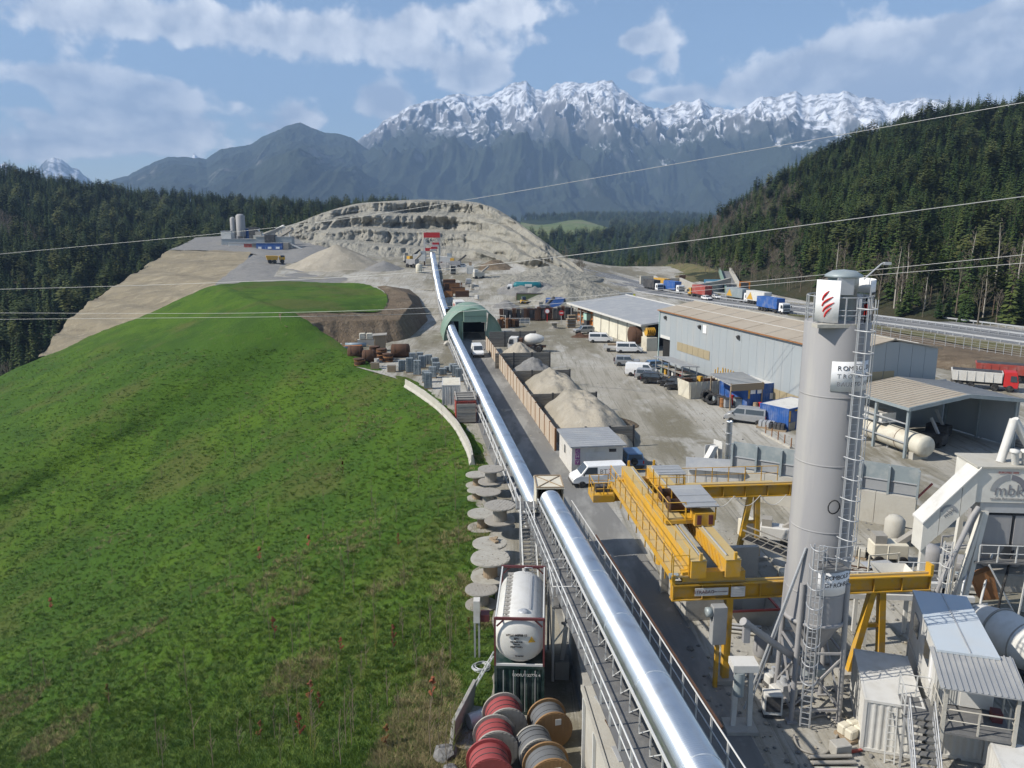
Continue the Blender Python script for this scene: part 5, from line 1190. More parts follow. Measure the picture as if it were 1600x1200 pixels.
def car(label, loc, rz, kind='van', paint=None, group=None, cat=None, sc_=1.0):
    """nose along local +X, origin on the ground under the middle"""
    K = {'van': dict(L=4.9, W=.95, belt=1.15, roof=1.95, nose=[(2.45, .45), (2.45, .75), (2.25, .98), (1.75, 1.15)], cab0=(1.72, 1.15), scr=(1.05, 1.93), back=(-2.4, 1.93), tail=(-2.45, 1.15), wb=1.55, wr=.33, wins=[(.05, 1.05), (-2.2, -.1)]),
         'cargo': dict(L=5.1, W=.97, belt=1.2, roof=2.05, nose=[(2.5, .45), (2.5, .8), (2.3, 1.0), (1.85, 1.18)], cab0=(1.8, 1.2), scr=(1.1, 2.03), back=(-2.5, 2.03), tail=(-2.55, 1.2), wb=1.6, wr=.33, wins=[(.2, 1.1)]),
         'suv': dict(L=4.3, W=.90, belt=1.02, roof=1.72, nose=[(2.1, .5), (2.12, .85), (2.0, .98), (1.1, 1.03)], cab0=(1.05, 1.02), scr=(.45, 1.68), back=(-1.85, 1.7), tail=(-2.1, 1.02), wb=1.3, wr=.36, wins=[(-.55, .55), (-1.75, -.65)]),
         'hatch': dict(L=4.2, W=.87, belt=.92, roof=1.47, nose=[(2.05, .4), (2.07, .65), (1.9, .8), (1.0, .92)], cab0=(.95, .92), scr=(.2, 1.44), back=(-1.55, 1.42), tail=(-2.0, .92), wb=1.28, wr=.31, wins=[(-.6, .4), (-1.5, -.7)])}[kind]
    t = thing({'van': 'minibus', 'cargo': 'delivery_van', 'suv': 'off_road_car', 'hatch': 'hatchback_car'}[kind], label, cat or {'van': 'van', 'cargo': 'van'}.get(kind, 'car'), loc, rz, group)
    paint = paint or M_cleanwhite; w = K['W']; b = K['belt']; tx = K['tail'][0]
    mb = MB(); loft(mb, [(tx+.02, .32, w*.97)]+[(x, z, w*.96 if x > 1.9 else w) for x, z in K['nose']]+[K['cab0']+(w,), (tx, b, w)][0:2]); 
    bodyo = mb.build('body', paint, t, .05)
    mb = MB(); loft(mb, [K['cab0']+(w*.97,), K['scr']+(w*.82,), K['back']+(w*.82,), (tx+.02, b, w*.97)]); cab = mb.build('cabin', paint, t, .04)
    def sidepoint(x, f, s):   # on the cabin flank, f 0..1 from belt to roof
        z = b+(K['roof']-b)*f; ww = w*.97+(w*.82-w*.97)*f; return Vector((x, s*(ww+.012), z))
    slope = (K['scr'][0]-K['cab0'][0])/(K['scr'][1]-b)
    for s in (-1, 1):
        for i, (x0, x1) in enumerate(K['wins']):
            x1t = x1 if i else x1; 
            q0, q1 = .12, .82; front = (i == 0)
            fx = lambda f: (K['cab0'][0]-.18+slope*(K['scr'][1]-b)*f) if front else x1
            pts = [sidepoint(x0, q0, s), sidepoint(fx(q0), q0, s), sidepoint(fx(q1), q1, s), sidepoint(x0, q1, s)]
            mb = MB(); mb.prism(pts, (0, 0, 0), (0, -s*.03, 0)); mb.build('side_window', M_glass, cab)
        MB().box((K['nose'][1][0]-.06, s*w*.72, .78 if kind != 'hatch' else .66), (.1, .28, .16)).build('headlight', M_headlight, t)
        MB().box((tx+.0, s*w*.88, b-.15), (.06, .12, .3)).build('tail_light', M_taillight, t)
        MB().box((K['cab0'][0]-.3, s*(w+.12), b+.1), (.1, .2, .16)).build('mirror', M_black, t)
    c0, s1 = Vector((K['cab0'][0], 0, b)), Vector((K['scr'][0], 0, K['scr'][1])); nr_ = Vector((s1.z-c0.z, 0, -(s1.x-c0.x))).normalized()
    def wsp(f, s, ww): p = c0.lerp(s1, f)+nr_*.012; return Vector((p.x, s*ww, p.z))
    mb = MB(); mb.prism([wsp(.1, -1, w*.86), wsp(.1, 1, w*.86), wsp(.92, 1, w*.76), wsp(.92, -1, w*.76)], (0, 0, 0), -nr_*.03); mb.build('windscreen', M_glass, cab)
    bk, tl = Vector((K['back'][0], 0, K['back'][1])), Vector((tx+.02, 0, b)); nb = Vector((-(bk.z-tl.z), 0, (bk.x-tl.x))).normalized()
    def rwp(f, s, ww): p = tl.lerp(bk, f)+nb*.012; return Vector((p.x, s*ww, p.z))
    if kind != 'cargo':
        mb = MB(); mb.prism([rwp(.15, -1, w*.82), rwp(.15, 1, w*.82), rwp(.85, 1, w*.72), rwp(.85, -1, w*.72)], (0, 0, 0), -nb*.03); mb.build('rear_window', M_glass, cab)
    for s in (-1, 1): MB().box((K['nose'][0][0]-.02 if s > 0 else tx, 0, .45), (.12, w*1.92, .24)).build('bumper', M_darksteel, t)
    if kind == 'suv': MB().lathe([(.1, -.11), (.34, -.1), (.34, .1), (.1, .11)], 18, (tx-.12, .15, 1.0), axis='X').build('spare_wheel', M_black, t)
    for sx in (-1, 1):
        for s in (-1, 1): wheel_parts(t, sx*K['wb']-(.05 if sx < 0 else -.02), s*(w-.09), K['wr'], .22)
    return t
vn = car('white delivery van with BT3 lettering parked before the flat roofed shed', (7.9, 70.6, 0), math.radians(188), 'cargo', M_cleanwhite)
M_greyl = mat('grey_letter', (0.22, .22, .23), rough=.5); M_orl = mat('orange_letter', (0.5, .12, .05), rough=.5)
text_obj('lettering', 'BT', .62, M_greyl, vn, (-.35, .985, 1.5), (math.radians(84), 0, math.pi), .02); text_obj('lettering', '3', .62, M_orl, vn, (-.95, .985, 1.5), (math.radians(84), 0, math.pi), .02)
for nm, kd, pt, px, py, rz, lab in [
    ('', 'suv', M_silver, 912, 521, 195, 'silver off-road car at the far end of the row by the white hall'),
    ('', 'van', M_cleanwhite, 939, 535, -8, 'white minibus parked before the cream hall wall'),
    ('', 'van', M_cleanwhite, 983, 551, -6, 'white van with dark flank graphics parked by the hall corner'),
    ('', 'suv', M_silver, 980, 571, -8, 'silver off-road car standing alone before the white van'),
    ('', 'cargo', M_cleanwhite, 1003, 587, -18, 'plain white windowless van at the head of the car row'),
    ('', 'suv', M_silver, 1014, 593, -18, 'silver off-road car between the white van and the black one'),
    ('', 'suv', M_carblack, 1024, 599, -18, 'black off-road car in the row before the grey hall'),
    ('', 'hatch', M_carblack, 1050, 603, 160, 'black hatchback beside the black off-road car'),
    ('', 'hatch', M_carblack, 1061, 609, 160, 'black hatchback next to the cream skip, last of the row'),
    ('', 'hatch', M_carblue, 1027, 576, 10, 'blue hatchback parked at the grey hall door'),
    ('', 'suv', M_carblue, 985, 726, 95, 'dark blue car parked in the shade behind the flat roofed shed'),
    ('', 'van', M_silver, 1165, 660, 152, 'dusty silver minivan standing alone in the yard by the blue containers')]:
    g = G(px, py); car(lab, (g.x, g.y, 0), math.radians(rz), kd, pt)
# pickup with yellow load
g = G(964, 549); pk = thing('flatbed_pickup', 'small white flatbed pickup with wooden load behind the white van', 'pickup', (g.x, g.y, 0), math.radians(-8))
MB().box((1.5, 0, .85), (1.5, 1.7, .8)).build('bonnet_cab', M_cleanwhite, pk, .08); MB().box((1.2, 0, 1.5), (1.0, 1.5, .6)).build('cab_top', M_glass, pk, .1)
bd = MB().box((-.9, 0, .75), (3.2, 1.9, .12)).build('load_bed', M_steel, pk)
for s in (-1, 1): MB().box((-.9, s*.93, 1.0), (3.2, .05, .4)).build('drop_side', M_white, bd)
MB().box((-2.5, 0, 1.0), (.05, 1.9, .4)).build('tailboard', M_white, bd); MB().box((-.8, 0, 1.15), (1.8, 1.3, .6), rz=.1).build('load', M_wood, pk)
for sx in (-1.6, 1.5):
    for s in (-1, 1): wheel_parts(pk, sx, s*.8, .33, .22)

# ------------------------------------------------------------------ big lorries
def lorry_cab(t, x0, m, W_=1.22, H_=2.9, L_=1.8):
    cb = MB(); loft(cb, [(x0-L_, .75, W_), (x0, .6, W_), (x0+.05, 1.5, W_), (x0-.25, H_, W_*.94), (x0-L_, H_, W_*.94)]); c_ = cb.build('cab', m, t, .06)
    mb = MB(); mb.prism([(x0+.045, -W_*.88, 1.6), (x0+.045, W_*.88, 1.6), (x0-.13, W_*.84, 2.45), (x0-.13, -W_*.84, 2.45)], (.02, 0, 0), (-.05, 0, 0)); mb.build('windscreen', M_glass, c_)
    for s in (-1, 1):
        mb = MB(); mb.prism([(x0-.15, s*W_*1.0, 1.55), (x0-1.0, s*W_*1.0, 1.55), (x0-1.0, s*W_*.965, 2.4), (x0-.3, s*W_*.965, 2.4)], (0, s*.03, 0), (0, -s*.02, 0)); mb.build('side_window', M_glass, c_)
        MB().box((x0-.05, s*(W_+.2), 2.0), (.12, .2, .5)).build('mirror', M_black, c_); MB().box((x0+.02, s*W_*.75, .85), (.08, .35, .2)).build('headlight', M_headlight, c_)
    MB().box((x0+.03, 0, .6), (.2, W_*2, .35)).build('bumper', M_darksteel, c_); MB().box((x0+.04, 0, 1.2), (.05, W_*1.6, .35)).build('grille', M_darksteel, c_)
def semi(label, loc, rz, boxm, cabm, Lt=11.5, group='lorries on the motorway', Ht=3.9, stripe=None, name='articulated_lorry'):
    t = thing(name, label, 'lorry', loc, rz, group); xf = Lt/2
    lorry_cab(t, xf+2.6, cabm)
    tr = MB().box((0, 0, (Ht+1.15)/2), (Lt, 2.5, Ht-1.15)).build('trailer_box', boxm, t)
    if stripe:
        MB().prism([(-Lt*.45, 1.27, 1.4), (-Lt*.1, 1.27, 1.4), (-Lt*.25, 1.27, 3.5)], (0, 0, 0), (0, .02, 0)).prism([(-Lt*.45, -1.27, 1.4), (-Lt*.1, -1.27, 1.4), (-Lt*.25, -1.27, 3.5)], (0, 0, 0), (0, -.02, 0)).build('painted_stripe', stripe, tr)
    MB().box((.8, 0, 1.0), (Lt+3, 1.0, .25)).build('chassis', M_darksteel, t)
    for x in (xf+1.7, xf-.6, -xf+1.2, -xf+2.5, -xf+3.8):
        for s in (-1, 1): wheel_parts(t, x, s*1.08, .5, .32)
    return t
def road_dir(a, b): d = G(*b)-G(*a); return math.atan2(d.y, d.x)
RDv = road_dir((1100, 467), (1225, 489))
for px, py, bm_, cm_, lab, stp in [(1203, 487, M_blue, M_cleanwhite, 'articulated lorry with blue tarpaulin trailer and white cab nearest the forest ramp', None),
     (1163, 476, M_white, M_cleanwhite, 'white lorry with a yellow striped trailer behind the blue one', M_yellow), (1131, 470, M_bluesteel, M_cleanwhite, 'grey blue trailer lorry with a yellow triangle on its side', M_yellow)]:
    g = G(px, py); semi(lab, (g.x+(4 if 'yellow' in lab else 0), g.y, 0), RDv, bm_, cm_, 9.0, stripe=stp)
for px, py, bm_, cm_, lab in [(1096, 465, M_red, M_yellow, 'lorry with a dull red trailer and yellow cab in the motorway queue'), (1050, 457, M_blue, M_cleanwhite, 'small looking blue trailer lorry before the pale concrete portal'), (1034, 452, M_yellow, M_darksteel, 'yellow lorry beside the pale concrete portal'), (1018, 454, M_darksteel, M_cleanwhite, 'dark curtain sided lorry at the far motorway bend')]:
    g = G(px, py); semi(lab, (g.x, g.y, 0), RDv+(math.pi if 'red' in lab else 0), bm_, cm_, 8.0)
for px, py, lab in [(1104, 469, 'white car on the motorway just behind the red trailer lorry'), (1118, 467, 'white car on the motorway beside the grey blue trailer')]:
    g = G(px, py); car(lab, (g.x, g.y, .03), RDv, 'hatch', M_cleanwhite)

def tipper(label, loc, rz, cabm, bodym):
    t = thing('dump_truck', label, 'dump truck', loc, rz, 'dump trucks')
    lorry_cab(t, 4.0, cabm); bo = MB(); loft(bo, [(-4.2, 1.2, 1.15), (2.0, 1.2, 1.15), (2.1, 2.7, 1.25), (-4.5, 2.7, 1.25)]); b_ = bo.build('tipper_body', bodym, t, .03)
    MB().box((-1.2, 0, 2.74), (6.2, 2.2, .05)).build('load_floor', M_darksteel, b_)
    for k in range(6):
        for s in (-1, 1): MB().box((-3.6+k*1.1, s*1.24, 1.95), (.1, .1, 1.4)).build('body_rib', bodym, b_)
    MB().box((-.3, 0, .95), (8.2, .9, .3)).build('chassis', M_darksteel, t)
    for x in (3.0, 1.2, -1.8, -3.2):
        for s in (-1, 1): wheel_parts(t, x, s*1.05, .52, .34)
    return t
g = G(1538, 608); tipper('red dump truck with a white tipping body beside the motorway bank', (g.x, g.y, 0), math.radians(-28), M_brightred, M_white)
g = G(1566, 600); tipper('red dump truck with a red tipping body behind the white bodied one', (g.x+2, g.y+2, 0), math.radians(-28), M_brightred, M_red)

# teal bulk tanker
g = W(820, 452, 252); tt_ = thing('bulk_tanker', 'teal green bulk tanker lorry with a white cab standing by the quarry foot', 'lorry', (g.x, g.y, float(yard_z(g.x, g.y))), math.radians(176))
lorry_cab(tt_, 5.6, M_cleanwhite); MB().lathe([(0, -5.2), (.8, -5.1), (1.2, -4.7), (1.25, 2.6), (1.0, 3.3), (.4, 3.6), (0, 3.65)], 20, (0, 0, 2.6), axis='X').build('tank', M_teal, tt_)
MB().box((-1, 0, 1.1), (9.0, 1.0, .3)).build('chassis', M_darksteel, tt_); MB().box((-1.2, 1.27, 2.8), (2.2, .04, .8)).build('company_sign', M_white, tt_); MB().box((-1, 0, 3.9), (6.5, .6, .1)).build('top_walkway', M_white, tt_)
for x in (4.6, 2.4, -2.4, -3.6, -4.7):
    for s in (-1, 1): wheel_parts(tt_, x, s*1.05, .5, .32)
# white box lorry with red lettering beside the conveyor
g = W(716, 478, 205); t = thing('box_lorry', 'white box lorry with red lettering parked beside the tube conveyor', 'lorry', (g.x, g.y+2, float(yard_z(g.x, g.y))), math.radians(100))
lorry_cab(t, 4.6, M_cleanwhite); b_ = MB().box((-.6, 0, 2.4), (6.4, 2.5, 2.6)).build('box_body', M_white, t); text_obj('lettering', 'HTECH', 1.1, M_brightred, b_, (-.6, 1.26, 2.5), (math.pi/2, 0, math.pi), .02)
MB().box((-3.82, 0, 2.4), (.04, 2.0, 2.0)).build('rear_door', M_bluesteel, b_)
for x in (3.6, -2.2):
    for s in (-1, 1): wheel_parts(t, x, s*1.05, .5, .32)
for px, py, zc, rz, kd, m_, lab in [(732, 444, 272, 95, 'cargo', M_silver, 'small grey van seen from behind on the quarry yard'), (719, 425, 318, 200, 'suv', M_cleanwhite, 'white car parked beside the pale container at the quarry foot')]:
    g = W(px, py, zc); car(lab, (g.x, g.y, float(yard_z(g.x, g.y))), math.radians(rz), kd, m_)
g = G(746, 556); car('white transporter van coming out of the dark green hall gate', (g.x, g.y, .03), math.radians(-82), 'cargo', M_cleanwhite)
# white lorry with small drum by the last bay
g = G(823, 549); t = thing('drum_lorry', 'white lorry carrying a pale concrete drum beside the last bay wall', 'lorry', (g.x, g.y, 0), math.radians(172))
lorry_cab(t, 3.4, M_white, H_=2.7); MB().lathe([(.35, -2.3), (.7, -1.9), (1.0, -.8), (1.0, .3), (.6, 1.1), (.3, 1.3)], 20, (-.9, 0, 2.4), axis='X').build('drum', M_white, t); MB().box((-.4, 0, 1.05), (6.4, 1.0, .35)).build('chassis', M_rust, t)
MB().box((1.1, 0, 1.8), (.6, 2.0, 1.3)).build('side_racks', M_rust, t)
for x in (2.4, -1.2, -2.4):
    for s in (-1, 1): wheel_parts(t, x, s*1.05, .62, .36, M_rustlight)
# ------------------------------------------------------------------ gantry crane
CR_ = math.radians(-5.0)
cr_o = Vector((8.3, 38.1, 0)); gy = Vector((math.sin(CR_), math.cos(CR_), 0)); gx = Vector((gy.y, -gy.x, 0)); SPAN = 15.0; RZ = 5.7
def runway(label, y0, x0, x1, legs, sign):
    t = thing('crane_runway', label, 'crane runway', cr_o+gy*y0, -CR_, 'runway beams of the yellow crane')
    m = M_yellow
    MB().box(((x0+x1)/2, 0, RZ-.45), (x1-x0, .10, .8)).box(((x0+x1)/2, 0, RZ-.04), (x1-x0, .55, .07)).box(((x0+x1)/2, 0, RZ-.86), (x1-x0, .5, .07)).build('girder', m, t)
    n = int((x1-x0)/1.5)
    for k in range(n+1): 
        for s in (-1, 1): MB().box((x0+.05+(x1-x0-.1)*k/n, s*.14, RZ-.45), (.05, .18, .74)).build('stiffener', m, t)
    MB().beam((x0, -.05, RZ+.05), (x1, -.05, RZ+.05), .08, .1).build('rail', M_craneoldtop, t)
    for lx, spread in legs:
        mb = MB()
        if spread: mb.beam((lx-spread, 0, 0), (lx-.2, 0, RZ-.9), .34, .34); mb.beam((lx+spread*.6, 0, 0), (lx+.3, 0, RZ-.9), .38, .34); mb.beam((lx-spread*.55, 0, RZ*.5), (lx+spread*.4, 0, RZ*.5), .2, .2)
        else: mb.beam((lx, 0, 0), (lx, 0, RZ-.9), .36, .36)
        mb.build('leg', m, t); MB().box((lx-spread*.2, 0, .1), (1.4+spread*1.6, .9, .3)).build('footing', M_concrete, t)
    for e in (x0+.05, x1-.05): MB().box((e, 0, RZ+.28), (.16, .5, .55)).build('end_stop', m, t)
    return t
rn = runway('near yellow runway beam carrying company signs in front of the crane bridge', 0.0, -.1, 13.9, [(3.0, 0), (11.0, 1.1)], True)
sg = MB().box((1.95, -.30, RZ-.40), (1.75, .03, .42)).build('company_sign', M_white, rn)
text_obj('lettering', 'STRABAG', .25, M_maroon, sg, (1.55, -.325, RZ-.40), FRONT, .004); text_obj('lettering', 'Züblin Umwelttechnik', .085, M_maroon, sg, (2.4, -.325, RZ-.40), FRONT, .004)
sg = MB().box((3.35, -.30, RZ-.45), (.75, .03, .55)).build('type_plate', M_white, rn)
for k in range(4): MB().box((3.35, -.32, RZ-.30-k*.1), (.55, .01, .03)).build('text_line', M_steel, sg)
rf_ = runway('far yellow runway beam with a railed walkway behind the crane bridge', SPAN, -.2, 14.5, [(10.2, .9)], False)
MB().box((6.2, .55, RZ-.12), (11.4, .7, .05)).build('walkway', M_craneoldtop, rf_)
railing(rf_, [(1.4, .88, RZ-.1), (12.3, .88, RZ-.1)], 1.1, 1.15, M_yellow, .026)
for k in range(5):
    x0_ = 3.0+k*1.9; MB().tube([(x0_+1.9*f/8, -.34, RZ-.75-.75*math.sin(math.pi*f/8)) for f in range(9)], .025, 5).build('festoon_cable', M_rail, rf_)
# bridge
br = thing('bridge_crane', 'yellow double girder overhead crane spanning between its two runway beams', 'crane', cr_o+gy*0, -CR_)
GZ = RZ+.30
for x in (1.15, 2.95):
    g_ = MB().box((x, SPAN/2, GZ+.62), (.78, SPAN+1.0, .92)).build('bridge_girder', M_yellow, br); MB().box((x, SPAN/2, GZ+1.095), (.82, SPAN+1.02, .03)).build('top_plate', M_craneoldtop, g_)
    MB().beam((x+(.2 if x < 2 else -.2), 0, GZ+1.15), (x+(.2 if x < 2 else -.2), SPAN, GZ+1.15), .06, .08).build('trolley_rail', M_steel, g_)
    lat = MB()
    for k in range(24): lat.beam((x-.42, k*SPAN/24, GZ+.3), (x-.42, (k+1)*SPAN/24, GZ+.95), .04)
    if x > 2: lat.build('side_lattice', M_yellow, g_)
    for e in (-.45, SPAN+.45): MB().box((x+.1, e, GZ+1.3), (.14, .14, .4)).build('buffer', M_yellow, g_)
for y in (0, SPAN):
    e_ = MB().box((2.05, y, GZ+.12), (3.3, .5, .5)).build('end_carriage', M_yellow, br)
    for x in (.75, 3.35): MB().lathe([(.1, -.09), (.3, -.08), (.3, .08), (.1, .09)], 16, (x, y, RZ+.26), axis='Y').build('wheel', M_darksteel, e_)
    MB().tube([(.2, y-.1, GZ+.15), (-.25, y-.1, GZ+.15)], .16, 10).build('drive_motor', M_bluesteel, e_)
# walkway on the left girder
wk = MB().box((.28, SPAN/2, GZ+.18), (.85, SPAN+.6, .07)).build('walkway', M_craneoldtop, br)
MB().box((-.15, SPAN/2, GZ+.1), (.06, SPAN+.6, .28)).build('walkway_edge', M_yellow, br)
railing(br, [(-.12, 0, GZ+.2), (-.12, SPAN, GZ+.2)], 1.15, 1.5, M_yellow, .028); railing(br, [(.72, -.2, GZ+1.1), (.72, SPAN*.8, GZ+1.1)], .55, 2.6, M_yellow, .02, mid=False)
railing(br, [(-.12, -.3, GZ+.2), (.7, -.3, GZ+.2)], 1.15, .8, M_yellow, .028)
pf = MB().box((-.75, SPAN+.0, GZ-.75), (1.5, 1.9, .5)).build('end_platform', M_yellow, br); railing(br, [(-.1, SPAN+.9, GZ-.5), (-1.45, SPAN+.9, GZ-.5), (-1.45, SPAN-.9, GZ-.5), (-.1, SPAN-.9, GZ-.5)], .9, .9, M_yellow, .028)
MB().box((-.8, SPAN+.0, GZ-.3), (.8, .6, .45)).build('control_cabinet', M_darksteel, pf)
for k in range(7): MB().beam((-.15, 1+k*2.1, GZ), (-.15, 1+k*2.1, GZ-.5), .06).build('cable_hanger', M_yellow, br)
# trolley with hoists and roofs
tr_ = thing('crane_trolley', 'yellow hoist trolley with two grey sheet roofs riding on the crane bridge', 'crane trolley', cr_o+gy*6.6+Vector((0, 0, GZ+1.18)), -CR_)
MB().box((2.05, 0, .12), (2.6, 4.6, .22)).build('trolley_frame', M_yellow, tr_)
for y in (-1.9, 1.9):
    for x in (1.35, 2.75): MB().lathe([(.06, -.06), (.18, -.05), (.18, .05), (.06, .06)], 12, (x, y, .02), axis='X').build('wheel', M_darksteel, tr_)
MB().lathe([(.42, -.8), (.5, -.8), (.5, -.72), (.36, -.7), (.36, .7), (.5, .72), (.5, .8), (.42, .8)], 18, (2.05, .9, .65), axis='X').build('hoist_drum', M_rust, tr_)
MB().lathe([(.42, -.8), (.5, -.8), (.5, -.72), (.36, -.7), (.36, .7), (.5, .72), (.5, .8), (.42, .8)], 18, (2.05, -.9, .65), axis='X').build('hoist_drum', M_rust, tr_)
for i, (cx_, cy_, cz_, wx, wy, nm) in enumerate([(2.5, 3.4, 1.35, 1.75, 1.7, 'roof'), (2.75, -.9, 1.15, 1.95, 3.4, 'roof')]):
    r_ = MB().box((cx_, cy_, cz_), (wx, wy, .06), rx=.03).build('sheet_roof', M_roofgrey, tr_)
    for k in range(3): MB().box((cx_, cy_-wy/2+wy*(k+.5)/3, cz_+.05), (wx, .04, .03)).build('roof_seam', M_steel, r_)
    for sx in (-1, 1):
        for sy in (-1, 1): MB().beam((cx_+sx*wx*.44, cy_+sy*wy*.42, .2), (cx_+sx*wx*.44, cy_+sy*wy*.42, cz_), .06).build('roof_post', M_yellow, tr_)
cb_ = MB().box((2.9, -2.2, .35), (1.15, .9, .75)).build('operator_cab', M_yellow, tr_)
for s in (-1, 1): MB().box((2.9+s*.33, -2.67, .35), (.24, .04, .55)).build('window', M_maroon, cb_)
railing(tr_, [(.9, -2.2, .25), (.9, 2.2, .25)], 1.0, 1.1, M_yellow, .028); railing(tr_, [(.9, 2.2, .25), (3.2, 2.2, .25)], 1.0, 1.1, M_yellow, .028); railing(tr_, [(.9, -2.2, .25), (1.9, -2.2, .25)], 1.0, 1.1, M_yellow, .028)
MB().box((1.35, -.9, .28), (.9, 2.6, .08)).build('step_plate', M_craneoldtop, tr_)
pb = thing('yellow_barrel', 'yellow steel barrel standing under the crane walkway', 'barrel', G(1033, 880), 0); MB().lathe([(.4, 0), (.4, 1.5), (.42, 1.5), (.42, 1.56), (0, 1.56)], 16).build('barrel_wall', M_yellow, pb); MB().lathe([(.41, .5), (.43, .52), (.41, .54)], 16).build('hoop', M_yellow, pb)
cw_ = thing('concrete_kerb_wall', 'low pale concrete wall running below the crane beside the road', 'wall', G(1060, 900), math.radians(99))
for k in range(5): MB().box((-4+k*2.4, 0, .35), (2.34, 1.1, .8)).build('wall_block', M_concpale, cw_)
for (px, py, w_, d_, h_, m_, lab) in [(1030, 850, .9, .7, 1.9, M_white, 'white cabinet beside the yellow barrel under the crane'), (1010, 845, .5, .5, 2.2, M_cream, 'narrow pale cabinet under the crane walkway')]:
    g = G(px, py); t = thing('electric_cabinet', lab, 'cabinet', (g.x, g.y, 0), -CR_); MB().box((0, 0, h_/2), (w_, d_, h_)).build('case', m_, t, .03); MB().box((0, -d_/2-.01, h_/2), (w_*.86, .03, h_*.9)).build('door', m_, t)

# ------------------------------------------------------------------ cement silo
SX, SY = 14.8, 36.0; SR = 1.43; ST = 19.5; SB = 5.1
si = thing('cement_silo', 'tall grey cement silo on legs with caged ladder and white company signs', 'silo', (SX, SY, 0))
mb = MB(); mb.lathe([(SR, SB), (SR, ST), (SR*.97, ST+.06), (0, ST+.16)], 56); mb.build('shell', M_greysteel, si)
mb = MB(); mb.lathe([(.22, 2.6), (.22, 2.9), (SR-.01, SB)], 40); mb.build('hopper_cone', M_greysteel, si)
for z in (6.6, 9.8, 13.0, 16.2): MB().lathe([(SR+.002, z), (SR+.02, z+.02), (SR+.02, z+.06), (SR+.002, z+.08)], 56, (0, 0, 0)).build('weld_ring', M_greysteel, si)
MB().lathe([(SR, SB-.05), (SR+.09, SB-.05), (SR+.09, SB+.12), (SR, SB+.14)], 48).build('ring_beam', M_greysteel, si)
legs = []
for k, a in enumerate((math.radians(225), math.radians(315), math.radians(45), math.radians(135))):
    p0 = Vector((math.cos(a)*(SR+.06), math.sin(a)*(SR+.06), 7.2)); p1 = Vector((math.cos(a)*(SR+.22), math.sin(a)*(SR+.22), 0)); legs.append((p0, p1))
    MB().tube([p0, p1], .13, 12).box(p1+Vector((0, 0, .04)), (.5, .5, .08)).build('leg', M_greysteel, si)
for k in range(4):
    a0, a1 = legs[k], legs[(k+1) % 4]; f = lambda L, z: L[0].lerp(L[1], 1-z/7.2)
    MB().beam(f(a0, .8), f(a1, 3.4), .09).build('cross_brace', M_greysteel, si); MB().beam(f(a1, .8), f(a0, 3.4), .09).build('cross_brace', M_greysteel, si); MB().beam(f(a0, 3.6), f(a1, 3.6), .1).beam(f(a0, .6), f(a1, .6), .1).build('cross_beam', M_greysteel, si)
MB().lathe([(.3, 1.7), (.3, 2.2), (.2, 2.7), (.25, 2.75)], 16).box((.5, 0, 2.0), (.5, .4, .4)).build('discharge_valve', M_bluesteel, si)
for s in (-1, 1):
    MB().tube([(-SR*.72, -SR*.72, 9.0), (-3.2+s*.1, -.6, .3)], .06, 8).build('guy_strut', M_steel, si)
def ladder(parent, base, top, out, w=.42, cage0=2.2, name='ladder', step=.30, m=None):
    m = m or M_steel; base = Vector(base); top = Vector(top); out = Vector(out).normalized(); sd_ = Vector((-out.y, out.x, 0)); L = MB()
    for s in (-1, 1): L.beam(base+sd_*s*w/2, top+sd_*s*w/2, .05, .07)
    lo = L.build(name, m, parent); d = top-base; n = int(d.length/step)
    for k in range(n):
        p = base+d*((k+.5)/n); MB().beam(p-sd_*w/2, p+sd_*w/2, .032).build('rung', m, lo)
    if cage0 is not None:
        H = d.length; z = cage0
        while z < H:
            p = base+d*(z/H); MB().tube([p+sd_*math.cos(a)*.37+out*(math.sin(a)*.72) for a in [math.pi*i/10 for i in range(11)]], .028, 5).build('cage_hoop', m, lo); z += .95
        for a in (.35, .95, math.pi/2, 2.2, 2.8):
            off = sd_*math.cos(a)*.37+out*(math.sin(a)*.72); MB().beam(base+d*(cage0/H)+off, top+off, .035, .02).build('cage_bar', m, lo)
    return lo
oa = math.radians(-76); od = Vector((math.cos(oa), math.sin(oa), 0))
ladder(si, od*(SR+.28)+Vector((0, 0, 8.6)), od*(SR+.28)+Vector((0, 0, ST+1.2)), od, cage0=.3)
oa2 = math.radians(-112); o2 = Vector((math.cos(oa2), math.sin(oa2), 0))
ladder(si, o2*(SR+.45)+Vector((0, 0, .1)), o2*(SR+.32)+Vector((0, 0, 9.4)), o2, cage0=2.6)
MB().prism([od*(SR+.05)+Vector((0, 0, 8.45)), od*(SR+1.0)+Vector((0, 0, 8.45)), o2*(SR+1.0)+Vector((0, 0, 8.45)), o2*(SR+.05)+Vector((0, 0, 8.45))], (0, 0, 0), (0, 0, .06)).build('ladder_platform', M_grate, si)
railing(si, [od*(SR+.9)+Vector((0, 0, 8.5)), (od+o2).normalized()*(SR+1.05)+Vector((0, 0, 8.5)), o2*(SR+.95)+Vector((0, 0, 8.5))], 1.1, .6, M_steel, .022)
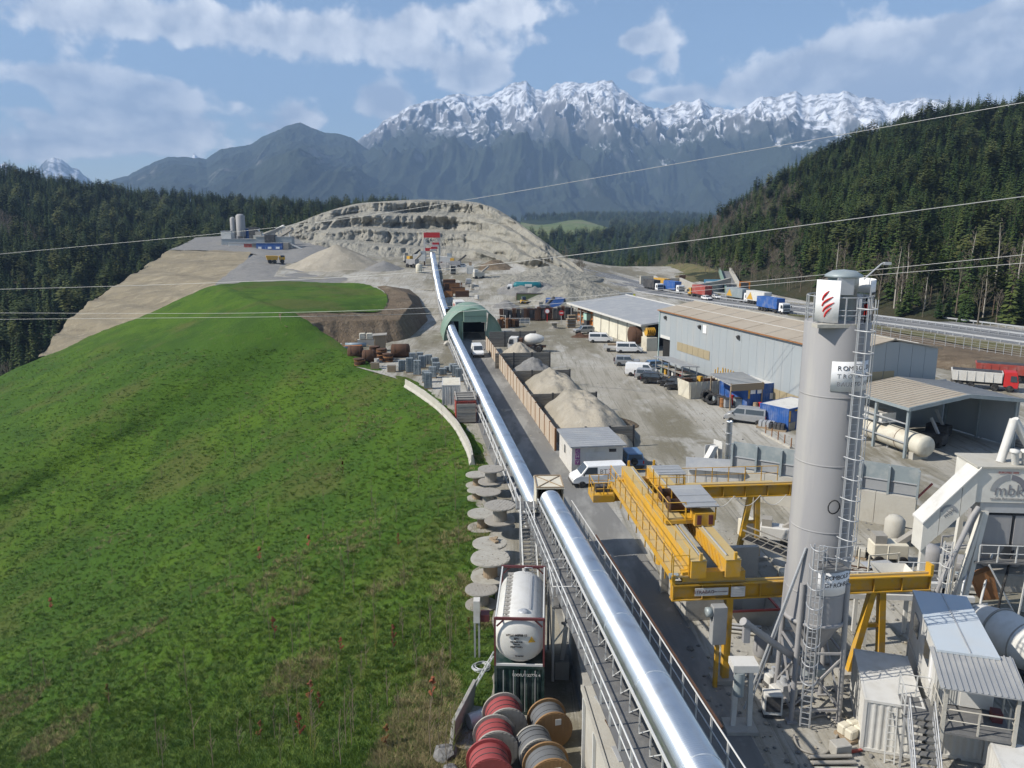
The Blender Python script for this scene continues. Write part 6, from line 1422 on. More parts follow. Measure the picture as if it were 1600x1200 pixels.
# top deck
MB().box((-.55, -1.15, ST-.02), (1.9, .6, .16), rz=.05).build('deck_bracket', M_concpale, si)
railing(si, [Vector((math.cos(math.radians(a))*(SR-.05), math.sin(math.radians(a))*(SR-.05), ST+.05)) for a in range(-60, 301, 20)], 1.15, .9, M_steel, .024)
MB().tube([Vector((math.cos(math.radians(a))*(SR-.05), math.sin(math.radians(a))*(SR-.05), ST+.42)) for a in range(-60, 301, 20)], .02, 5).build('knee_rail', M_steel, si)
fl = MB().lathe([(.62, ST+.1), (.62, ST+1.5), (.66, ST+1.5), (.66, ST+2.0)], 26, (.1, 0, 0)).build('dust_filter', M_bluesteel, si)
MB().lathe([(.66, ST+2.0), (.82, ST+2.02), (.8, ST+2.12), (.5, ST+2.3), (0, ST+2.36)], 26, (.1, 0, 0)).build('filter_cap', M_bluesteel, fl); MB().box((-.05, -.64, ST+1.65), (.72, .12, .75)).build('filter_door', M_steel, fl)
# banners wrapped round the railing
def curved_sheet(a0, a1, R, z0, z1, n=10, th=.02):
    mb = MB(); vs = []
    for r_ in (R, R+th):
        for k in range(n+1):
            a = math.radians(a0+(a1-a0)*k/n); vs += [(math.cos(a)*r_, math.sin(a)*r_, z0), (math.cos(a)*r_, math.sin(a)*r_, z1)]
    m_ = 2*(n+1); fs = []
    for k in range(n): fs += [(2*k, 2*k+2, 2*k+3, 2*k+1), (m_+2*k+2, m_+2*k, m_+2*k+1, m_+2*k+3), (2*k+1, 2*k+3, m_+2*k+3, m_+2*k+1), (2*k, m_+2*k, m_+2*k+2, 2*k+2)]
    mb.add(vs, fs, True); return mb
M_banner = mat('white_banner_cloth', (0.80, 0.80, 0.80), rough=.75, scale=2, col2=(.72, .72, .73))
ban = curved_sheet(205, 248, SR+.0, ST+.1, ST+1.95).build('banner', M_banner, si)
for k, (zz, ln, of) in enumerate(((1.35, .30, 0), (1.1, .5, .0), (.85, .5, .06), (.62, .3, .14))):
    pts = []
    for i in range(9):
        f = i/8; a = math.radians(219+of*40+ln*36*f); pts.append(Vector((math.cos(a)*(SR+.035), math.sin(a)*(SR+.035), ST+zz-.28+.42*f**.6)))
    MB().tube(pts, [.015+.035*math.sin(math.pi*min(1, .15+i/9)) for i in range(9)], 6).build('red_stripe', M_brightred, ban)
b2 = curved_sheet(-55, 55, SR+.0, ST+1.25, ST+1.95).build('banner', M_banner, si)
curved_sheet(-50, 50, SR+.022, ST+1.3, ST+1.42, th=.01).build('dark_stripe', M_darksteel, b2)
curved_sheet(-28, 60, SR+.0, ST+.1, ST+1.2).build('banner', M_banner, si)
sg = curved_sheet(244, 322, SR+.012, 16.55, 17.9, 18).build('company_sign', M_banner, si)
def curve_text(s, size, ang0, z, R, m, parent, dstep):
    for i, ch in enumerate(s):
        if ch == ' ': continue
        a = math.radians(ang0+dstep*i); text_obj('letter', ch, size, m, parent, (math.cos(a)*R, math.sin(a)*R, z), (math.pi/2, 0, a+math.pi/2), .006)
curve_text('ROMBOLD', .30, 257, 17.6, SR+.036, M_text, sg, 9.8); curve_text('TROCKEN', .28, 257, 17.24, SR+.036, M_greyl, sg, 9.6); curve_text('BAUSTOFFE', .28, 257, 16.88, SR+.036, M_greyl, sg, 7.6)
s2 = curved_sheet(250, 328, SR+.012, 6.75, 7.9, 18).build('company_sign', M_banner, si)
curve_text('ROMBOLD &', .31, 266, 7.65, SR+.036, M_text, s2, 7.6); curve_text('GFRÖHRER', .31, 266, 7.27, SR+.036, M_text, s2, 8.0)
fx_ = MB().box((1.0, -.5, ST+.6), (.12, .12, .5)).build('extinguisher', M_brightred, si)
MB().tube([(1.1, .2, ST+1.9), (1.9, .3, ST+2.6), (2.05, .32, ST+2.62)], .035, 6).box((2.15, .33, ST+2.6), (.3, .2, .12)).build('work_lamp', M_steel, si)
MB().tube([od*(SR+.06)+Vector((0, 0, 11.2+.32*math.sin(a))) + Vector((-od.y, od.x, 0))*(-.5+.3*math.cos(a)) for a in [i*.5 for i in range(14)]], .03, 6).build('hose_coil', M_black, si)
sc2 = thing('screw_conveyor', 'grey inclined screw conveyor tube leading to the silo foot', 'conveyor', (0, 0, 0))
a_, b_ = W(1167, 975, 37.2), Vector((SX, SY-.2, 2.2)); MB().tube([a_, b_], .17, 14).tube([a_-(b_-a_).normalized()*.3, a_], .2, 14).build('screw_tube', M_greysteel, sc2); MB().box(a_+Vector((0, 0, -.5)), (.3, .3, .8)).build('outlet', M_greysteel, sc2)
pd = thing('mixer_pedestal', 'pale steel pedestal with mixing pump under the screw conveyor', 'pump stand', (a_.x, a_.y+.1, 0))
MB().box((0, 0, 3.4), (1.2, .9, .35)).build('head_plate', M_white, pd); 
for x in (-.35, .45): MB().beam((x, 0, 0), (x*.8, 0, 3.3), .22).build('leg', M_white, pd)
MB().lathe([(.25, 2.0), (.25, 3.2)], 14, (-.25, -.3, 0)).build('pump_body', M_bluesteel, pd); MB().box((0, 0, .1), (1.5, 1.2, .2)).build('base_plate', M_concrete, pd)
gp = thing('grey_control_box', 'tall grey control box with fan hung below the near runway beam', 'control box', cr_o+gx*2.3-gy*.55, -CR_); MB().box((0, 0, 3.6), (.75, .5, 2.1)).build('case', M_roofgrey, gp, .03); MB().beam((0, 0, 0), (0, 0, 2.6), .2).build('bracket', M_yellow, gp); MB().lathe([(.1, -.2), (.26, -.18), (.26, .1), (.15, .14)], 14, (-.5, 0, 4.3), axis='X').build('fan', M_bluesteel, gp)
for (px, py, lab, s) in [(1222, 1098, 'dusty pump unit beside the silo legs', 1.0), (1207, 1070, 'small dusty machine box left of the silo legs', .7)]:
    g = G(px, py); t = thing('pump_unit', lab, 'machine', (g.x, g.y, 0), .3); MB().box((0, 0, .6*s), (1.2*s, .8*s, .7*s)).build('housing', M_white, t, .05); MB().box((0, -.1, 1.05*s), (.6*s, .6*s, .3*s)).lathe([(.2*s, 1.2*s), (.16*s, 1.5*s)], 10).build('motor', M_steel, t); MB().box((0, 0, .12), (1.4*s, 1.0*s, .2)).build('skid', M_darksteel, t)
hs = thing('hose', 'grey rubber hose looped on the ground at the silo foot', 'hose', (0, 0, 0))
hp = [G(1240, 1150), G(1250, 1172), G(1285, 1180), G(1300, 1165), G(1310, 1140), G(1290, 1120), G(1262, 1125)]; MB().tube([tuple(v) for v in resample(np.array([(p.x, p.y, .06) for p in hp]), 50)], .055, 8).build('hose_line', M_greywood, hs)
for px, py, lab in [(1312, 1178, 'grey block with red strap end at the silo foot'),]:
    g = G(px, py); t = thing('concrete_block', lab, 'block', (g.x, g.y, 0), .2); MB().box((0, 0, .3), (.8, .6, .6)).build('block_body', M_concrete, t, .03); MB().box((.75, -.05, .08), (.7, .12, .1)).build('strap_end', M_red, t)
# ------------------------------------------------------------------ site containers in the lower right corner
RZC = math.radians(-17.0)
dC = Vector((-math.sin(RZC), math.cos(RZC), 0)); wC = Vector((math.cos(RZC), math.sin(RZC), 0))
def at_corner(fl, L, Wd): p = Vector(fl)+wC*Wd/2+dC*L/2; return (p.x, p.y, fl[2] if len(fl) > 2 else 0)
container('white_container', 'white corrugated container with a ladder leaning on its end beside the silo', at_corner((16.1, 32.7, 0), 4.6, 2.5), RZC, 4.6, 2.5, 2.6, body=M_white, doors=False)
t = thing('aluminium_ladder', 'thin aluminium ladder leaning on the end of the white corrugated container', 'ladder', tuple(Vector((16.1, 32.7, 0))+wC*.95-dC*.1), RZC)
mb = MB()
for s in (0, .4): mb.beam((s, -.55, 0), (s, 0, 2.4), .045)
mb.build('stile', M_rail, t)
for k in range(8): f = (k+.5)/8; MB().beam((0, -.55+.55*f, 2.4*f), (.4, -.55+.55*f, 2.4*f), .03).build('rung', M_rail, t)
container('lower_office_container', 'white office container carrying the blue grey roofed one', at_corner((18.95, 32.4, 0), 6.06, 2.5), RZC, body=M_white, doors=False)
oc = thing('office_container', 'white office container with pale blue roof stacked above the porch', 'container', at_corner((18.95, 32.4, 2.62), 6.06, 2.5), RZC)
M_officeroof = mat('pale_blue_roof_sheet', (0.47, 0.52, 0.56), rough=.55, col2=(.42, .47, .51), scale=.6, dirt=(.5, .49, .46), dirt_amt=.3)
MB().box((0, 0, 1.3), (2.44, 6.0, 2.5)).build('wall_body', M_white, oc, .02); rf = MB().box((0, 0, 2.6), (2.5, 6.1, .12)).build('roof', M_officeroof, oc)
MB().box((.1, 0, 2.68), (.05, 6.0, .05)).build('roof_seam', M_steel, rf)
for y in (-1.2, 1.4): MB().box((-1.23, y, 1.5), (.05, 1.1, .9)).build('window', M_glass, oc)
d_ = MB().box((.35, -3.02, 1.1), (.9, .06, 2.05)).build('door', M_white, oc); MB().box((.7, -3.07, 1.1), (.1, .05, .04)).build('handle', M_darksteel, d_)
for k in range(9): MB().box((-1.1+k*.1, -3.02, 1.3), (.035, .05, 2.3)).build('wall_rib', M_white, oc)
MB().box((-.15, -3.05, 1.95), (.24, .1, .3)).build('wall_lamp', M_darksteel, oc); MB().box((-1.24, -2.3, 1.4), (.04, .35, 1.5)).build('notice_sheet', M_banner, oc)
# porch
pc = thing('porch', 'roofed timber and steel porch with railing in front of the office container', 'porch', tuple(Vector((18.95, 32.4, 0))), RZC)
rf = MB()
for k in range(14): rf.box((-.1+k*.235, -1.0, 5.02-.02), (.05, 2.7, .06), rx=-.17*-1)
rf.box((1.42, -1.0, 4.95), (3.3, 2.7, .05), rx=.17); rf.build('porch_roof', M_roofgrey, pc)
for x in (.05, 2.75): MB().beam((x, -2.1, 0), (x, -2.1, 4.75), .14).build('porch_post', M_concpale, pc)
MB().box((1.4, -1.05, 2.58), (2.9, 2.2, .1)).build('porch_deck', M_grate, pc)
railing(pc, [(0, -.2, 2.63), (0, -2.1, 2.63), (2.8, -2.1, 2.63), (2.8, -.2, 2.63)], 1.05, 1.2, M_concpale, .035)
MB().box((2.45, -.6, 2.85), (.4, .5, .45)).build('crate', M_maroon, pc)
container('store_container', 'white store container with ribbed roof and wall unit below the porch', at_corner((19.0, 26.0, 0), 4.2, 2.5), RZC, 4.2, 2.5, 2.45, body=M_white, roofm=M_white, doors=False)
ac = thing('air_conditioner', 'beige air conditioner box mounted on the store container end', 'air conditioner', tuple(Vector((19.0, 26.0, 1.7))+wC*.5-dC*.3), RZC); MB().box((0, 0, 0), (.75, .5, .6)).build('case', M_cream, ac, .03); MB().lathe([(.2, -.02), (.22, .02), (0, .03)], 16, (.1, -.26, 0), axis='Y').build('fan_grille', M_darksteel, ac); MB().box((0, .28, -.34), (.7, .3, .06)).build('bracket', M_steel, ac)
stt = thing('metal_stairs', 'open steel stairs with round handrails up to the office porch', 'stairs', tuple(Vector((17.6, 31.9, 0))), RZC)
trd = MB().box((0, 0, 0), (.95, .3, .05)).build('tread', M_grate, stt); trd.location = (.5, -.6, 2.42)
for k in range(1, 13): inst('tread', trd.data, stt, (.5, -.6-k*.26, 2.42-k*.19))
for s in (0, 1.0):
    MB().beam((s, -.4, 2.5), (s, -3.9, 0), .05, .22).build('stringer', M_steel, stt); railing(stt, [(s, -.5, 2.5), (s, -3.8, .05)], 1.0, 1.5, M_steel, .03)
MB().box((.6, .35, 2.56), (1.5, 1.7, .06)).build('landing', M_grate, stt); railing(stt, [(-.15, -.4, 2.6), (-.15, 1.2, 2.6), (1.3, 1.2, 2.6)], 1.05, .9, M_rail, .028)
for x, y in ((-.1, 1.1), (1.2, 1.1), (-.1, -.4), (1.2, -.4)): MB().beam((x, y, 0), (x, y, 2.55), .09).build('landing_post', M_steel, stt)
# ------------------------------------------------------------------ mixer truck
mt = thing('concrete_mixer_truck', 'concrete mixer truck with dusty white drum and dark blue cab beside the office container', 'mixer truck', (26.4, 36.6, 0), math.radians(-76))
MB().lathe([(.45, -3.4), (.75, -3.0), (1.18, -1.4), (1.22, .2), (1.0, 1.6), (.55, 2.1), (.3, 2.15)], 36, (-.6, 0, 2.75), axis='X').build('drum', M_white, mt)
for x in (-2.2, -.6, .6): MB().lathe([(1.215, -.05), (1.25, 0), (1.215, .05)], 36, (x, 0, 2.75), axis='X').build('drum_ring', M_greywood, mt)
lorry_cab(mt, 4.4, mat('dark_blue_cab', (0.02, .05, .11), rough=.4)); MB().box((0, 0, 1.1), (8.4, 1.1, .35)).build('chassis', M_darksteel, mt)
MB().prism([(-3.6, -.5, 3.4), (-3.6, .5, 3.4), (-4.4, .35, 2.2), (-4.4, -.35, 2.2)], (0, 0, 0), (0, 0, .15)).build('chute', M_white, mt)
for x in (3.2, 1.5, -1.6, -2.9):
    for s in (-1, 1): wheel_parts(mt, x, s*1.05, .52, .34)
# ------------------------------------------------------------------ batching plant
bp_ = thing('batching_plant', 'white clad elevated batching plant with mbk logo and a sloping belt housing', 'plant', (26.9, 44.0, 0), math.radians(-4))
M_plantwhite = mat('plant_white_panel', (0.66, 0.64, 0.58), rough=.6, col2=(.58, .56, .5), scale=.6, dirt=(.45, .42, .36), dirt_amt=.4)
MB().box((3.6, 1.3, 9.0), (7.2, 2.6, 2.1)).build('plant_housing', M_plantwhite, bp_)
MB().box((3.6, 1.3, 10.09), (7.4, 2.8, .1)).build('housing_roof', M_concpale, bp_)
sp_ = [(0, 0, 10.05), (0, 0, 7.95), (-2.2, 0, 6.7), (-4.7, 0, 4.9), (-4.7, 0, 6.4)]
for a, b in (((0.0, 10.02, 7.95), (-.8, 9.05, 7.05)), ((-.8, 9.05, 7.05), (-1.9, 7.75, 5.85)), ((-1.9, 7.75, 5.85), (-2.8, 6.6, 4.85))):
    MB().prism([(a[0], 0, a[1]), (b[0]+.03, 0, b[1]), (b[0]+.03, 0, b[2]), (a[0], 0, a[2])], (0, -.1, 0), (0, 1.2, 0)).build('belt_housing_panel', M_plantwhite, bp_)
MB().prism([(.1, -.2, 10.12), (-2.85, -.2, 6.68), (-2.85, -.2, 6.58), (.1, -.2, 10.02)], (0, 0, 0), (0, 1.45, 0)).build('belt_housing_roof', M_white, bp_)
def arc(parent, cx, cz, R, w, y, a0, a1, m, n=14):
    mb = MB(); vs = []
    for k in range(n+1):
        a = math.radians(a0+(a1-a0)*k/n); vs += [(cx+math.cos(a)*R, y, cz+math.sin(a)*R), (cx+math.cos(a)*(R-w), y, cz+math.sin(a)*(R-w))]
    mb.add(vs, [(2*k, 2*k+1, 2*k+3, 2*k+2) for k in range(n)]); vs2 = [(v[0], v[1]+.01, v[2]) for v in vs]; mb.add(vs2, [(2*k, 2*k+2, 2*k+3, 2*k+1) for k in range(n)]); return mb.build('logo_arc', m, parent)
arc(bp_, 1.85, 8.6, 1.05, .32, -.02, 92, 176, M_roofgrey); arc(bp_, 1.85, 8.6, 1.05, .32, -.02, 4, 86, mat('dark_logo_grey', (.2, .2, .22)))
text_obj('lettering', 'mbk', .95, M_greyl, bp_, (1.85, -.03, 8.7), FRONT, .006); text_obj('lettering', 'mobile Betonkonzepte', .22, M_greyl, bp_, (1.85, -.03, 8.2), FRONT, .006); text_obj('lettering', 'EUROMIX 3000', .17, M_red, bp_, (1.7, -.03, 9.78), FRONT, .006)
arc(bp_, -1.4, 7.3, .5, .14, -.12, 5, 175, M_roofgrey); text_obj('lettering', 'mbk', .42, M_greyl, bp_, (-1.4, -.12, 7.3), (math.pi/2, math.radians(-45), 0), .006)
MB().box((3.8, 1.3, 7.6), (6.8, 2.4, .6)).build('floor_frame', M_steel, bp_)
for a, b in (((.6, .1, 7.4), (-1.2, -.6, 0)), ((.75, .1, 7.4), (-.4, -.5, 0)), ((-2.2, .9, 6.0), (-2.4, .5, 0)), ((5.0, .2, 7.4), (5.0, .2, 0)), ((5.0, 2.4, 7.4), (5.0, 2.4, 0)), ((.6, 2.4, 7.4), (.4, 2.6, 0))):
    MB().beam(a, b, .3, .26).build('plant_leg', M_plantwhite, bp_)
MB().tube([(.2, -.15, 7.7), (-.2, -.35, 7.2), (-1.9, -.9, 3.0), (-2.6, -1.2, .3)], .15, 10).build('cement_pipe', M_greysteel, bp_)
for k in range(3): MB().box((1.6+k*1.7, 1.2, 6.2), (1.5, 2.0, 1.8)).prism([(.9+k*1.7, .3, 5.3), (2.3+k*1.7, .3, 5.3), (1.8+k*1.7, .9, 3.6), (1.4+k*1.7, .9, 3.6)], (0, 0, 0), (0, 1.6, 0)).build('weigh_hopper', M_greysteel, bp_)
MB().box((3.2, 1.2, 2.9), (4.6, 2.4, 1.2)).build('mixer_body', M_greywood, bp_, .1); MB().box((3.0, -.2, 4.4), (5.5, .6, .08)).build('service_gangway', M_grate, bp_); railing(bp_, [(.4, -.48, 4.45), (5.6, -.48, 4.45)], 1.05, 1.1, M_rail, .03)
MB().prism([(.3, -.2, 3.4), (1.4, -.2, 3.9), (2.0, -.2, 2.0), (1.0, -.2, 1.9)], (0, 0, 0), (0, .5, 0)).build('discharge_chute', M_rustlight, bp_)
for k in range(5): MB().tube([(-2.9+k*1.1, -.9-.2*(k % 2), .1), (-2.6+k*1.1, -.7, 2.2+.5*(k % 3)), (-1.9+k*1.2, .6, 3.4+.4*k)], .07, 6).build('service_pipe', [M_rail, M_black, M_steel][k % 3], bp_)
ladder(bp_, (-1.6, -.7, 0), (-1.3, -.3, 5.6), (-.2, -1, 0), cage0=2.4, m=M_rail)
MB().box((-2.6, .6, 3.0), (2.6, 1.2, .08)).build('service_gangway', M_grate, bp_); railing(bp_, [(-3.9, 0, 3.05), (-1.3, 0, 3.05)], 1.05, .9, M_rail, .03)
for k in range(2): MB().beam((1.0+k*2.2, -.5, 4.3), (3.2-k*.2, -.5, .6), .08).build('tie_rod', M_rail, bp_)
for a, b in (((1.7, 1.0, 10.1), (2.4, 1.4, 12.6)), ((2.4, 1.4, 12.6), (4.0, 1.6, 10.2))): MB().tube([a, b], .24, 12).build('vent_pipe', M_white, bp_)
for k in range(2): MB().tube([(2.3+k*.55, .5, 10.1), (2.0+k*.6, .2, 11.0)], .2, 12).lathe([(.26, 10.95), (.26, 11.1), (0, 11.15)], 12, (2.0+k*.6, .2, 0)).build('vent_stack', M_white, bp_)
# receiving hopper and platform
hp_ = thing('receiving_hopper', 'pale steel receiving hopper on a frame under the belt housing', 'hopper', (21.9, 42.6, 0), math.radians(-4))
mb = MB(); mb.add([(-1.0, -.8, 4.4), (1.0, -.8, 4.4), (1.0, .9, 4.4), (-1.0, .9, 4.4), (-.5, -.4, 3.0), (.6, -.4, 3.0), (.6, .5, 3.0), (-.5, .5, 3.0)], [(0, 1, 5, 4), (1, 2, 6, 5), (2, 3, 7, 6), (3, 0, 4, 7), (4, 5, 6, 7)]); mb.build('hopper_bin', M_plantwhite, hp_)
MB().box((0, -.82, 4.0), (2.1, .06, .95)).build('front_plate', M_roofgrey, hp_)
for x in (-1.6, 1.3):
    for y in (-.8, .9): MB().beam((x, y, 0), (x, y, 3.6), .2).build('frame_post', M_white, hp_)
MB().beam((-3.2, -.8, 3.1), (4.2, -.8, 3.1), .26, .3).beam((-3.2, -.8, 3.1), (-3.6, -.8, 4.6), .24).build('frame_beam', M_white, hp_); MB().beam((-3.2, .9, 3.1), (3.4, .9, 3.1), .22, .26).build('frame_beam', M_white, hp_)
MB().box((-2.3, 0, 3.5), (1.6, 1.7, .08)).build('platform', M_grate, hp_); railing(hp_, [(-3.1, .8, 3.55), (-3.1, -.8, 3.55), (-1.4, -.8, 3.55)], 1.0, .8, M_rail, .03)
MB().box((-2.8, .7, 4.3), (1.2, .1, 1.3)).build('window_frame', M_white, hp_); MB().box((-2.8, .63, 4.3), (.95, .05, 1.0)).build('window', M_glass, hp_)
ob = thing('orange_bin', 'small orange plastic bin hanging at the receiving hopper platform', 'bin', (20.15, 41.95, 3.62)); MB().lathe([(.16, 0), (.22, .5), (.24, .5), (.24, .55), (0, .58)], 14).build('bin_body', M_orange, ob); MB().tube([(-.2, 0, .5), (0, 0, .8), (.2, 0, .5)], .02, 5).build('bin_handle', M_darksteel, ob)
# clutter under the plant
rcl = random.Random(31)
CL = [('conveyor_frame', 'rusty lattice belt frame lying below the crane runway', 'steel frame'), ('steel_plate_stack', 'stack of grey steel plates under the belt housing', 'steel plates'), ('grey_tank', 'small grey tank between the plant legs', 'tank'), ('pump_skid', 'dusty pump skid beside the mixer truck', 'machine'), ('spare_trough', 'spare grey trough lying under the plant', 'trough')]
for i, (px, py) in enumerate([(1345, 885), (1440, 905), (1490, 880), (1500, 905), (1380, 900)]):
    nm, lab, cat_ = CL[i]; g = G(px, py+20); t = thing(nm, lab, cat_, (g.x, g.y, 0), rcl.uniform(-.6, .6))
    if i == 0:
        for s in (-.4, .4): MB().beam((-3, s, .5), (3, s, .9), .08).build('chord', M_rust, t)
        for k in range(8): MB().beam((-3+k*.75, -.4, .5+k*.05), (-2.25+k*.75, .4, .55+k*.05), .05).build('brace', M_rust, t)
    elif i == 1:
        for k in range(6): MB().box((rcl.uniform(-.1, .1), rcl.uniform(-.1, .1), .1+k*.16), (2.4, 1.4, .12), rz=rcl.uniform(-.1, .1)).build('plate', M_steel if k % 2 else M_white, t)
    elif i == 2: MB().lathe([(0, -1.2), (.6, -1.1), (.7, -.9), (.7, .9), (.6, 1.1), (0, 1.2)], 18, (0, 0, .9), axis='X').build('shell', M_greysteel, t); MB().box((0, 0, .15), (1.6, .9, .3)).build('saddle', M_concrete, t)
    elif i == 3: MB().box((0, 0, .5), (2.0, 1.0, .7)).build('housing', M_white, t, .05); MB().lathe([(.3, -.6), (.3, .6)], 14, (.2, 0, 1.1), axis='X').build('motor', M_bluesteel, t)
    else: MB().add([(-1.5, -.5, .9), (1.5, -.5, .9), (1.5, .5, .9), (-1.5, .5, .9), (-1.4, -.2, .1), (1.4, -.2, .1), (1.4, .2, .1), (-1.4, .2, .1)], [(0, 1, 5, 4), (1, 2, 6, 5), (2, 3, 7, 6), (3, 0, 4, 7), (4, 5, 6, 7)]).build('trough_body', M_greysteel, t)
lt = thing('lattice_conveyor', 'dark lattice conveyor lying between the far runway legs and the pale wall', 'conveyor', (17.3, 52.6, 0), math.radians(-32))
for y in (-.45, .45):
    for z in (1.0, 1.7): MB().beam((-1, y, z+1.0), (7, y, z-.6), .08).build('chord', M_greywood, lt)
for k in range(12): MB().beam((-1+k*.66, -.45, 2.0-k*.132), (-.4+k*.66, -.45, 2.6-k*.132), .045).build('brace', M_greywood, lt)
MB().box((3, 0, 1.2), (8, .8, .06), ry=.2).build('belt', M_black, lt)
for x in (0, 5.6): MB().beam((x, 0, 0), (x, 0, 1.6 if x == 0 else .5), .16).build('stand', M_steel, lt)
wt = thing('concrete_tub', 'pale concrete tub with slanted side under the crane', 'tub', (14.5, 44.8, 0), math.radians(5))
MB().add([(-1.6, -1, 1.2), (1.4, -1, 1.2), (1.4, 1, 1.2), (-1.6, 1, 1.2), (-.8, -.7, 0), (1.2, -.7, 0), (1.2, .7, 0), (-.8, .7, 0)], [(0, 1, 5, 4), (1, 2, 6, 5), (2, 3, 7, 6), (3, 0, 4, 7), (4, 5, 6, 7)]).build('tub_shell', M_concpale, wt)
MB().beam((-1.6, -1, 1.22), (1.4, -1, 1.22), .12).beam((1.4, -1, 1.225), (1.4, 1, 1.225), .12).build('tub_rim', M_red, wt)
bl = thing('shaded_bunker', 'grey concrete bunker block in the shade behind the crane trolley', 'bunker', (13.0, 49.0, 0), math.radians(5))
MB().box((0, 0, 1.5), (6.5, .4, 3.0)).build('back_wall', M_concrete, bl); MB().box((-1.0, -2.2, .9), (3.6, 3.6, 1.8)).build('block_body', M_concrete, bl, .03); MB().box((1.6, -2.0, .6), (1.2, 2.4, 1.2)).build('block_step', M_concrete, bl)
# ------------------------------------------------------------------ pale wall with steel plate barrier, low gabled building, chimney
b0 = G(1142, 732, 2.6); b1 = G(1432, 780, 2.6); bd = (b1-b0); BL = bd.length; brz = math.atan2(bd.y, bd.x)
pw = thing('pale_retaining_wall', 'long pale concrete wall below the blue grey steel plate barrier', 'wall', (b0.x, b0.y, 0), brz)
for k in range(5): MB().box((BL*(k+.5)/5, .55, 1.3), (BL/5-.03, 1.0, 2.6)).build('wall_section', M_concpale, pw)
sb = thing('steel_plate_barrier', 'tall blue grey steel plate barrier with posts on the pale wall', 'barrier', (b0.x, b0.y, 2.6), brz)
NB = 7; bw = BL/NB
for k in range(NB):
    MB().box((bw*(k+.5), .35, 1.75), (bw-.04, .05, 1.3)).build('upper_plate', M_bluesteel, sb); MB().box((bw*(k+.5), .38, .6), (bw-.12, .05, .95)).build('lower_plate', M_roofgrey, sb)
    MB().box((bw*(k+.5), .30, 1.07), (bw-.06, .1, .08)).build('cross_rail', M_steel, sb)
for k in range(NB+1): MB().box((bw*k, .2, 1.1), (.16, .3, 2.3)).build('barrier_post', M_bluesteel, sb)
MB().beam((BL, .3, 0), (BL+.9, 1.2, 1.1), .12).build('red_edge', M_red, sb)
lg = G(1074, 774); gb = thing('low_gabled_building', 'low white building with a grey sheet roof at the end of the pale wall', 'building', (lg.x, lg.y, 0), brz+.35)
MB().box((2.3, 1.6, 1.25), (4.5, 3.1, 2.5)).build('wall_body', M_shedpanel, gb); MB().prism([(-.25, -.25, 2.48), (-.25, 3.45, 2.48), (-.25, 1.6, 3.1)], (0, 0, 0), (5.1, 0, 0)).build('roof', M_roofgrey, gb)
for k in range(5): MB().box((.5+k*.95, -.0, 1.2), (.03, .03, 2.4)).build('wall_joint', M_greywood, gb)
fp_ = thing('flue_pipe', 'tall bright metal flue pipe standing at the end of the steel barrier', 'chimney', tuple(G(1138, 700, 2.0)), 0); fp_.location.z = 0; MB().lathe([(.28, 0), (.28, 4.6), (.3, 4.6), (.3, 4.75), (.2, 4.75), (.2, 4.6)], 18).build('flue', M_tube, fp_)
for z in (1.2, 2.4, 3.5): MB().lathe([(.285, z), (.31, z+.02), (.31, z+.07), (.285, z+.09)], 18).build('band', M_steel, fp_)
cc = thing('white_chute', 'white sheet chute beside the metal flue', 'chute', tuple(G(1112, 722, 1.0)), .5); cc.location.z = 0; MB().prism([(-1.6, 0, .3), (0, 0, 2.6), (.5, 0, 2.6), (-.6, 0, .3)], (0, -.3, 0), (0, .3, 0)).build('chute_sheet', M_white, cc); MB().box((.9, .2, 1.5), (.05, 1.2, 3.0)).box((.2, .6, 1.3), (1.2, .05, 2.6)).build('chute_screen', M_white, cc)
# ------------------------------------------------------------------ halls
HRZ = math.atan2(-44.5, 12.8)
hl = thing('grey_hall', 'large pale grey clad industrial hall with dusty brown roof', 'hall', (25.1, 134, 0), HRZ)
HL_, HD, HH = 46.3, 13.0, 9.2
n = 24; pwid = HL_/n
for k in range(n):
    x = pwid*(k+.5); z0 = 0
    if k in (0, 1): z0 = 4.6
    MB().box((x, 0, (HH+z0)/2), (pwid-.025, .12, HH-z0)).build('cladding_panel', M_cladding, hl)
for k in range(7): MB().prism([(HL_, HD*k/7+.02, 0), (HL_, HD*(k+1)/7-.02, 0), (HL_, HD*(k+1)/7-.02, HH+1.2*(1-abs(2*(k+1)/7-1))), (HL_, HD*k/7+.02, HH+1.2*(1-abs(2*k/7-1)))], (-.06, 0, 0), (.06, 0, 0)).build('cladding_panel', M_cladding, hl)
MB().box((HL_/2, HD, HH/2), (HL_, .12, HH)).build('back_wall', M_cladding, hl); MB().prism([(0, 0, 4.7), (0, HD, 0), (0, HD, HH), (0, HD/2, HH+1.2), (0, 0, HH)], (-.05, 0, 0), (.05, 0, 0)).build('end_wall', M_cladding, hl)
for y0, y1, z0, z1 in ((-.35, HD/2, HH-.02, HH+1.25), (HD/2, HD+.35, HH+1.25, HH-.02)):
    rf = MB().prism([(-.3, y0, z0), (-.3, y1, z1), (-.3, y1, z1+.14), (-.3, y0, z0+.14)], (0, 0, 0), (HL_+.6, 0, 0)).build('roof_slope', M_tanroof, hl)
    for k in range(1, 9):
        x = HL_*k/9; MB().prism([(x, y0, z0+.145), (x, y1, z1+.145), (x, y1, z1+.18), (x, y0, z0+.18)], (0, 0, 0), (.06, 0, 0)).build('roof_seam', M_concpale if k % 3 == 0 else M_tanroof, rf)
    MB().beam((-.3, (y0+y1)/2, (z0+z1)/2+.18), (HL_+.3, (y0+y1)/2, (z0+z1)/2+.18), .10, .05).build('roof_strip', M_white, rf)
MB().beam((-.3, HD/2, HH+1.42), (HL_+.3, HD/2, HH+1.42), .35, .1).build('ridge_cap', M_concpale, hl)
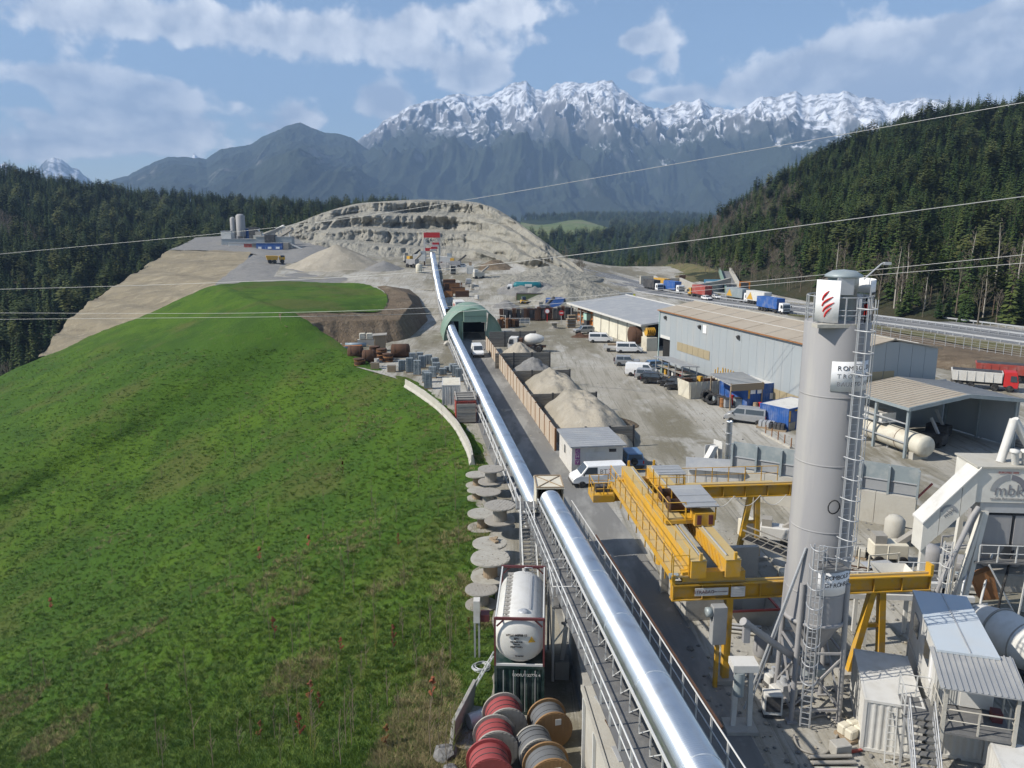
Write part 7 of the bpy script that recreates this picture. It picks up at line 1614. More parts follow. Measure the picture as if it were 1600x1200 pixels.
MB().beam((-.3, -.42, HH+.02), (HL_+.3, -.42, HH+.02), .16, .16).build('gutter', M_rustlight, hl)
wb_ = mat('yellowed_window_band', (0.36, 0.30, 0.19), rough=.35, col2=(.28, .23, .15), scale=.5)
for k in range(6): MB().box((7.3+k*1.72, -.09, 4.1), (1.66, .06, 1.35)).build('window_pane', wb_, hl)
for k in range(8): MB().box((34+k*1.5, -.09, 1.6), (1.44, .06, 1.8)).build('window_pane', wb_, hl)
for k in range(3): MB().box((HL_+.1, 3.0+k*1.6, 6.2-k*.0), (.05, 1.5, 1.3)).build('window_pane', wb_, hl)
f_ = MB().box((15.0, -.09, 7.9), (1.1, .08, 1.3)).build('small_window', M_white, hl); MB().box((15.0, -.14, 7.9), (.9, .03, 1.1)).build('pane', M_banner, f_)
for x, z in ((2.2, 8.2), (13.6, 8.1), (24.5, 8.0)): MB().box((x, -.25, z), (.4, .4, .5), rx=.5).build('wall_lamp', M_darksteel, hl)
MB().box((2.1, .4, 2.3), (3.0, .1, 4.5)).build('door_shade_panel', M_shadepaint, hl); MB().box((2.1, -.02, 4.9), (3.4, .1, .5)).build('door_lintel', M_white, hl)  # black panel added behind the doorway to paint its inner shade
MB().beam((-.1, -.12, 0), (-.1, -.12, HH), .16).build('corner_post', mat('pale_green_trim', (.45, .58, .56))); bpy.context.view_layer.update
ob_ = bpy.data.objects['corner_post']; ob_.parent = hl; KIDS.setdefault(hl, []).append(ob_)

wrz = math.atan2(-41, 10.9)
wh = thing('white_hall', 'low cream walled hall with a flat grey roof and white eaves', 'hall', (13.9, 190, 0), wrz)
WL = 42.0; WDp = 14.0
for k in range(6): MB().box((13.5+k*4.8+2.4, .9, 2.2), (4.72, .15, 4.4)).build('wall_panel', mat('cream_wall', (0.66, .63, .52), rough=.8, col2=(.6, .56, .45), scale=.4, dirt=(.4, .36, .28), dirt_amt=.4), wh)
for k in range(7): MB().box((13.5+k*4.8, .80, 2.2), (.14, .16, 4.4)).build('wall_joint', M_greywood, wh)
MB().box((WL/2, WDp, 3.0), (WL, .15, 6.0)).build('back_wall', M_cream, wh); MB().box((13.45, WDp/2, 2.4), (.15, WDp-2, 4.8)).build('shade_painted_inner_wall', M_shadepaint, wh)  # both inner walls coloured black in place of the open bays' shade
MB().box((WL-3, WDp/2+1, 2.4), (.15, WDp-2, 4.8)).build('shade_painted_inner_wall', M_shadepaint, wh)
rf = MB().prism([(-.6, -.6, 4.6), (-.6, WDp+.4, 6.2), (-.6, WDp+.4, 6.36), (-.6, -.6, 4.78)], (0, 0, 0), (WL+1.2, 0, 0)).build('roof', M_roofgrey, wh)
MB().box((WL/2, -.64, 4.66), (WL+1.24, .1, .42)).build('fascia', M_white, wh); MB().beam((WL+.62, -.6, 4.7), (WL+.62, WDp+.4, 6.3), .1, .35).build('fascia', M_white, wh)
MB().beam((-.6, WDp+.42, 6.4), (WL+.6, WDp+.42, 6.4), .2, .2).build('ridge_trim', M_white, wh)
for x in (0.1, 6.6): MB().beam((x, .3, 0), (x, .3, 4.6), .2).build('post', M_steel, wh)
for x in (1.5, 4.2, 7.5, 10.5):
    g = wh.matrix_basis @ Vector((x, 2.4, 0)); t = thing('storage_rack', 'orange and brown storage rack inside the open bay of the cream hall', 'rack', tuple(g), wrz, 'racks in the open bay')
    for z in (.6, 1.9, 3.2): MB().box((0, 0, z), (2.2, 1.2, .1)).build('shelf', M_orange, t); MB().box((rcl.uniform(-.3, .3), -.1, z+.45), (1.5, .9, .7)).build('stored_box', [M_wood, M_rustlight, M_orange, M_darksteel][int(x) % 4], t)
    for sx in (-1.1, 1.1): MB().beam((sx, -.55, 0), (sx, -.55, 3.6), .1).build('upright', M_orange, t)
# things before the halls
g = G(1012, 545); t = thing('yellow_cage', 'yellow tubular steel cage in front of a brown barrel between the halls', 'steel cage', (g.x, g.y-1.5, 2.6), HRZ)
for k in range(5): MB().lathe([(.75, 0), (.8, .04), (.75, .08)], 14, (0, -.8+k*.4, .9), axis='Y').build('hoop', M_yellow, t)
for a in range(6): MB().beam((math.cos(a)*.77, -.8, .9+math.sin(a)*.77), (math.cos(a)*.77, .9, .9+math.sin(a)*.77), .06).build('bar', M_yellow, t)
lying_tank('brown_barrel_tank', 'large dark brown barrel lying between the two halls', (g.x-1.4, g.y+2.5, .6), .2, 1.7, 3.6, M_rust)
t = thing('white_tall_container', 'narrow cream container set on end beside the grey hall door', 'container', (g.x, g.y-1.5, 0), HRZ); MB().box((0, 0, 1.25), (2.4, 2.2, 2.5)).build('case', M_cream, t, .03)
for k in range(5): MB().box((-1.0+k*.5, -1.12, 1.25), (.08, .05, 2.3)).build('rib', M_cream, t)
def hallpt(x, y, z=0): return tuple(hl.matrix_basis @ Vector((x, y, z)))
rk = thing('covered_rack', 'open steel rack under a pale sheet roof along the grey hall wall', 'rack', hallpt(12.5, -3.4), HRZ)
MB().box((0, 0, 2.7), (9.5, 3.0, .1), rx=-.08).build('sheet_roof', M_roofgrey, rk)
for x in (-4.4, -2.2, 0, 2.2, 4.4):
    for y in (-1.2, 1.2): MB().beam((x, y, 0), (x, y, 2.7), .1).build('post', M_steel, rk)
for k, (m_, w_) in enumerate([(M_green, .7), (M_yellow, .5), (M_darksteel, .9), (M_white, .6), (M_rust, .9), (M_brightred, .4), (M_dkgreen, .6)]): MB().box((-4+k*1.25, .2, .8), (w_, 1.2, 1.3)).build('stored_item', m_, rk)
for z in (.15, 1.4): MB().box((0, .1, z), (9.2, 2.0, .08)).build('shelf', M_greywood, rk)
g = G(1094, 622); sk = thing('cream_skip', 'cream steel skip heaped with scrap beside the blue container', 'skip', (g.x+.4, g.y+1.5, 0), HRZ+math.pi/2)
MB().add([(-2.6, -1.6, 0), (2.6, -1.6, 0), (2.6, 1.6, 0), (-2.6, 1.6, 0), (-2.8, -1.7, 2.4), (2.8, -1.7, 2.4), (2.8, 1.7, 2.4), (-2.8, 1.7, 2.4)], [(0, 1, 5, 4), (1, 2, 6, 5), (2, 3, 7, 6), (3, 0, 4, 7), (0, 3, 2, 1)]).build('skip_shell', M_cream, sk)
for k in range(7):
    for s in (-1, 1): MB().box((-2.5+k*.83, s*1.7, 1.2), (.1, .1, 2.3)).build('skip_rib', M_cream, sk)
MB().box((0, 0, 1.9), (5.3, 3.1, .3)).build('fill', M_earth, sk)
for k, (m_, d) in enumerate([(M_rust, (1.2, .8, .5)), (M_darksteel, (.9, .9, .5)), (M_yellow, (.6, .6, .9)), (M_rust, (1.6, .5, .4)), (M_greywood, (1.0, 1.0, .3))]): MB().box((-2+k*.95, rcl.uniform(-.8, .8), 2.3), d, rz=k).build('scrap_piece', m_, sk)
t = thing('yellow_steel_frames', 'yellow steel frames stacked upright behind the cream skip', 'steel frames', hallpt(22.5, -2.4), HRZ)
for k in range(5): MB().beam((k*.7, 0, 0), (k*.7, 0, 3.2+.4*(k % 2)), .12).beam((k*.7, 1.2, 0), (k*.7, 1.2, 3.4), .12).beam((k*.7, 0, 2.0+.2*k), (k*.7, 1.2, 2.0+.2*k), .1).build('frame', M_yellow, t)
g = G(1163, 634); bc_ = container('blue_container', 'blue site container with two white notices and a ribbed porch roof', (g.x+.8, g.y+1.6, 0), HRZ+math.pi/2+.08, 6.06, 4.6, 3.2, body=M_blue, roofm=M_white, doors=False)
for s in (-1.2, .2): MB().box((-.6+s*.75, -3.08, 2.4), (.75, .05, .8)).build('notice', M_banner, bc_)
MB().box((1.6, -3.08, 1.5), (.8, .05, .8)).build('window', M_white, bc_); MB().box((-2.1, -3.08, 2.2), (.25, .05, 1.6)).build('yellow_lettering', M_yellow, bc_)
t = thing('lean_to_roof', 'ribbed grey lean-to roof with brown timber gable between the blue containers', 'roof', hallpt(31.0, -4.2), HRZ)
MB().box((0, 0, 3.55), (5.5, 5.0, .08), rx=.0, ry=.10).build('roof_sheet', M_roofgrey, t); MB().box((2.7, 0, 3.0), (.1, 4.8, .9)).build('gable_board', M_wood, t)
for k in range(10): MB().box((-2.5+k*.55, 0, 3.62+.27-k*.055), (.06, 5.0, .06), ry=.10).build('roof_rib', M_rail, t)
for x, y in ((-2.5, -2.3), (2.5, -2.3), (-2.5, 2.3), (2.5, 2.3)): MB().beam((x, y, 0), (x, y, 3.5), .14).build('post', M_wood, t)
g = G(1232, 668); b2_ = container('blue_open_container', 'blue container with pale roof and yellow lettering beside the silo', (g.x+.6, g.y+1.8, 0), HRZ+math.pi/2+.35, 4.0, 6.0, 2.6, body=M_blue, roofm=M_white, doors=False)
MB().box((-2.8, -2.05, 1.7), (.25, .05, 1.3)).build('yellow_lettering', M_yellow, b2_); MB().box((-.4, -2.05, 2.3), (3.0, .05, .16)).build('yellow_lettering', M_yellow, b2_); MB().box((-2.3, -2.06, .5), (1.2, .05, .9)).build('grey_patch', M_greywood, b2_)
for px, py, lab, m_, h_ in [(1180, 640, 'tan oil drum before the lean-to', M_wood, .95), (1188, 640, 'red oil drum before the lean-to', M_brightred, .95), (1143, 632, 'red gas bottle before the blue container', M_brightred, 1.3), (1128, 636, 'thin rust red gas bottle at the kerb', M_rustlight, 1.2)]:
    g = G(px, py); t = thing('steel_drum', lab, 'drum', (g.x, g.y, 0)); MB().lathe([(.32, 0), (.34, .05), (.32, .1), (.32, h_*.5), (.34, h_*.5+.03), (.32, h_*.5+.06), (.32, h_-.05), (.34, h_), (0, h_)], 16).build('drum_wall', m_, t)
for px, py, lab, m_ in [(1119, 632, 'grey waste bin beside the stacked tyres', M_bluesteel), (1126, 634, 'dark waste bin beside the gas bottles', M_darksteel), (1136, 637, 'grey waste bin at the kerb end', M_roofgrey), (1152, 636, 'blue grey waste bin before the blue container', M_bluesteel)]:
    g = G(px, py); t = thing('waste_bin', lab, 'bin', (g.x, g.y, 0), .1); MB().box((0, 0, .65), (.9, .8, 1.1)).build('bin_body', m_, t, .05); MB().box((0, 0, 1.24), (1.0, .9, .1)).build('lid', M_darksteel, t)
for px, py, zz, lab, ang in [(1104, 628, 0, 'big black tyre leaning on the cream skip', 1.2), (1112, 632, 0, 'black tyre in front of the leaning one', .9), (1118, 628, 0, 'black tyre lying between skip and bins', .3)]:
    g = G(px, py); t = thing('tyre', lab, 'tyre', (g.x, g.y, .75*math.sin(ang)+.15)); t.rotation_euler = (ang, 0, -.5); MB().lathe([(.45, -.22), (.8, -.22), (.86, -.1), (.86, .1), (.8, .22), (.45, .22), (.45, -.22)], 24).build('tyre_ring', M_black, t)
for k, (px, py, lab) in enumerate([(1198, 668, 'grey pallet of steel parts at the yard kerb'), (1214, 672, 'dark low steel bin at the yard kerb')]):
    g = G(px, py); t = thing('parts_pallet', lab, 'pallet', (g.x, g.y, 0), -.5); MB().box((0, 0, .1), (2.2, 1.4, .2)).build('pallet', M_wood, t)
    for q_ in range(4): MB().box((-.7+q_*.45, 0, .5), (.35, 1.2, .6)).build('steel_part', M_darksteel if k else M_steel, t)
kb = thing('yard_kerb', 'pale kerb line with rusty posts before the blue containers', 'kerb', tuple(G(1196, 680)), road_dir((1196, 680), (1245, 706)))
for k in range(4): MB().box((k*1.6, 0, .1), (1.55, .3, .25)).build('kerb_stone', M_concpale, kb)
for k in range(5): MB().beam((k*1.4, 0, .2), (k*1.4, 0, 1.2), .09).build('kerb_post', M_rustlight, kb)

# ------------------------------------------------------------------ open shed with white tank
os_ = thing('open_shed', 'open sided steel shed with ribbed gable roof in front of the grey hall', 'shed', (40.4, 78.8, 0), HRZ)
for y0, z0, y1, z1 in ((-.4, 5.35, 7, 6.3), (7, 6.3, 14.4, 5.35)):
    rf = MB().prism([(-9.8, y0, z0), (-9.8, y1, z1), (-9.8, y1, z1+.1), (-9.8, y0, z0+.1)], (0, 0, 0), (10.3, 0, 0)).build('roof_slope', M_roofgrey if y0 > 1 else M_tanroof, os_)
    for k in range(16):
        x = -9.6+k*.66; MB().prism([(x, y0, z0+.105), (x, y1, z1+.105), (x, y1, z1+.15), (x, y0, z0+.15)], (0, 0, 0), (.05, 0, 0)).build('roof_rib', M_concpale if y0 < 1 else M_roofgrey, rf)
MB().beam((.5, -.4, 5.3), (.5, 7, 6.25), .12, .4).beam((.5, 7, 6.25), (.5, 14.4, 5.3), .12, .4).build('gable_fascia', M_bluesteel, os_); MB().beam((-9.8, -.42, 5.3), (.5, -.42, 5.3), .12, .3).build('eave_beam', M_bluesteel, os_)
for x in (0, -4.6, -9.2):
    for y in (0, 13.9): MB().beam((x, y, 0), (x, y, 5.3), .26).build('post', M_bluesteel, os_)
MB().box((-4.6, 14.1, 2.7), (9.6, .1, 5.2)).build('side_sheet', M_cladding, os_); MB().box((-9.7, 7, 2.9), (.1, 14, 5.6)).build('back_sheet', M_cladding, os_)
for z in (1.6, 3.6): MB().beam((0, 0, z), (-9.2, 0, z), .12).build('side_rail', M_steel, os_)
tkp = os_.matrix_basis @ Vector((-3.4, 1.3, 0)); t = thing('white_tank', 'long cream cylindrical tank lying at the edge of the open shed', 'tank', tuple(tkp), HRZ)
MB().lathe([(0, -5.0), (.7, -4.95), (1.05, -4.8), (1.12, -4.6), (1.12, 4.6), (1.05, 4.8), (.7, 4.95), (0, 5.0)], 32, (0, 0, 1.5), axis='X').build('shell', mat('cream_tank_paint', (.58, .55, .46), rough=.6, col2=(.5, .46, .37), scale=.7, dirt=(.28, .2, .12), dirt_amt=.5), t)
for x in (-2.5, 1.5): MB().lathe([(1.125, -.04), (1.15, 0), (1.125, .04)], 32, (x, 0, 1.5), axis='X').build('hoop', M_rust, t)
for x in (-3.6, 3.8): MB().box((x, 0, .35), (.7, 1.9, .8)).build('saddle', M_concpale, t)
ps = os_.matrix_basis @ Vector((-6.2, 1.2, 2.9)); t = thing('sheet_bundle', 'wrapped pale bundles stacked on a rack above the cream tank', 'bundles', tuple(ps), HRZ)
for k in range(4): MB().box((-1.6+k*1.1, 0, .45), (1.0, 1.8, .9)).build('bundle', M_white if k % 2 else M_concpale, t)
MB().box((0, 0, -.05), (5.0, 2.0, .1)).build('rack_deck', M_steel, t)
for x in (-2.4, 2.4): MB().beam((x, 0, -2.9), (x, 0, -.1), .14).build('rack_leg', M_steel, t)
for k, (x, y, lab) in enumerate([(-3, 6.5, 'dark compressor parked in the shade of the open shed'), (-6, 10, 'dark machine at the back of the open shed')]):
    p = os_.matrix_basis @ Vector((x, y, 0)); t = thing('shaded_machine', lab, 'machine', tuple(p), HRZ+.4); MB().box((0, 0, .9), (2.4, 1.4, 1.1)).build('housing', M_darksteel, t, .08); MB().beam((.4, 0, 1.4), (-.6, .2, 3.0), .25).build('arm', M_steel, t)
    for sx in (-.7, .7):
        for s in (-1, 1): wheel_parts(t, sx, s*.65, .35, .2)
p = os_.matrix_basis @ Vector((1.5, 16.0, 0)); t = thing('timber_pile', 'pile of long weathered timbers outside the open shed', 'timber', tuple(p), HRZ+.1)
for k in range(9): MB().box((0, -.8+.55*(k % 4), .2+.3*(k//4)), (6.5, .4, .24), rz=rcl.uniform(-.03, .03)).build('beam', M_greywood, t)

# ------------------------------------------------------------------ green vaulted hall over the conveyor
gh = thing('green_vault_hall', 'green half round sheet hall standing over the tube conveyor and road', 'hall', (-7.9, 161.5, 0), -AXIS)
R_ = 6.1; nseg = 28; LEN = 13.0
for k in range(7):
    y0, y1 = LEN*k/7, LEN*(k+1)/7; mb = MB(); vs = []
    for rr_ in (R_, R_-.12):
        for yy_ in (y0, y1-.04):
            vs += [(math.cos(math.pi*i/nseg)*rr_, yy_, math.sin(math.pi*i/nseg)*rr_*1.08) for i in range(nseg+1)]
    m_ = nseg+1; fs = []
    for i in range(nseg): fs += [(i, i+1, m_+i+1, m_+i), (2*m_+i, 3*m_+i, 3*m_+i+1, 2*m_+i+1), (i, 2*m_+i, 2*m_+i+1, i+1), (m_+i, m_+i+1, 3*m_+i+1, 3*m_+i)]
    mb.add(vs, fs, True); mb.build('vault_sheet', M_green, gh)
poly = [(math.cos(math.pi*i/nseg)*(R_-.15), .5, math.sin(math.pi*i/nseg)*(R_-.15)*1.08) for i in range(nseg+1)]
left = [p_ for p_ in poly if p_[0] < -4.8]; right = [p_ for p_ in poly if p_[0] > 2.6]
MB().prism(left+[(-4.8, .5, 0)], (0, 0, 0), (0, .12, 0)).build('front_sheet', M_green, gh); MB().prism([(2.6, .5, 0)]+right, (0, 0, 0), (0, .12, 0)).build('front_sheet', M_green, gh)
top = [p_ for p_ in poly if -4.8 <= p_[0] <= 2.6]; MB().prism([(2.6, .5, 3.9)]+top+[(-4.8, .5, 3.9)], (0, 0, 0), (0, .12, 0)).build('front_sheet', M_green, gh)
gbx = MB().box((.3, -.5, 5.1), (4.6, 1.8, 2.4)).build('gate_box', M_green, gh); MB().box((.3, -1.42, 5.1), (4.4, .03, .06)).build('box_joint', M_dkgreen, gbx)
MB().box((-.6, 12.5, 2.6), (8.5, .1, 5.2)).build('shade_back_panel', M_shadepaint, gh); MB().box((2.0, -.9, 3.8), (.9, .2, .12)).build('gate_lamp', M_white, gh)  # back panel is added; its black stands in for shade inside the vault
for s in (-2.2, 2.55): MB().box((s, .1, 1.95), (.2, .5, 3.9)).build('gate_post', M_green, gh)
MB().box((-2.6, .45, 1.95), (.7, .1, 3.9)).build('front_sheet', M_green, gh)
rock('boulder', 'pale rubble block beside the green hall where the tube enters', tuple(G(701, 540))[:2]+(.4,), (1.0, .8, .7), M_concpale, 9)

# ------------------------------------------------------------------ head frame at the quarry
hf0 = W(675, 412, 345); hz_ = hf0.z-.5
hfm = thing('loading_tower', 'white steel loading tower with red panels at the head of the tube conveyor', 'tower', (hf0.x, hf0.y+2, hz_), math.radians(4))
for x in (-3.2, 3.2):
    for y in (-1.5, 1.8): MB().beam((x, y, 0), (x, y, 13.6), .7).build('tower_post', M_white, hfm)
for z in (4.5, 9.0, 13.2): MB().beam((-3.2, -1.5, z), (3.2, -1.5, z), .35).beam((-3.2, 1.8, z), (3.2, 1.8, z), .35).build('cross_beam', M_white, hfm)
MB().beam((-3.2, -1.5, 9.2), (0, -1.5, 13), .25).build('brace', M_white, hfm); MB().beam((3.2, -1.5, 9.2), (0, -1.5, 13), .25).build('brace', M_white, hfm)
MB().box((0, -1.95, 12.7), (6.9, .3, 2.2)).build('red_panel', M_brightred, hfm); MB().box((-.4, -1.95, 6.6), (5.0, .3, 1.3)).build('red_panel', M_brightred, hfm)
for k in range(4): MB().box((.6+k*.35, -2.5-.4*(3-k), 6.4+k*.9), (2.8, 1.0, .9), rz=.1).build('head_segment', M_white if k % 2 == 0 else M_brightred, hfm)
for px, py, zc, s, lab in [(656, 424, 330, 1.0, 'pale screening machine on the left of the loading tower'), (697, 424, 325, .9, 'pale crusher unit on the right of the loading tower')]:
    p = W(px, py, zc); t = thing('screening_plant', lab, 'machine', (p.x, p.y, float(yard_z(p.x, p.y))-.3), 0)
    MB().box((0, 0, 3.4*s), (5*s, 3*s, 2.6*s)).build('screen_box', M_white, t); MB().box((1.5, 0, 5.4*s), (2*s, 2*s, 1.6*s)).build('top_box', M_cladding, t); MB().beam((-3*s, -1, 2.0), (3.8*s, -1, 3.6), .5, .3).build('belt_arm', M_steel, t)
    for x in (-2, 2):
        for y in (-1.2, 1.2): MB().beam((x*s, y, 0), (x*s, y, 2.4), .3).build('leg', M_rust, t)
    MB().box((-2.2*s, -1.6, .8), (1.6, 1.0, 1.4)).build('engine_box', M_orange, t)
p = W(735, 428, 300); container('pale_container', 'pale site container with a small brown box on top at the quarry yard', (p.x, p.y, float(yard_z(p.x, p.y))), math.radians(3), 3.0, 2.6, 3.0, body=M_white, doors=False)
t = thing('brown_box', 'small brown box standing on the pale quarry container', 'box', (p.x, p.y, float(yard_z(p.x, p.y))+3.0)); MB().box((0, 0, .6), (1.0, 1.0, 1.2)).build('case', M_wood, t, .04); MB().box((0, 0, 1.25), (1.1, 1.1, .1)).build('lid', M_wood, t)
for i, (px, py, zc) in enumerate([(702, 446, 270), (712, 449, 262), (704, 452, 262), (716, 455, 252), (722, 460, 245), (697, 458, 245)]):
    p = W(px, py, zc); t = thing('rusty_formwork', 'stack of rusty steel formwork beside the tube conveyor', 'formwork', (p.x, p.y, float(yard_z(p.x, p.y))-.1), rcl.uniform(-.2, .2), 'rusty formwork beside the conveyor')
    for k in range(4): MB().box((0, -.6+.4*k, 1.0+.2*(k % 2)), (4.2, .22, 2.0)).build('form_panel', M_rustlight if (i+k) % 2 else M_rust, t)
    MB().box((0, 0, .08), (4.4, 2.0, .2)).build('bearer', M_rust, t)

# ------------------------------------------------------------------ scrap yard between quarry and cream hall
def scrap_row(px, py, z, w, h, m, lab, rz=0, n=8, name='steel_formwork'):
    p = G(px, py, z); t = thing(name, lab, 'formwork', (p.x, p.y, z), rz)
    for k in range(n): MB().box((-w/2+w*(k+.5)/n, rcl.uniform(-.4, .4), h*.5*rcl.uniform(.75, 1.1)), (w/n*.82, 2.2, h*rcl.uniform(.75, 1.05)), rz=rcl.uniform(-.08, .08)).build('form_panel', m if k % 3 else M_rust, t)
    for zz in (.4, h*.9): MB().beam((-w/2, -1.2, zz), (w/2, -1.2, zz), .12).build('tie_bar', M_rust, t)
scrap_row(810, 500, 0, 9.5, 3.0, M_darksteel, 'long row of dark rusty steel formwork left of the no entry signs', .05, 9)
scrap_row(838, 500, 0, 6.5, 3.2, M_darksteel, 'row of dark curved steel formwork next to the white round sign', .0, 7)
scrap_row(867, 500, 0, 9.0, 3.4, M_darksteel, 'row of dark steel ribs behind the red no entry sign', .05, 9)
scrap_row(806, 498, 0, 6.0, 1.6, M_plank, 'low pile of planks before the dark formwork', .08, 6, 'plank_pile')
for px, py, m_, L, Wd, H, lab in [(868, 482, M_blue, 5.0, 3.0, 2.6, 'bright blue container above the dark formwork row'), (876, 481, M_blue, 4.0, 2.6, 2.6, 'smaller blue container with a cable drum on it')]:
    g = G(px, py, .3); container('small_blue_container', lab, (g.x, g.y+3, .2), math.radians(82), L, Wd, H, body=m_, roofm=M_blue, doors=False)
g = G(831, 474); container('green_crate_container', 'open green steel container with yellow posts in the scrap yard', (g.x, g.y+2, .2), math.radians(86), 9.0, 2.6, 2.6, body=mat('olive_green_paint', (.10, .13, .06)), frame=M_rust, roofm=M_darksteel, doors=False)
t = thing('yellow_loader', 'small yellow loader in front of the open green container', 'loader', tuple(G(819, 477)), .3); MB().box((0, 0, 1.1), (2.2, 1.4, .9)).build('body', M_yellow, t, .1); MB().box((-.2, 0, 2.0), (1.1, 1.2, 1.0)).build('cab', M_glass, t, .05); MB().beam((1.0, 0, 1.2), (2.4, 0, .5), .3).build('arm', M_yellow, t)
for sx in (-.8, .8):
    for s in (-1, 1): wheel_parts(t, sx, s*.75, .55, .4)
for i, (px, py, rx, ry, h, m_, lab) in enumerate([(812, 462, 9, 8, 4.0, M_gravel, 'grey rubble heap right below the teal tanker'), (790, 478, 6, 5, 2.2, M_gravel, 'small grey rubble heap left of the green container'), (842, 462, 9, 8, 4.0, M_gravel, 'grey rubble heap behind the green container'), (862, 465, 9, 8, 3.5, M_gravel, 'rubble heap behind the blue containers'), (882, 468, 8, 8, 3.6, M_gravel, 'grey rubble heap beside the stored pipes'),
        (773, 423, 10, 8, 3.4, M_earth, 'brown earth heap at the foot of the quarry'), (698, 427, 8, 6, 2.6, M_gravel, 'grey gravel heap beside the loading tower'), (905, 470, 22, 18, 6.5, M_quarry, 'tan slump of quarry spoil behind the cream hall roof'), (860, 448, 26, 16, 5.0, M_quarry, 'tan spoil apron right of the teal tanker'), (780, 436, 12, 7, 1.6, M_quarry, 'low tan spoil heap left of the teal tanker')]):
    p = G(px, py, .5) if py > 440 else W(px, py, 290 if py > 430 else 320); heap('rubble_heap', lab, (p.x, p.y, float(yard_z(p.x, p.y))-.3), rx, ry, h, m_, rcl.uniform(0, 3), 50+i, rough=.3, cat='rubble heap')
pile_c = W(525, 412, 322); heap('gravel_cone', 'big conical pale gravel pile beside the quarry road', (pile_c.x, pile_c.y+2, 1.0), 31, 26, 13.5, M_sand, 0, 71, n=70, rough=.05, pw=1.05)
pc2 = W(600, 428, 315); heap('gravel_cone', 'lower grey gravel pile on the shaded flank of the conical one', (pc2.x, pc2.y, .5), 20, 16, 8.0, M_gravel, 0, 74, n=50, rough=.06, pw=1.1)
pc3 = W(648, 436, 300); heap('gravel_cone', 'small grey gravel pile at the haul road', (pc3.x-6, pc3.y, .5), 11, 9, 4.5, M_gravel, 0, 75, n=50, rough=.08, pw=1.1)
for px, py, lab, rnd in [(855, 497, 'round white traffic sign with red post before the formwork', False), (877, 500, 'round red no entry sign standing before the dark formwork', True)]:
    g = G(px, py+6); t = thing('traffic_sign', lab, 'sign', (g.x, g.y, 0)); MB().tube([(0, 0, 0), (0, 0, 3.2)], .07, 8).build('post', M_brightred if not rnd else M_steel, t)
    d_ = MB().lathe([(0, -.03), (.62, -.03), (.62, .03), (0, .03)], 22, (0, -.1, 2.6), axis='Y', smooth=False).build('sign_disc', M_brightred, t)
    if rnd: MB().box((0, -.15, 2.6), (.85, .02, .2)).build('white_bar', M_banner, d_)
    else: MB().lathe([(0, -.02), (.48, -.02), (.48, .0), (0, .0)], 22, (0, -.15, 2.6), axis='Y', smooth=False).build('white_face', M_banner, d_)
g = G(866, 513); o = dup(d0, (g.x, g.y, 0), .3, 'grey cable drum standing alone on the yard before the no entry sign', GD, 1.1); g = G(880, 474); o = dup(d1, (g.x, g.y+3.5, 3.0), .3, 'pale cable drum standing on the small blue container', GD, .9)
for k, (px, py) in enumerate([(893, 506), (892, 512), (896, 500)]):
    g = G(px, py); t = thing('pallet_pile', 'pile of grey pallets at the corner of the cream hall', 'pallets', (g.x, g.y, 0), .2, 'pallet piles at the hall corner')
    for q_ in range(7): MB().box((rcl.uniform(-.1, .1), 0, .1+q_*.32), (2.0, 1.4, .16)).build('pallet', M_greywood if q_ % 2 else M_wood, t)
g = G(920, 512); t = thing('mint_box', 'pale mint green box standing by the silver car', 'box', (g.x, g.y+2, 1.6), wrz); MB().box((0, 0, .7), (2.0, 1.6, 1.5)).build('case', mat('mint_paint', (.38, .58, .50)), t, .04); MB().box((0, 0, -.85), (1.8, 1.4, 1.6)).build('plinth', M_darksteel, t)
g = G(908, 527); heap('scrap_heap', 'low heap of brown scrap in front of the silver car', (g.x, g.y, 0), 2.4, 1.4, .9, M_rust, 0, 91, n=24, rough=.6, cat='scrap')
t = thing('site_barrier', 'white railed site barrier by the dark formwork', 'barrier', tuple(G(813, 508)), .05); railing(t, [(-2.2, 0, 0), (2.2, 0, 0)], 1.6, 1.1, M_white, .06); MB().box((0, .1, .9), (4.2, .05, .9)).build('mesh_sheet', M_cladding, t)
for i, (px, py, w_, h_) in enumerate([(798, 510, 3.5, 2.0), (788, 512, 3.0, 2.2)]):
    scrap_row(px, py, 0, w_, h_, M_rustlight, ['tangle of brown steel beside the site barrier', 'brown steel parts behind the green hall corner'][i], .2, 4, 'brown_steel')
for k in range(3): g = G(897+k*4, 462-k*.5, 1.0); t = thing('concrete_pipe', 'long pale concrete pipe stacked behind the cream hall roof', 'pipe', (g.x, g.y, 1.0+.9*(k % 2)), 0, 'stored concrete pipes'); MB().lathe([(.7, -5.5), (.9, -5.5), (.9, 5.5), (.7, 5.5)], 18, axis='X').build('pipe_wall', M_concpale, t)

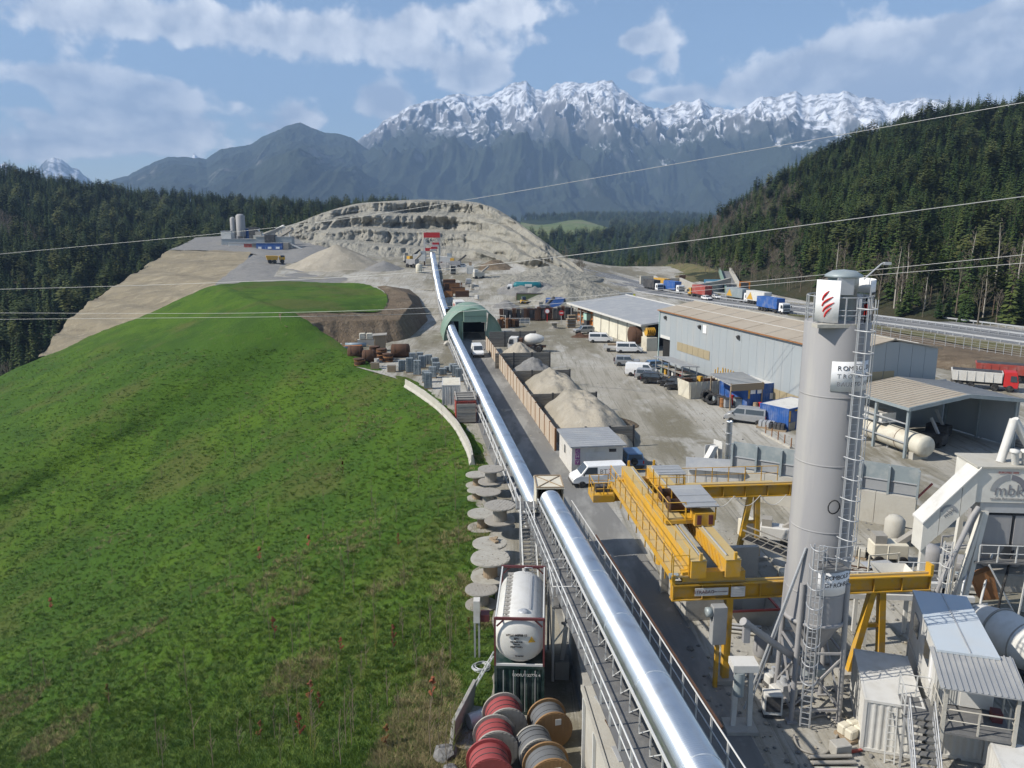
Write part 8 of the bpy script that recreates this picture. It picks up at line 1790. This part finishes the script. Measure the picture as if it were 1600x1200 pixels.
# ------------------------------------------------------------------ far plant on the plateau
def far(px, py, zc): return W(px, py, zc)
for dx, r_, h_, lab in [(2.5, 2.3, 15.5, 'tall grey silo of the far plant, the wider one'), (-1.6, 1.4, 14, 'slim grey silo beside the wide one at the far plant')]:
    p = far(370, 372, 420); t = thing('far_silo', lab, 'silo', (p.x+dx, p.y, p.z-4.0), 0); MB().lathe([(r_, 5), (r_, h_), (r_*.6, h_+.8), (0, h_+1)], 22).build('shell', M_greysteel, t); MB().lathe([(.5, 2.5), (r_, 5)], 22).build('cone', M_greysteel, t)
    for a in range(4): MB().beam((math.cos(a*1.57+.78)*r_*.9, math.sin(a*1.57+.78)*r_*.9, 0), (math.cos(a*1.57+.78)*r_*.9, math.sin(a*1.57+.78)*r_*.9, 5.5), .4).build('leg', M_steel, t)
for px, py, zc, w_, d_, h_, m_, lab in [(357, 386, 412, 5, 6, 8, M_white, 'white tower block of the far plant'), (383, 386, 410, 22, 6, 4, M_cladding, 'long pale shed of the far plant'), (390, 378, 425, 10, 6, 7, M_blue, 'blue plant building at the foot of the far silos'), (413, 384, 412, 9, 6, 5, M_cream, 'cream block at the far plant'), (431, 386, 410, 18, 6, 5, M_cladding, 'grey long shed at the right of the far plant'),
        (371, 389, 404, 8, 3, 3, M_white, 'white container in front of the far plant'), (394, 390, 400, 7, 3, 3, M_red, 'red container in front of the far plant'), (413, 390, 398, 7, 3, 3.2, M_blue, 'blue cabin in front of the far plant'), (429, 390, 398, 8, 3, 3.2, M_blue, 'second blue cabin at the right of the far plant'), (403, 390, 400, 5, 3, 3, M_plank, 'brown container between red and blue ones at the far plant')]:
    p = far(px, py, zc); t = thing('plant_building', lab, 'building', (p.x, p.y, p.z-1.0), .05); MB().box((0, 0, (h_+1)/2), (w_, d_, h_+1)).build('wall', m_, t); MB().box((0, 0, h_+1.1), (w_+.4, d_+.4, .25)).build('roof', M_white if m_ is M_cream else M_roofgrey, t)
    if m_ is M_blue:
        for s in (-.25, .25): MB().box((w_*s, -d_/2-.05, h_*.6), (w_*.22, .1, 1.0)).build('window', M_banner, t)
for px, py, zc, rz, lab in [(418, 378, 418, .3, 'steep grey belt conveyor of the far plant'), (440, 380, 415, -.5, 'dark belt conveyor at the right end of the far plant'), (425, 376, 420, .9, 'short belt conveyor crossing behind at the far plant')]:
    p = far(px, py, zc); t = thing('belt_conveyor', lab, 'conveyor', (p.x, p.y, p.z-1), rz); MB().beam((-8, 0, 1.5), (8, 0, 8.5), 1.8, 1.3).build('belt_frame', M_white if rz > .5 else M_greywood, t)
    for x in (-4, 2, 6): MB().beam((x, 0, 0), (x, 0, 4.5+x*.45), .4).build('leg', M_steel, t)
p = far(431, 409, 340); p.z = drop(PLANT_B, p.x, p.y, 200, p.z); t = thing('yellow_dumper', 'yellow articulated dumper on the ramp below the far plant', 'dumper', (p.x, p.y, p.z), math.radians(20)); loft_ = MB(); loft(loft_, [(-3.6, 1.6, 1.5), (.6, 1.4, 1.5), (1.0, 3.2, 1.6), (-4.0, 3.4, 1.6)]); loft_.build('dump_body', M_yellow, t); MB().box((2.6, 0, 2.3), (2.4, 2.4, 1.8)).build('cab', M_yellow, t, .1); MB().box((2.8, 0, 3.0), (1.6, 2.42, .7)).build('cab_window', M_glass, t)
for x in (2.6, -.6, -2.4):
    for s in (-1, 1): wheel_parts(t, x, s*1.3, .85, .6)
p = far(352, 378, 425); t = thing('green_mast', 'thin green mast with cabin at the far plant edge', 'mast', (p.x, p.y, p.z-2)); MB().beam((0, 0, 0), (0, 0, 13), .3).build('mast_pole', M_dkgreen, t); MB().box((0, 0, 4.5), (1.6, 1.6, 2.4)).build('mast_cabin', M_green, t)
for k, (px, py, zc, w_, h_) in enumerate([(398, 380, 414, 4, 11), (406, 381, 412, 3, 9), (424, 383, 408, 5, 8), (444, 386, 404, 6, 5)]):
    p = far(px, py+4, zc); t = thing('mixing_tower', ['dark narrow mixing tower behind the cream block of the far plant', 'second dark mixing tower of the far plant', 'grey crusher tower between the far plant conveyors', 'low dark crusher at the right end of the far plant'][k], 'tower', (p.x, p.y, p.z-1.5)); MB().box((0, 0, h_*.7), (w_, w_, h_*.6)).build('tower_box', M_darksteel if k % 2 == 0 else M_greywood, t)
    for sx in (-.4, .4):
        for sy in (-.4, .4): MB().beam((sx*w_, sy*w_, 0), (sx*w_, sy*w_, h_*.5), .35).build('leg', M_steel, t)
    MB().beam((w_*.5, 0, h_*.9), (w_*1.6, 0, h_*.3), .9, .6).build('chute', M_white, t)

# ------------------------------------------------------------------ motorway
mcl = [G(1900, 566), G(1600, 527), G(1480, 511), G(1375, 498), G(1290, 488), G(1200, 478), G(1120, 468), G(1040, 457), G(970, 445), G(925, 437)]
strip('motorway', [(p.x, p.y) for p in mcl], 11, 10, .05, M_asphalt, 110)
c_ = resample(np.array([tuple(p)[:2] for p in mcl]), 110); tg_ = np.gradient(c_, axis=0); tg_ /= np.hypot(tg_[:, 0], tg_[:, 1])[:, None]; nv_ = np.stack([tg_[:, 1], -tg_[:, 0]], -1)
M_line = mat('road_marking_white', (.62, .62, .6), rough=.8)
def offs(o_): return c_+nv_*o_
for o_ in (-10.3, -1.4, 1.4, 9.3):
    L = offs(o_-.12); R = offs(o_+.12); A = np.zeros((110, 2, 3)); A[:, 0, :2] = L; A[:, 1, :2] = R; A[..., 2] = .058+yard_z(A[..., 0], A[..., 1]); grid_obj('lane_line', A, M_line)
for o_ in (-5.9, 5.4):
    mb = MB(); cc2 = resample(offs(o_), 330)
    for k in range(0, 326, 4):
        a, b = cc2[k], cc2[k+1]; d = b-a; L_ = np.hypot(*d); nn_ = np.array([d[1], -d[0]])/L_*.1; mb.add([(a[0]-nn_[0], a[1]-nn_[1], .06), (a[0]+nn_[0], a[1]+nn_[1], .06), (b[0]+nn_[0], b[1]+nn_[1], .06), (b[0]-nn_[0], b[1]-nn_[1], .06)], [(0, 1, 2, 3)])
    finish(mb.build('lane_dashes', M_line), kind='structure')
for o_, lab in ((-11.3, 'guard rail on the forest side of the motorway'), (0, 'guard rail along the motorway median'), (10.6, 'guard rail on the yard side of the motorway')):
    cc2 = resample(offs(o_), 80); t = thing('guard_rail', lab, 'guard rail', (cc2[20][0], cc2[20][1], 0)); org = Vector(t.location)
    mb = MB()
    for k in range(79): mb.beam(Vector((cc2[k][0], cc2[k][1], .72))-org, Vector((cc2[k+1][0], cc2[k+1][1], .72))-org, .08, .34)
    mb.build('rail_beam', M_steel, t); pm = None
    for k in range(80):
        q_ = Vector((cc2[k][0], cc2[k][1], .38))-org
        if pm is None: pm = MB().box((0, 0, 0), (.16, .16, .8)).build('rail_post', M_steel, t); pm.location = q_
        else: inst('rail_post', pm.data, t, q_)
# verges and banks
def quadpatch(name, rows, m, nr=24, nc=60, amp=.6, seed=3):
    A = patch(rows, nr, nc); A[..., 2] += (fbm(A[..., 0]*.15, A[..., 1]*.15, 4, seed)-.5)*amp; grid_obj(name, A, m); return A
quadpatch('verge', [[G(1760, 582, .2), G(1600, 556, .25), G(1480, 534, .25), G(1375, 514, .22), G(1290, 500, .2), G(1230, 492, .1)], [G(1760, 562, .35), G(1600, 541, .35), G(1480, 524, .3), G(1375, 509, .25), G(1290, 497, .2), G(1230, 489, .1)]], M_drygrass, 12, 60, .25)
quadpatch('brown_bank', [[G(1780, 640, 0), G(1600, 596), G(1540, 586), G(1480, 578), G(1400, 560), G(1330, 545)], [G(1780, 600, 1.2), G(1600, 572, 1.3), G(1540, 566, 1.2), G(1480, 556, 1.0), G(1400, 540, .6), G(1330, 530, .1)], [G(1780, 580, .3), G(1600, 556, .3), G(1540, 547, .3), G(1480, 536, .3), G(1400, 522, .3), G(1330, 512, .1)]], M_earth, 20, 60, .5)
quadpatch('hill_foot', [[G(1230, 482), G(1150, 466), G(1070, 452), G(1010, 443), G(965, 437)], [W(1230, 468, 262), W(1150, 452, 305), W(1075, 428, 360), W(1020, 424, 430), W(970, 428, 520)], [W(1240, 452, 285), W(1150, 432, 335), W(1080, 412, 395), W(1020, 418, 480), W(965, 427, 560)]], M_drygrass, 40, 80, 2.5, 5)
# mesh fence beside the brown bank
fpts = [G(x, y, .6) for x, y in ((1345, 520), (1400, 529), (1480, 541), (1540, 550), (1600, 559), (1680, 571))]
fcl = resample(np.array([tuple(p) for p in fpts]), 24); t = thing('wire_fence', 'wire mesh fence with steel posts above the brown motorway bank', 'fence', tuple(fcl[8])); org = Vector(fcl[8])
for k in range(24): MB().beam(Vector(fcl[k])-org-Vector((0, 0, .5)), Vector(fcl[k])-org+Vector((0, 0, 2.0)), .09).build('fence_post', M_steel, t)
mb = MB()
for z in (.2, .6, 1.0, 1.4, 1.9):
    mb.tube([Vector(p)-org+Vector((0, 0, z)) for p in fcl], .018, 4, cap=False)
mb.build('fence_wires', M_steel, t)
# escape ramp, signs, portal walls
rp = thing('escape_ramp', 'steep gravel escape ramp with concrete side walls climbing into the forest', 'ramp', tuple(G(1155, 464)))
r0 = Vector(rp.location); ra = [W(1136, 462, 262)-r0, W(1162, 463, 262)-r0, W(1141, 424, 330)-r0, W(1124, 423, 332)-r0]
MB().add([ra[0], ra[1], ra[2], ra[3]], [(0, 1, 2, 3)]).add([p_-Vector((0, 0, 1)) for p_ in ra], [(0, 1, 2, 3)]).build('ramp_bed', M_asphalt, rp)
MB().beam(ra[1]+Vector((0, 0, .5)), ra[2]+Vector((0, 0, .5)), .9, 2.0).build('side_wall', M_concpale, rp); MB().beam(ra[0]+Vector((0, 0, .4)), ra[3]+Vector((0, 0, .4)), .7, 1.8).build('side_wall', M_green, rp)
for px, py, zc, w_, h_, m_, lab, txt in [(1113, 446, 280, 6.0, 2.0, mat('sky_blue_sign', (.14, .36, .52)), 'pale blue motorway gantry sign before the escape ramp', None), (1163, 452, 262, 3.6, 3.0, M_orange, 'orange square motorway sign beside the escape ramp', None), (1066, 442, 330, 2.6, 4.2, M_rust, 'brown tourist sign on the dry motorway bank', None), (982, 438, 420, 4.0, 2.4, M_blue, 'blue motorway sign at the far bend', None)]:
    p = W(px, py, zc); t = thing('road_sign', lab, 'sign', (p.x, p.y, p.z-2.5)); MB().box((0, 0, 3.6), (w_, .2, h_)).build('sign_board', m_, t)
    for s in (-.35, .35): MB().beam((w_*s, .2, 0), (w_*s, .2, 3.6+h_*.4), .2).build('sign_post', M_steel, t)
    if m_ is M_orange: MB().box((0, -.13, 3.6), (w_*.7, .05, h_*.7)).box((0, -.17, 3.8), (w_*.3, .05, h_*.25)).build('pictogram', M_darksteel, t)
    elif m_ is not M_rust:
        MB().box((0, -.13, 3.8), (w_*.8, .04, .25)).build('text_line', M_banner, t); MB().box((-.3, -.13, 3.3), (w_*.6, .04, .25)).build('text_line', M_banner, t)
for pts, lab in [([(1030, 452), (1062, 450), (1085, 462)], 'pale sloping concrete portal wall behind the blue lorry'), ([(1088, 462), (1120, 456), (1140, 450)], 'pale concrete wing wall left of the escape ramp'), ([(1000, 447), (1022, 446), (1030, 452)], 'pale concrete wall at the far motorway bend')]:
    P_ = [G(x, y) for x, y in pts]; t = thing('portal_wall', lab, 'wall', tuple(P_[1])); o_ = P_[1]
    for a, b in zip(P_[:-1], P_[1:]): MB().beam(a-o_+Vector((0, 0, 1.6)), b-o_+Vector((0, 0, 1.6)), .8, 4.2).build('wall_panel', M_concpale, t)
for px, py, zc, lab, m_ in [(962, 433, 640, 'white house with a red roof in the valley below the forest', M_red), (941, 430, 640, 'small white house in the valley beside the red roofed one', M_roofgrey), (952, 431, 660, 'second small white house near the red roofed one', M_roofgrey)]:
    p = W(px, py, zc); t = thing('valley_house', lab, 'house', (p.x, p.y, p.z-3), .2); w_ = 11 if m_ is M_red else 7; MB().box((0, 0, 2.5), (w_, 7, 6)).build('wall', M_banner, t); MB().prism([(-w_/2-.6, -4, 5.5), (-w_/2-.6, 4, 5.5), (-w_/2-.6, 0, 8)], (0, 0, 0), (w_+1.2, 0, 0)).build('roof', m_, t)
    for k in range(3): MB().box((-w_*.3+k*w_*.3, -3.55, 3.5), (.9, .1, 1.1)).build('window', M_glass, t)
bo_ = thing('motorway_bridge', 'grey motorway overbridge in the far valley', 'bridge', tuple(W(958, 437, 520))); MB().box((0, 0, 0), (14, 6, 1.6)).build('deck', M_concrete, bo_); MB().box((0, -3, 1.2), (14, .2, .9)).build('parapet', M_concpale, bo_)
for x in (-5, 5): MB().box((x, 0, -4), (1.2, 4, 8)).build('pier', M_concrete, bo_)
for px, py, zc, m_, lab in [(954, 452, 330, M_white, 'white striped lorry parked at the valley road works'), (968, 452, 330, M_dkgreen, 'green machine at the valley road works'), (976, 452, 335, M_orange, 'orange machine at the valley road works'), (958, 459, 320, M_drygrass, 'olive container at the valley road works')]:
    p = W(px, py, zc); t = thing('works_machine', lab, 'machine', (p.x, p.y, p.z-.4), .2); MB().box((0, 0, 1.8), (3.6, 2.4, 2.6)).build('housing', m_, t, .1); MB().box((0, 0, .5), (4.0, 2.6, .5)).build('chassis', M_darksteel, t)
    for sx in (-1.2, 1.2):
        for s in (-1, 1): wheel_parts(t, sx, s*1.1, .5, .3)
for px, py, lab in [(966, 469, 'yellow marker board left of the grey gate'), (989, 468, 'yellow marker board right of the grey gate')]:
    p = G(px, py, 1.0); t = thing('marker_board', lab, 'sign', (p.x, p.y, 0)); MB().box((0, 0, 1.6), (1.3, .1, 2.0)).build('board', mat('lime_yellow', (.62, .62, .03)), t); MB().beam((0, .1, 0), (0, .1, 1.5), .12).build('post', M_steel, t); MB().box((0, -.07, 1.6), (.5, .04, .6)).build('arrow', M_text, t)
t = thing('site_gate', 'grey sheet gate between two yellow marker boards', 'gate', tuple(G(977, 474, 0))); MB().box((0, 0, 1.6), (4.0, .15, 3.2)).build('gate_leaf', M_cladding, t)
for s in (-2.1, 2.1): MB().beam((s, 0, 0), (s, 0, 3.6), .2).build('gate_post', M_steel, t)
# bushes right of the quarry
rb = random.Random(8)
for k in range(46):
    px = rb.uniform(880, 955); py = 395+(px-880)*.78+rb.uniform(2, 34); p = W(px, py, 330+rb.uniform(-20, 40)); dup(bprotos[rb.choice((0, 1))], p-Vector((0, 0, 3)), rb.uniform(0, 6), 'brown leafless bush at the right foot of the quarry hill', 'leafless bushes beside the quarry', rb.uniform(.6, .95))
# strip of trees at the foot of the right hill
for k in range(60):
    px = rb.uniform(1010, 1300); yb = np.interp(px, [1010, 1070, 1150, 1250, 1300], [430, 424, 440, 462, 472]); p = hit(HR_B, px, yb-rb.uniform(0, 12))
    if p: dup(bprotos[rb.choice((0, 1))], p, rb.uniform(0, 6), 'bare brown shrub on the dry bank beside the motorway', 'shrubs on the dry motorway bank', rb.uniform(.5, .8))

# ------------------------------------------------------------------ overhead wires
M_wire = mat('bare_aluminium_wire', (0.45, 0.45, 0.44), rough=.45, metal=.3)
for pts, z0, z1, r_, lab in [([(-120, 410), (0, 397), (435, 355), (725, 313), (1130, 243), (1600, 160), (1750, 132)], 200, 95, .04, 'highest overhead wire crossing in front of the snowy mountains'),
        ([(-120, 453), (0, 452), (330, 442), (640, 426), (1000, 386), (1250, 353), (1600, 307), (1750, 287)], 160, 48, .036, 'thick overhead wire crossing in front of the wooded hill'),
        ([(-120, 489), (0, 489), (400, 489), (700, 479), (1000, 456), (1340, 424), (1600, 398), (1750, 383)], 150, 70, .026, 'upper of the two lowest overhead wires above the yard'),
        ([(-120, 500), (0, 499), (600, 492), (860, 475), (1280, 437), (1600, 411), (1750, 398)], 150, 72, .026, 'lowest overhead wire passing above the yard')]:
    xs_ = np.array([p_[0] for p_ in pts], float); A = resample(np.array(pts, float), 60)
    P_ = [W(a[0], a[1], z0+(z1-z0)*(a[0]+120)/1870) for a in A]; t = thing('overhead_wire', lab, 'wire', tuple(P_[30])); MB().tube([p_-P_[30] for p_ in P_], r_, 6).build('wire_strand', M_wire, t)

# ------------------------------------------------------------------ saplings and tufts on the meadow slope
M_sap = mat('sapling_twigs', (0.20, 0.165, 0.115), scale=3, hue=.3); M_leafred = mat('dry_red_leaves', (0.22, .075, .03), scale=3, hue=.3); M_willow = mat('yellow_green_twigs', (.17, .19, .045), scale=3, hue=.3)
def sapling(seed, h, kind):
    r = random.Random(seed); t = thing('young_sapling', '', 'sapling'); s = MB(); s.tube([(0, 0, -.2), (r.uniform(-.08, .08), r.uniform(-.08, .08), h*.55), (r.uniform(-.12, .12), r.uniform(-.12, .12), h)], [.022, .016, .006], 4); s.build('stem', M_willow if kind == 2 else M_sap, t)
    c = MB()
    for k in range(16 if kind < 2 else 26):
        f = r.uniform(.2, .98); a = r.uniform(0, 6.28); e = r.uniform(.7, 1.25); L = h*(.34 if kind < 2 else .5)*(1.1-f); b = Vector((0, 0, h*f)); d = Vector((math.cos(a)*math.cos(e), math.sin(a)*math.cos(e), math.sin(e)))
        c.tube([b, b+d*L*.6, b+d*L+Vector((0, 0, -.02))], [.010, .007, .004], 3, cap=False)
        if kind == 1:
            for q_ in range(5): p_ = b+d*L*r.uniform(.2, 1); w_ = .07; c.add([p_+Vector((-w_, 0, 0)), p_+Vector((0, w_, .04)), p_+Vector((w_, 0, .02)), p_+Vector((0, -w_, -.04))], [(0, 1, 2, 3)])
    c.build('branches', [M_sap, M_leafred, M_willow][kind], t); return t
SLAB = ['bare thin grey brown sapling planted on the meadow slope', 'young sapling with dry reddish leaves on the meadow slope', 'yellow green willow sapling on the meadow slope']
sp = [sapling(1, 2.6, 0), sapling(2, 3.1, 0), sapling(3, 1.6, 1), sapling(4, 2.4, 2), sapling(5, 2.0, 0)]; kinds = [0, 0, 1, 2, 0]; done = set(); rs = random.Random(5); cnt = 0
while cnt < 170:
    px = rs.uniform(30, 735); py = rs.uniform(650, 1215)
    if rs.random() > (.25+.75*(px/735))*(.3+.7*(py-650)/520): continue
    h_ = hit(SLOPE_BVH, px, py)
    if not h_: continue
    i = rs.choices(range(5), (5, 5, 2, 1.5, 4))[0]; cnt += 1; s = rs.uniform(.65, 1.15); lab = SLAB[kinds[i]]
    if i not in done: done.add(i); o = sp[i]; o.location = h_; o.scale = (s, s, s); o['label'] = lab; o['group'] = 'saplings on the meadow slope'
    else: dup(sp[i], h_, rs.uniform(0, 6), lab, 'saplings on the meadow slope', s)
# grass tufts: one mass of real blades
def tuft(seed, m, n=34, h=.24):
    r = random.Random(seed); mb = MB()
    for k in range(n):
        a = r.uniform(0, 6.28); R0 = r.uniform(0, .30); b = Vector((math.cos(a)*R0, math.sin(a)*R0, -.03)); d = Vector((math.cos(a+r.uniform(-1, 1))*.6, math.sin(a+r.uniform(-1, 1))*.6, 1)).normalized(); L = h*r.uniform(.6, 1.2); s_ = Vector((-d.y, d.x, 0)).normalized()*.012
        mb.add([b-s_, b+s_, b+d*L*.6+s_*.7, b+d*L*.6-s_*.7, b+d*L+Vector((d.x, d.y, 0))*L*.4], [(0, 1, 2, 3), (3, 2, 4)])
    return mb
M_blade = mat('grass_blade', (0.068, .138, .013), rough=.6, col2=(.10, .165, .018), scale=.3, hue=.35); M_straw = mat('straw_blade', (.22, .19, .085), rough=.8, hue=.3)
gt = thing('grass_clump', 'clump of long green grass at the edge of the concrete slab', 'grass', (-2.7, 35.9, -.05)); g1_ = tuft(1, M_blade).build('blades', M_blade, gt)
gt2 = thing('grass_clump', 'clump of dry straw coloured grass below the boulders', 'grass', (-3.4, 30.6, -.1)); g2_ = tuft(2, M_straw, 26, .30).build('blades', M_straw, gt2)
gt3 = thing('grass_clump', 'broad clump of green grass beside the grey boulder', 'grass', (-3.7, 32.6, -.15)); g3_ = tuft(3, M_blade, 40, .18).build('blades', M_blade, gt3)
gp_ = []
for k in range(36000):
    t_ = rs.random()**1.35; px = rs.uniform(-20, 760); py = 545+665*(1-t_); h_ = hit(SLOPE_BVH, px, py)
    if h_ is None: continue
    nz_ = float(vnoise(h_.x*.22, h_.y*.22, 9)); gp_.append((h_, rs.uniform(.5, 1.25)*(1.0), 1 if nz_ > (.78 if h_.x < -22 else .6) and rs.random() < .6 else rs.choice((0, 2))))
forest_stuff('meadow_grass', gp_, 'rough green grass with straw patches covering the meadow slope', 'grass', [g1_, g2_, g3_])

# loose stones on the yard
st_src = [rock('loose_stone', 'pale loose stone on the yard beside the crane wall', (10.2, 41.5, .05), (.22, .26, .16), M_gravel, 21), rock('loose_stone', 'brown loose stone lying in the road by the shed', (4.2, 69.5, .08), (.2, .18, .13), M_sand, 22)]
sp_ = []
for k in range(5200):
    px = rs.uniform(640, 1620); py = 430+770*rs.random()**1.3; q_ = G(px, py)
    if q_.x < float(crest_x(q_.y))+1 or q_.y > 215 or (q_.x < 10 and q_.y < 80) or vnoise(q_.x*.12, q_.y*.12, 19) < .5: continue
    sp_.append((Vector((q_.x, q_.y, .03)), rs.choice((.12, .18, .25, .35, .5)), rs.choice((0, 1))))
forest_stuff('yard_stones', sp_, 'loose stones and litter scattered over the dusty yard', 'stones', st_src)

# clutter of the plant, each piece its own thing
def clutter(kind, p, rz, lab, sz=1.0):
    nm, cat_ = {'box': ('switch_box', 'box'), 'pipe': ('pipe_bundle', 'pipes'), 'pal': ('loaded_pallet', 'pallet'), 'frm': ('pipe_rack', 'rack'), 'tnk': ('upright_tank', 'tank'), 'mac': ('site_machine', 'machine')}[kind]
    t = thing(nm, lab, cat_, tuple(p), rz); m1, m2 = rcl.choice((M_white, M_concpale, M_greysteel, M_cream)), rcl.choice((M_steel, M_greywood, M_darksteel))
    if kind == 'box':
        MB().box((0, 0, .75*sz), (.9*sz, .6*sz, 1.1*sz)).build('case', m1, t, .03); MB().box((0, -.31*sz, .8*sz), (.7*sz, .04, .8*sz)).build('door', m2, t); MB().box((0, 0, .1*sz), (.8*sz, .5*sz, .2*sz)).build('foot', m2, t)
    elif kind == 'pipe':
        for k in range(5): MB().tube([(-1.6*sz, (k-2)*.2, .12+.14*(k % 2)), (1.6*sz, (k-2)*.22, .12+.16*(k % 2))], .09, 8).build('pipe', m2 if k % 2 else m1, t)
    elif kind == 'pal':
        MB().box((0, 0, .08), (1.2, 1.0, .14)).build('pallet', M_wood, t)
        for k in range(4): MB().box((-.28+.56*(k % 2), -.22+.44*(k//2), .42*sz), (.52, .42, .55*sz), rz=rcl.uniform(-.1, .1)).build('sack', m1, t, .06)
    elif kind == 'frm':
        for x in (-1, 1):
            for y in (-.5, .5): MB().beam((x*sz, y*sz, 0), (x*sz, y*sz, 1.9*sz), .09).build('post', m1, t)
        for z in (.6, 1.2, 1.85): MB().beam((-sz, -.5*sz, z*sz), (sz, -.5*sz, z*sz), .07).build('rail', m1, t)
        MB().box((0, 0, 1.0*sz), (1.9*sz, .9*sz, .06)).build('shelf', m2, t)
    elif kind == 'tnk':
        MB().lathe([(.55*sz, .3), (.6*sz, .4), (.6*sz, 1.6*sz), (.4*sz, 1.85*sz), (.1, 1.95*sz)], 18).build('shell', m1, t); MB().lathe([(.5*sz, 0), (.5*sz, .32)], 12).build('skirt', m2, t); MB().tube([(.5*sz, 0, 1.2*sz), (1.0*sz, 0, 1.2*sz), (1.0*sz, 0, .05)], .06, 6).build('feed_pipe', m2, t)
    else:
        MB().box((0, 0, 1.1*sz), (2.4*sz, 1.3*sz, 1.1*sz)).build('housing', m1, t, .06); MB().beam((.6*sz, 0, 1.5*sz), (2.4*sz, 0, 2.9*sz), .5*sz, .35*sz).build('belt_arm', m2, t); MB().box((-.7*sz, 0, 1.9*sz), (.8*sz, 1.0*sz, .7*sz)).build('engine_hood', rcl.choice((M_greywood, M_white, M_yellow)) if sz > 1.4 else M_greywood, t)
        for sx in (-.8, .8):
            for s_ in (-1, 1): wheel_parts(t, sx*sz, s_*.6*sz, .4*sz, .25*sz)
for kind, px, py, lab, sz in [('box', 1205, 1118, 'dusty switch box at the front left silo leg', 1.0), ('pal', 1330, 1150, 'pallet of sacks between silo and white container', .9), ('tnk', 1190, 1030, 'upright pressure tank beside the mixer pedestal', .8), ('box', 1232, 1060, 'pale box just behind the front silo leg', .8), ('pipe', 1120, 955, 'bundle of pipes on the ground below the near runway beam', 1.0), ('pipe', 1150, 985, 'second pipe bundle beside the grey control box', .9), ('frm', 1370, 905, 'pale steel frame behind the near runway beam', 1.1), ('box', 1410, 935, 'pale box under the right runway leg', 1.3), ('tnk', 1450, 900, 'upright tank left of the mixer truck drum', 1.2), ('mac', 1385, 880, 'dusty belt machine between runway and pale wall', 1.0), ('pal', 1340, 870, 'pallet of sacks behind the silo', 1.0), ('frm', 1480, 880, 'pale pipe rack under the belt housing', 1.3), ('pipe', 1350, 930, 'loose pipes lying beyond the silo legs', 1.1), ('mac', 1210, 850, 'grey belt machine below the far runway legs', .9), ('box', 1165, 840, 'box standing in the shade by the far runway', 1.2), ('pal', 1230, 905, 'pallet in the shade left of the silo', 1.0), ('frm', 1500, 925, 'white frame beside the mixer truck', 1.2), ('tnk', 1395, 850, 'pale upright tank before the pale retaining wall', 1.2), ('pipe', 1300, 1195, 'short pipes at the foot of the white container', .6)]:
    clutter(kind, G(px, py), rcl.uniform(-.6, .6), lab, sz)
for k, (kind, px, py, zc, sz) in enumerate([('mac', 645, 428, 322, 2.0), ('mac', 712, 428, 318, 1.8), ('frm', 690, 432, 310, 2.2), ('box', 708, 436, 300, 2.4), ('tnk', 655, 436, 300, 2.0), ('mac', 748, 440, 285, 1.6), ('pal', 738, 450, 262, 2.6), ('frm', 728, 452, 258, 1.8), ('pipe', 662, 452, 262, 2.2), ('mac', 640, 415, 345, 2.0), ('box', 700, 418, 335, 2.6), ('pal', 745, 462, 240, 2.2), ('pipe', 800, 486, 195, 1.8), ('frm', 785, 494, 182, 1.6), ('mac', 848, 478, 208, 1.5)]):
    p = W(px, py, zc); p.z = float(yard_z(p.x, p.y))-.1
    clutter(kind, p, rcl.uniform(-.8, .8), ['pale crusher left of the loading tower', 'pale sorting machine right of the loading tower', 'steel rack right below the tube conveyor head', 'big pale box beside the conveyor head', 'upright tank on the haul road side of the tube', 'belt machine on the open quarry yard', 'large sack pallet beside the rusty formwork', 'steel rack behind the white box lorry', 'pipe bundle on the haul road side of the conveyor', 'small crusher at the gravel pile foot', 'tall pale box at the loading tower foot', 'sack pallet near the small grey van', 'pipe bundle before the rubble heap', 'steel rack behind the dark formwork', 'belt machine behind the open green container'][k], sz)
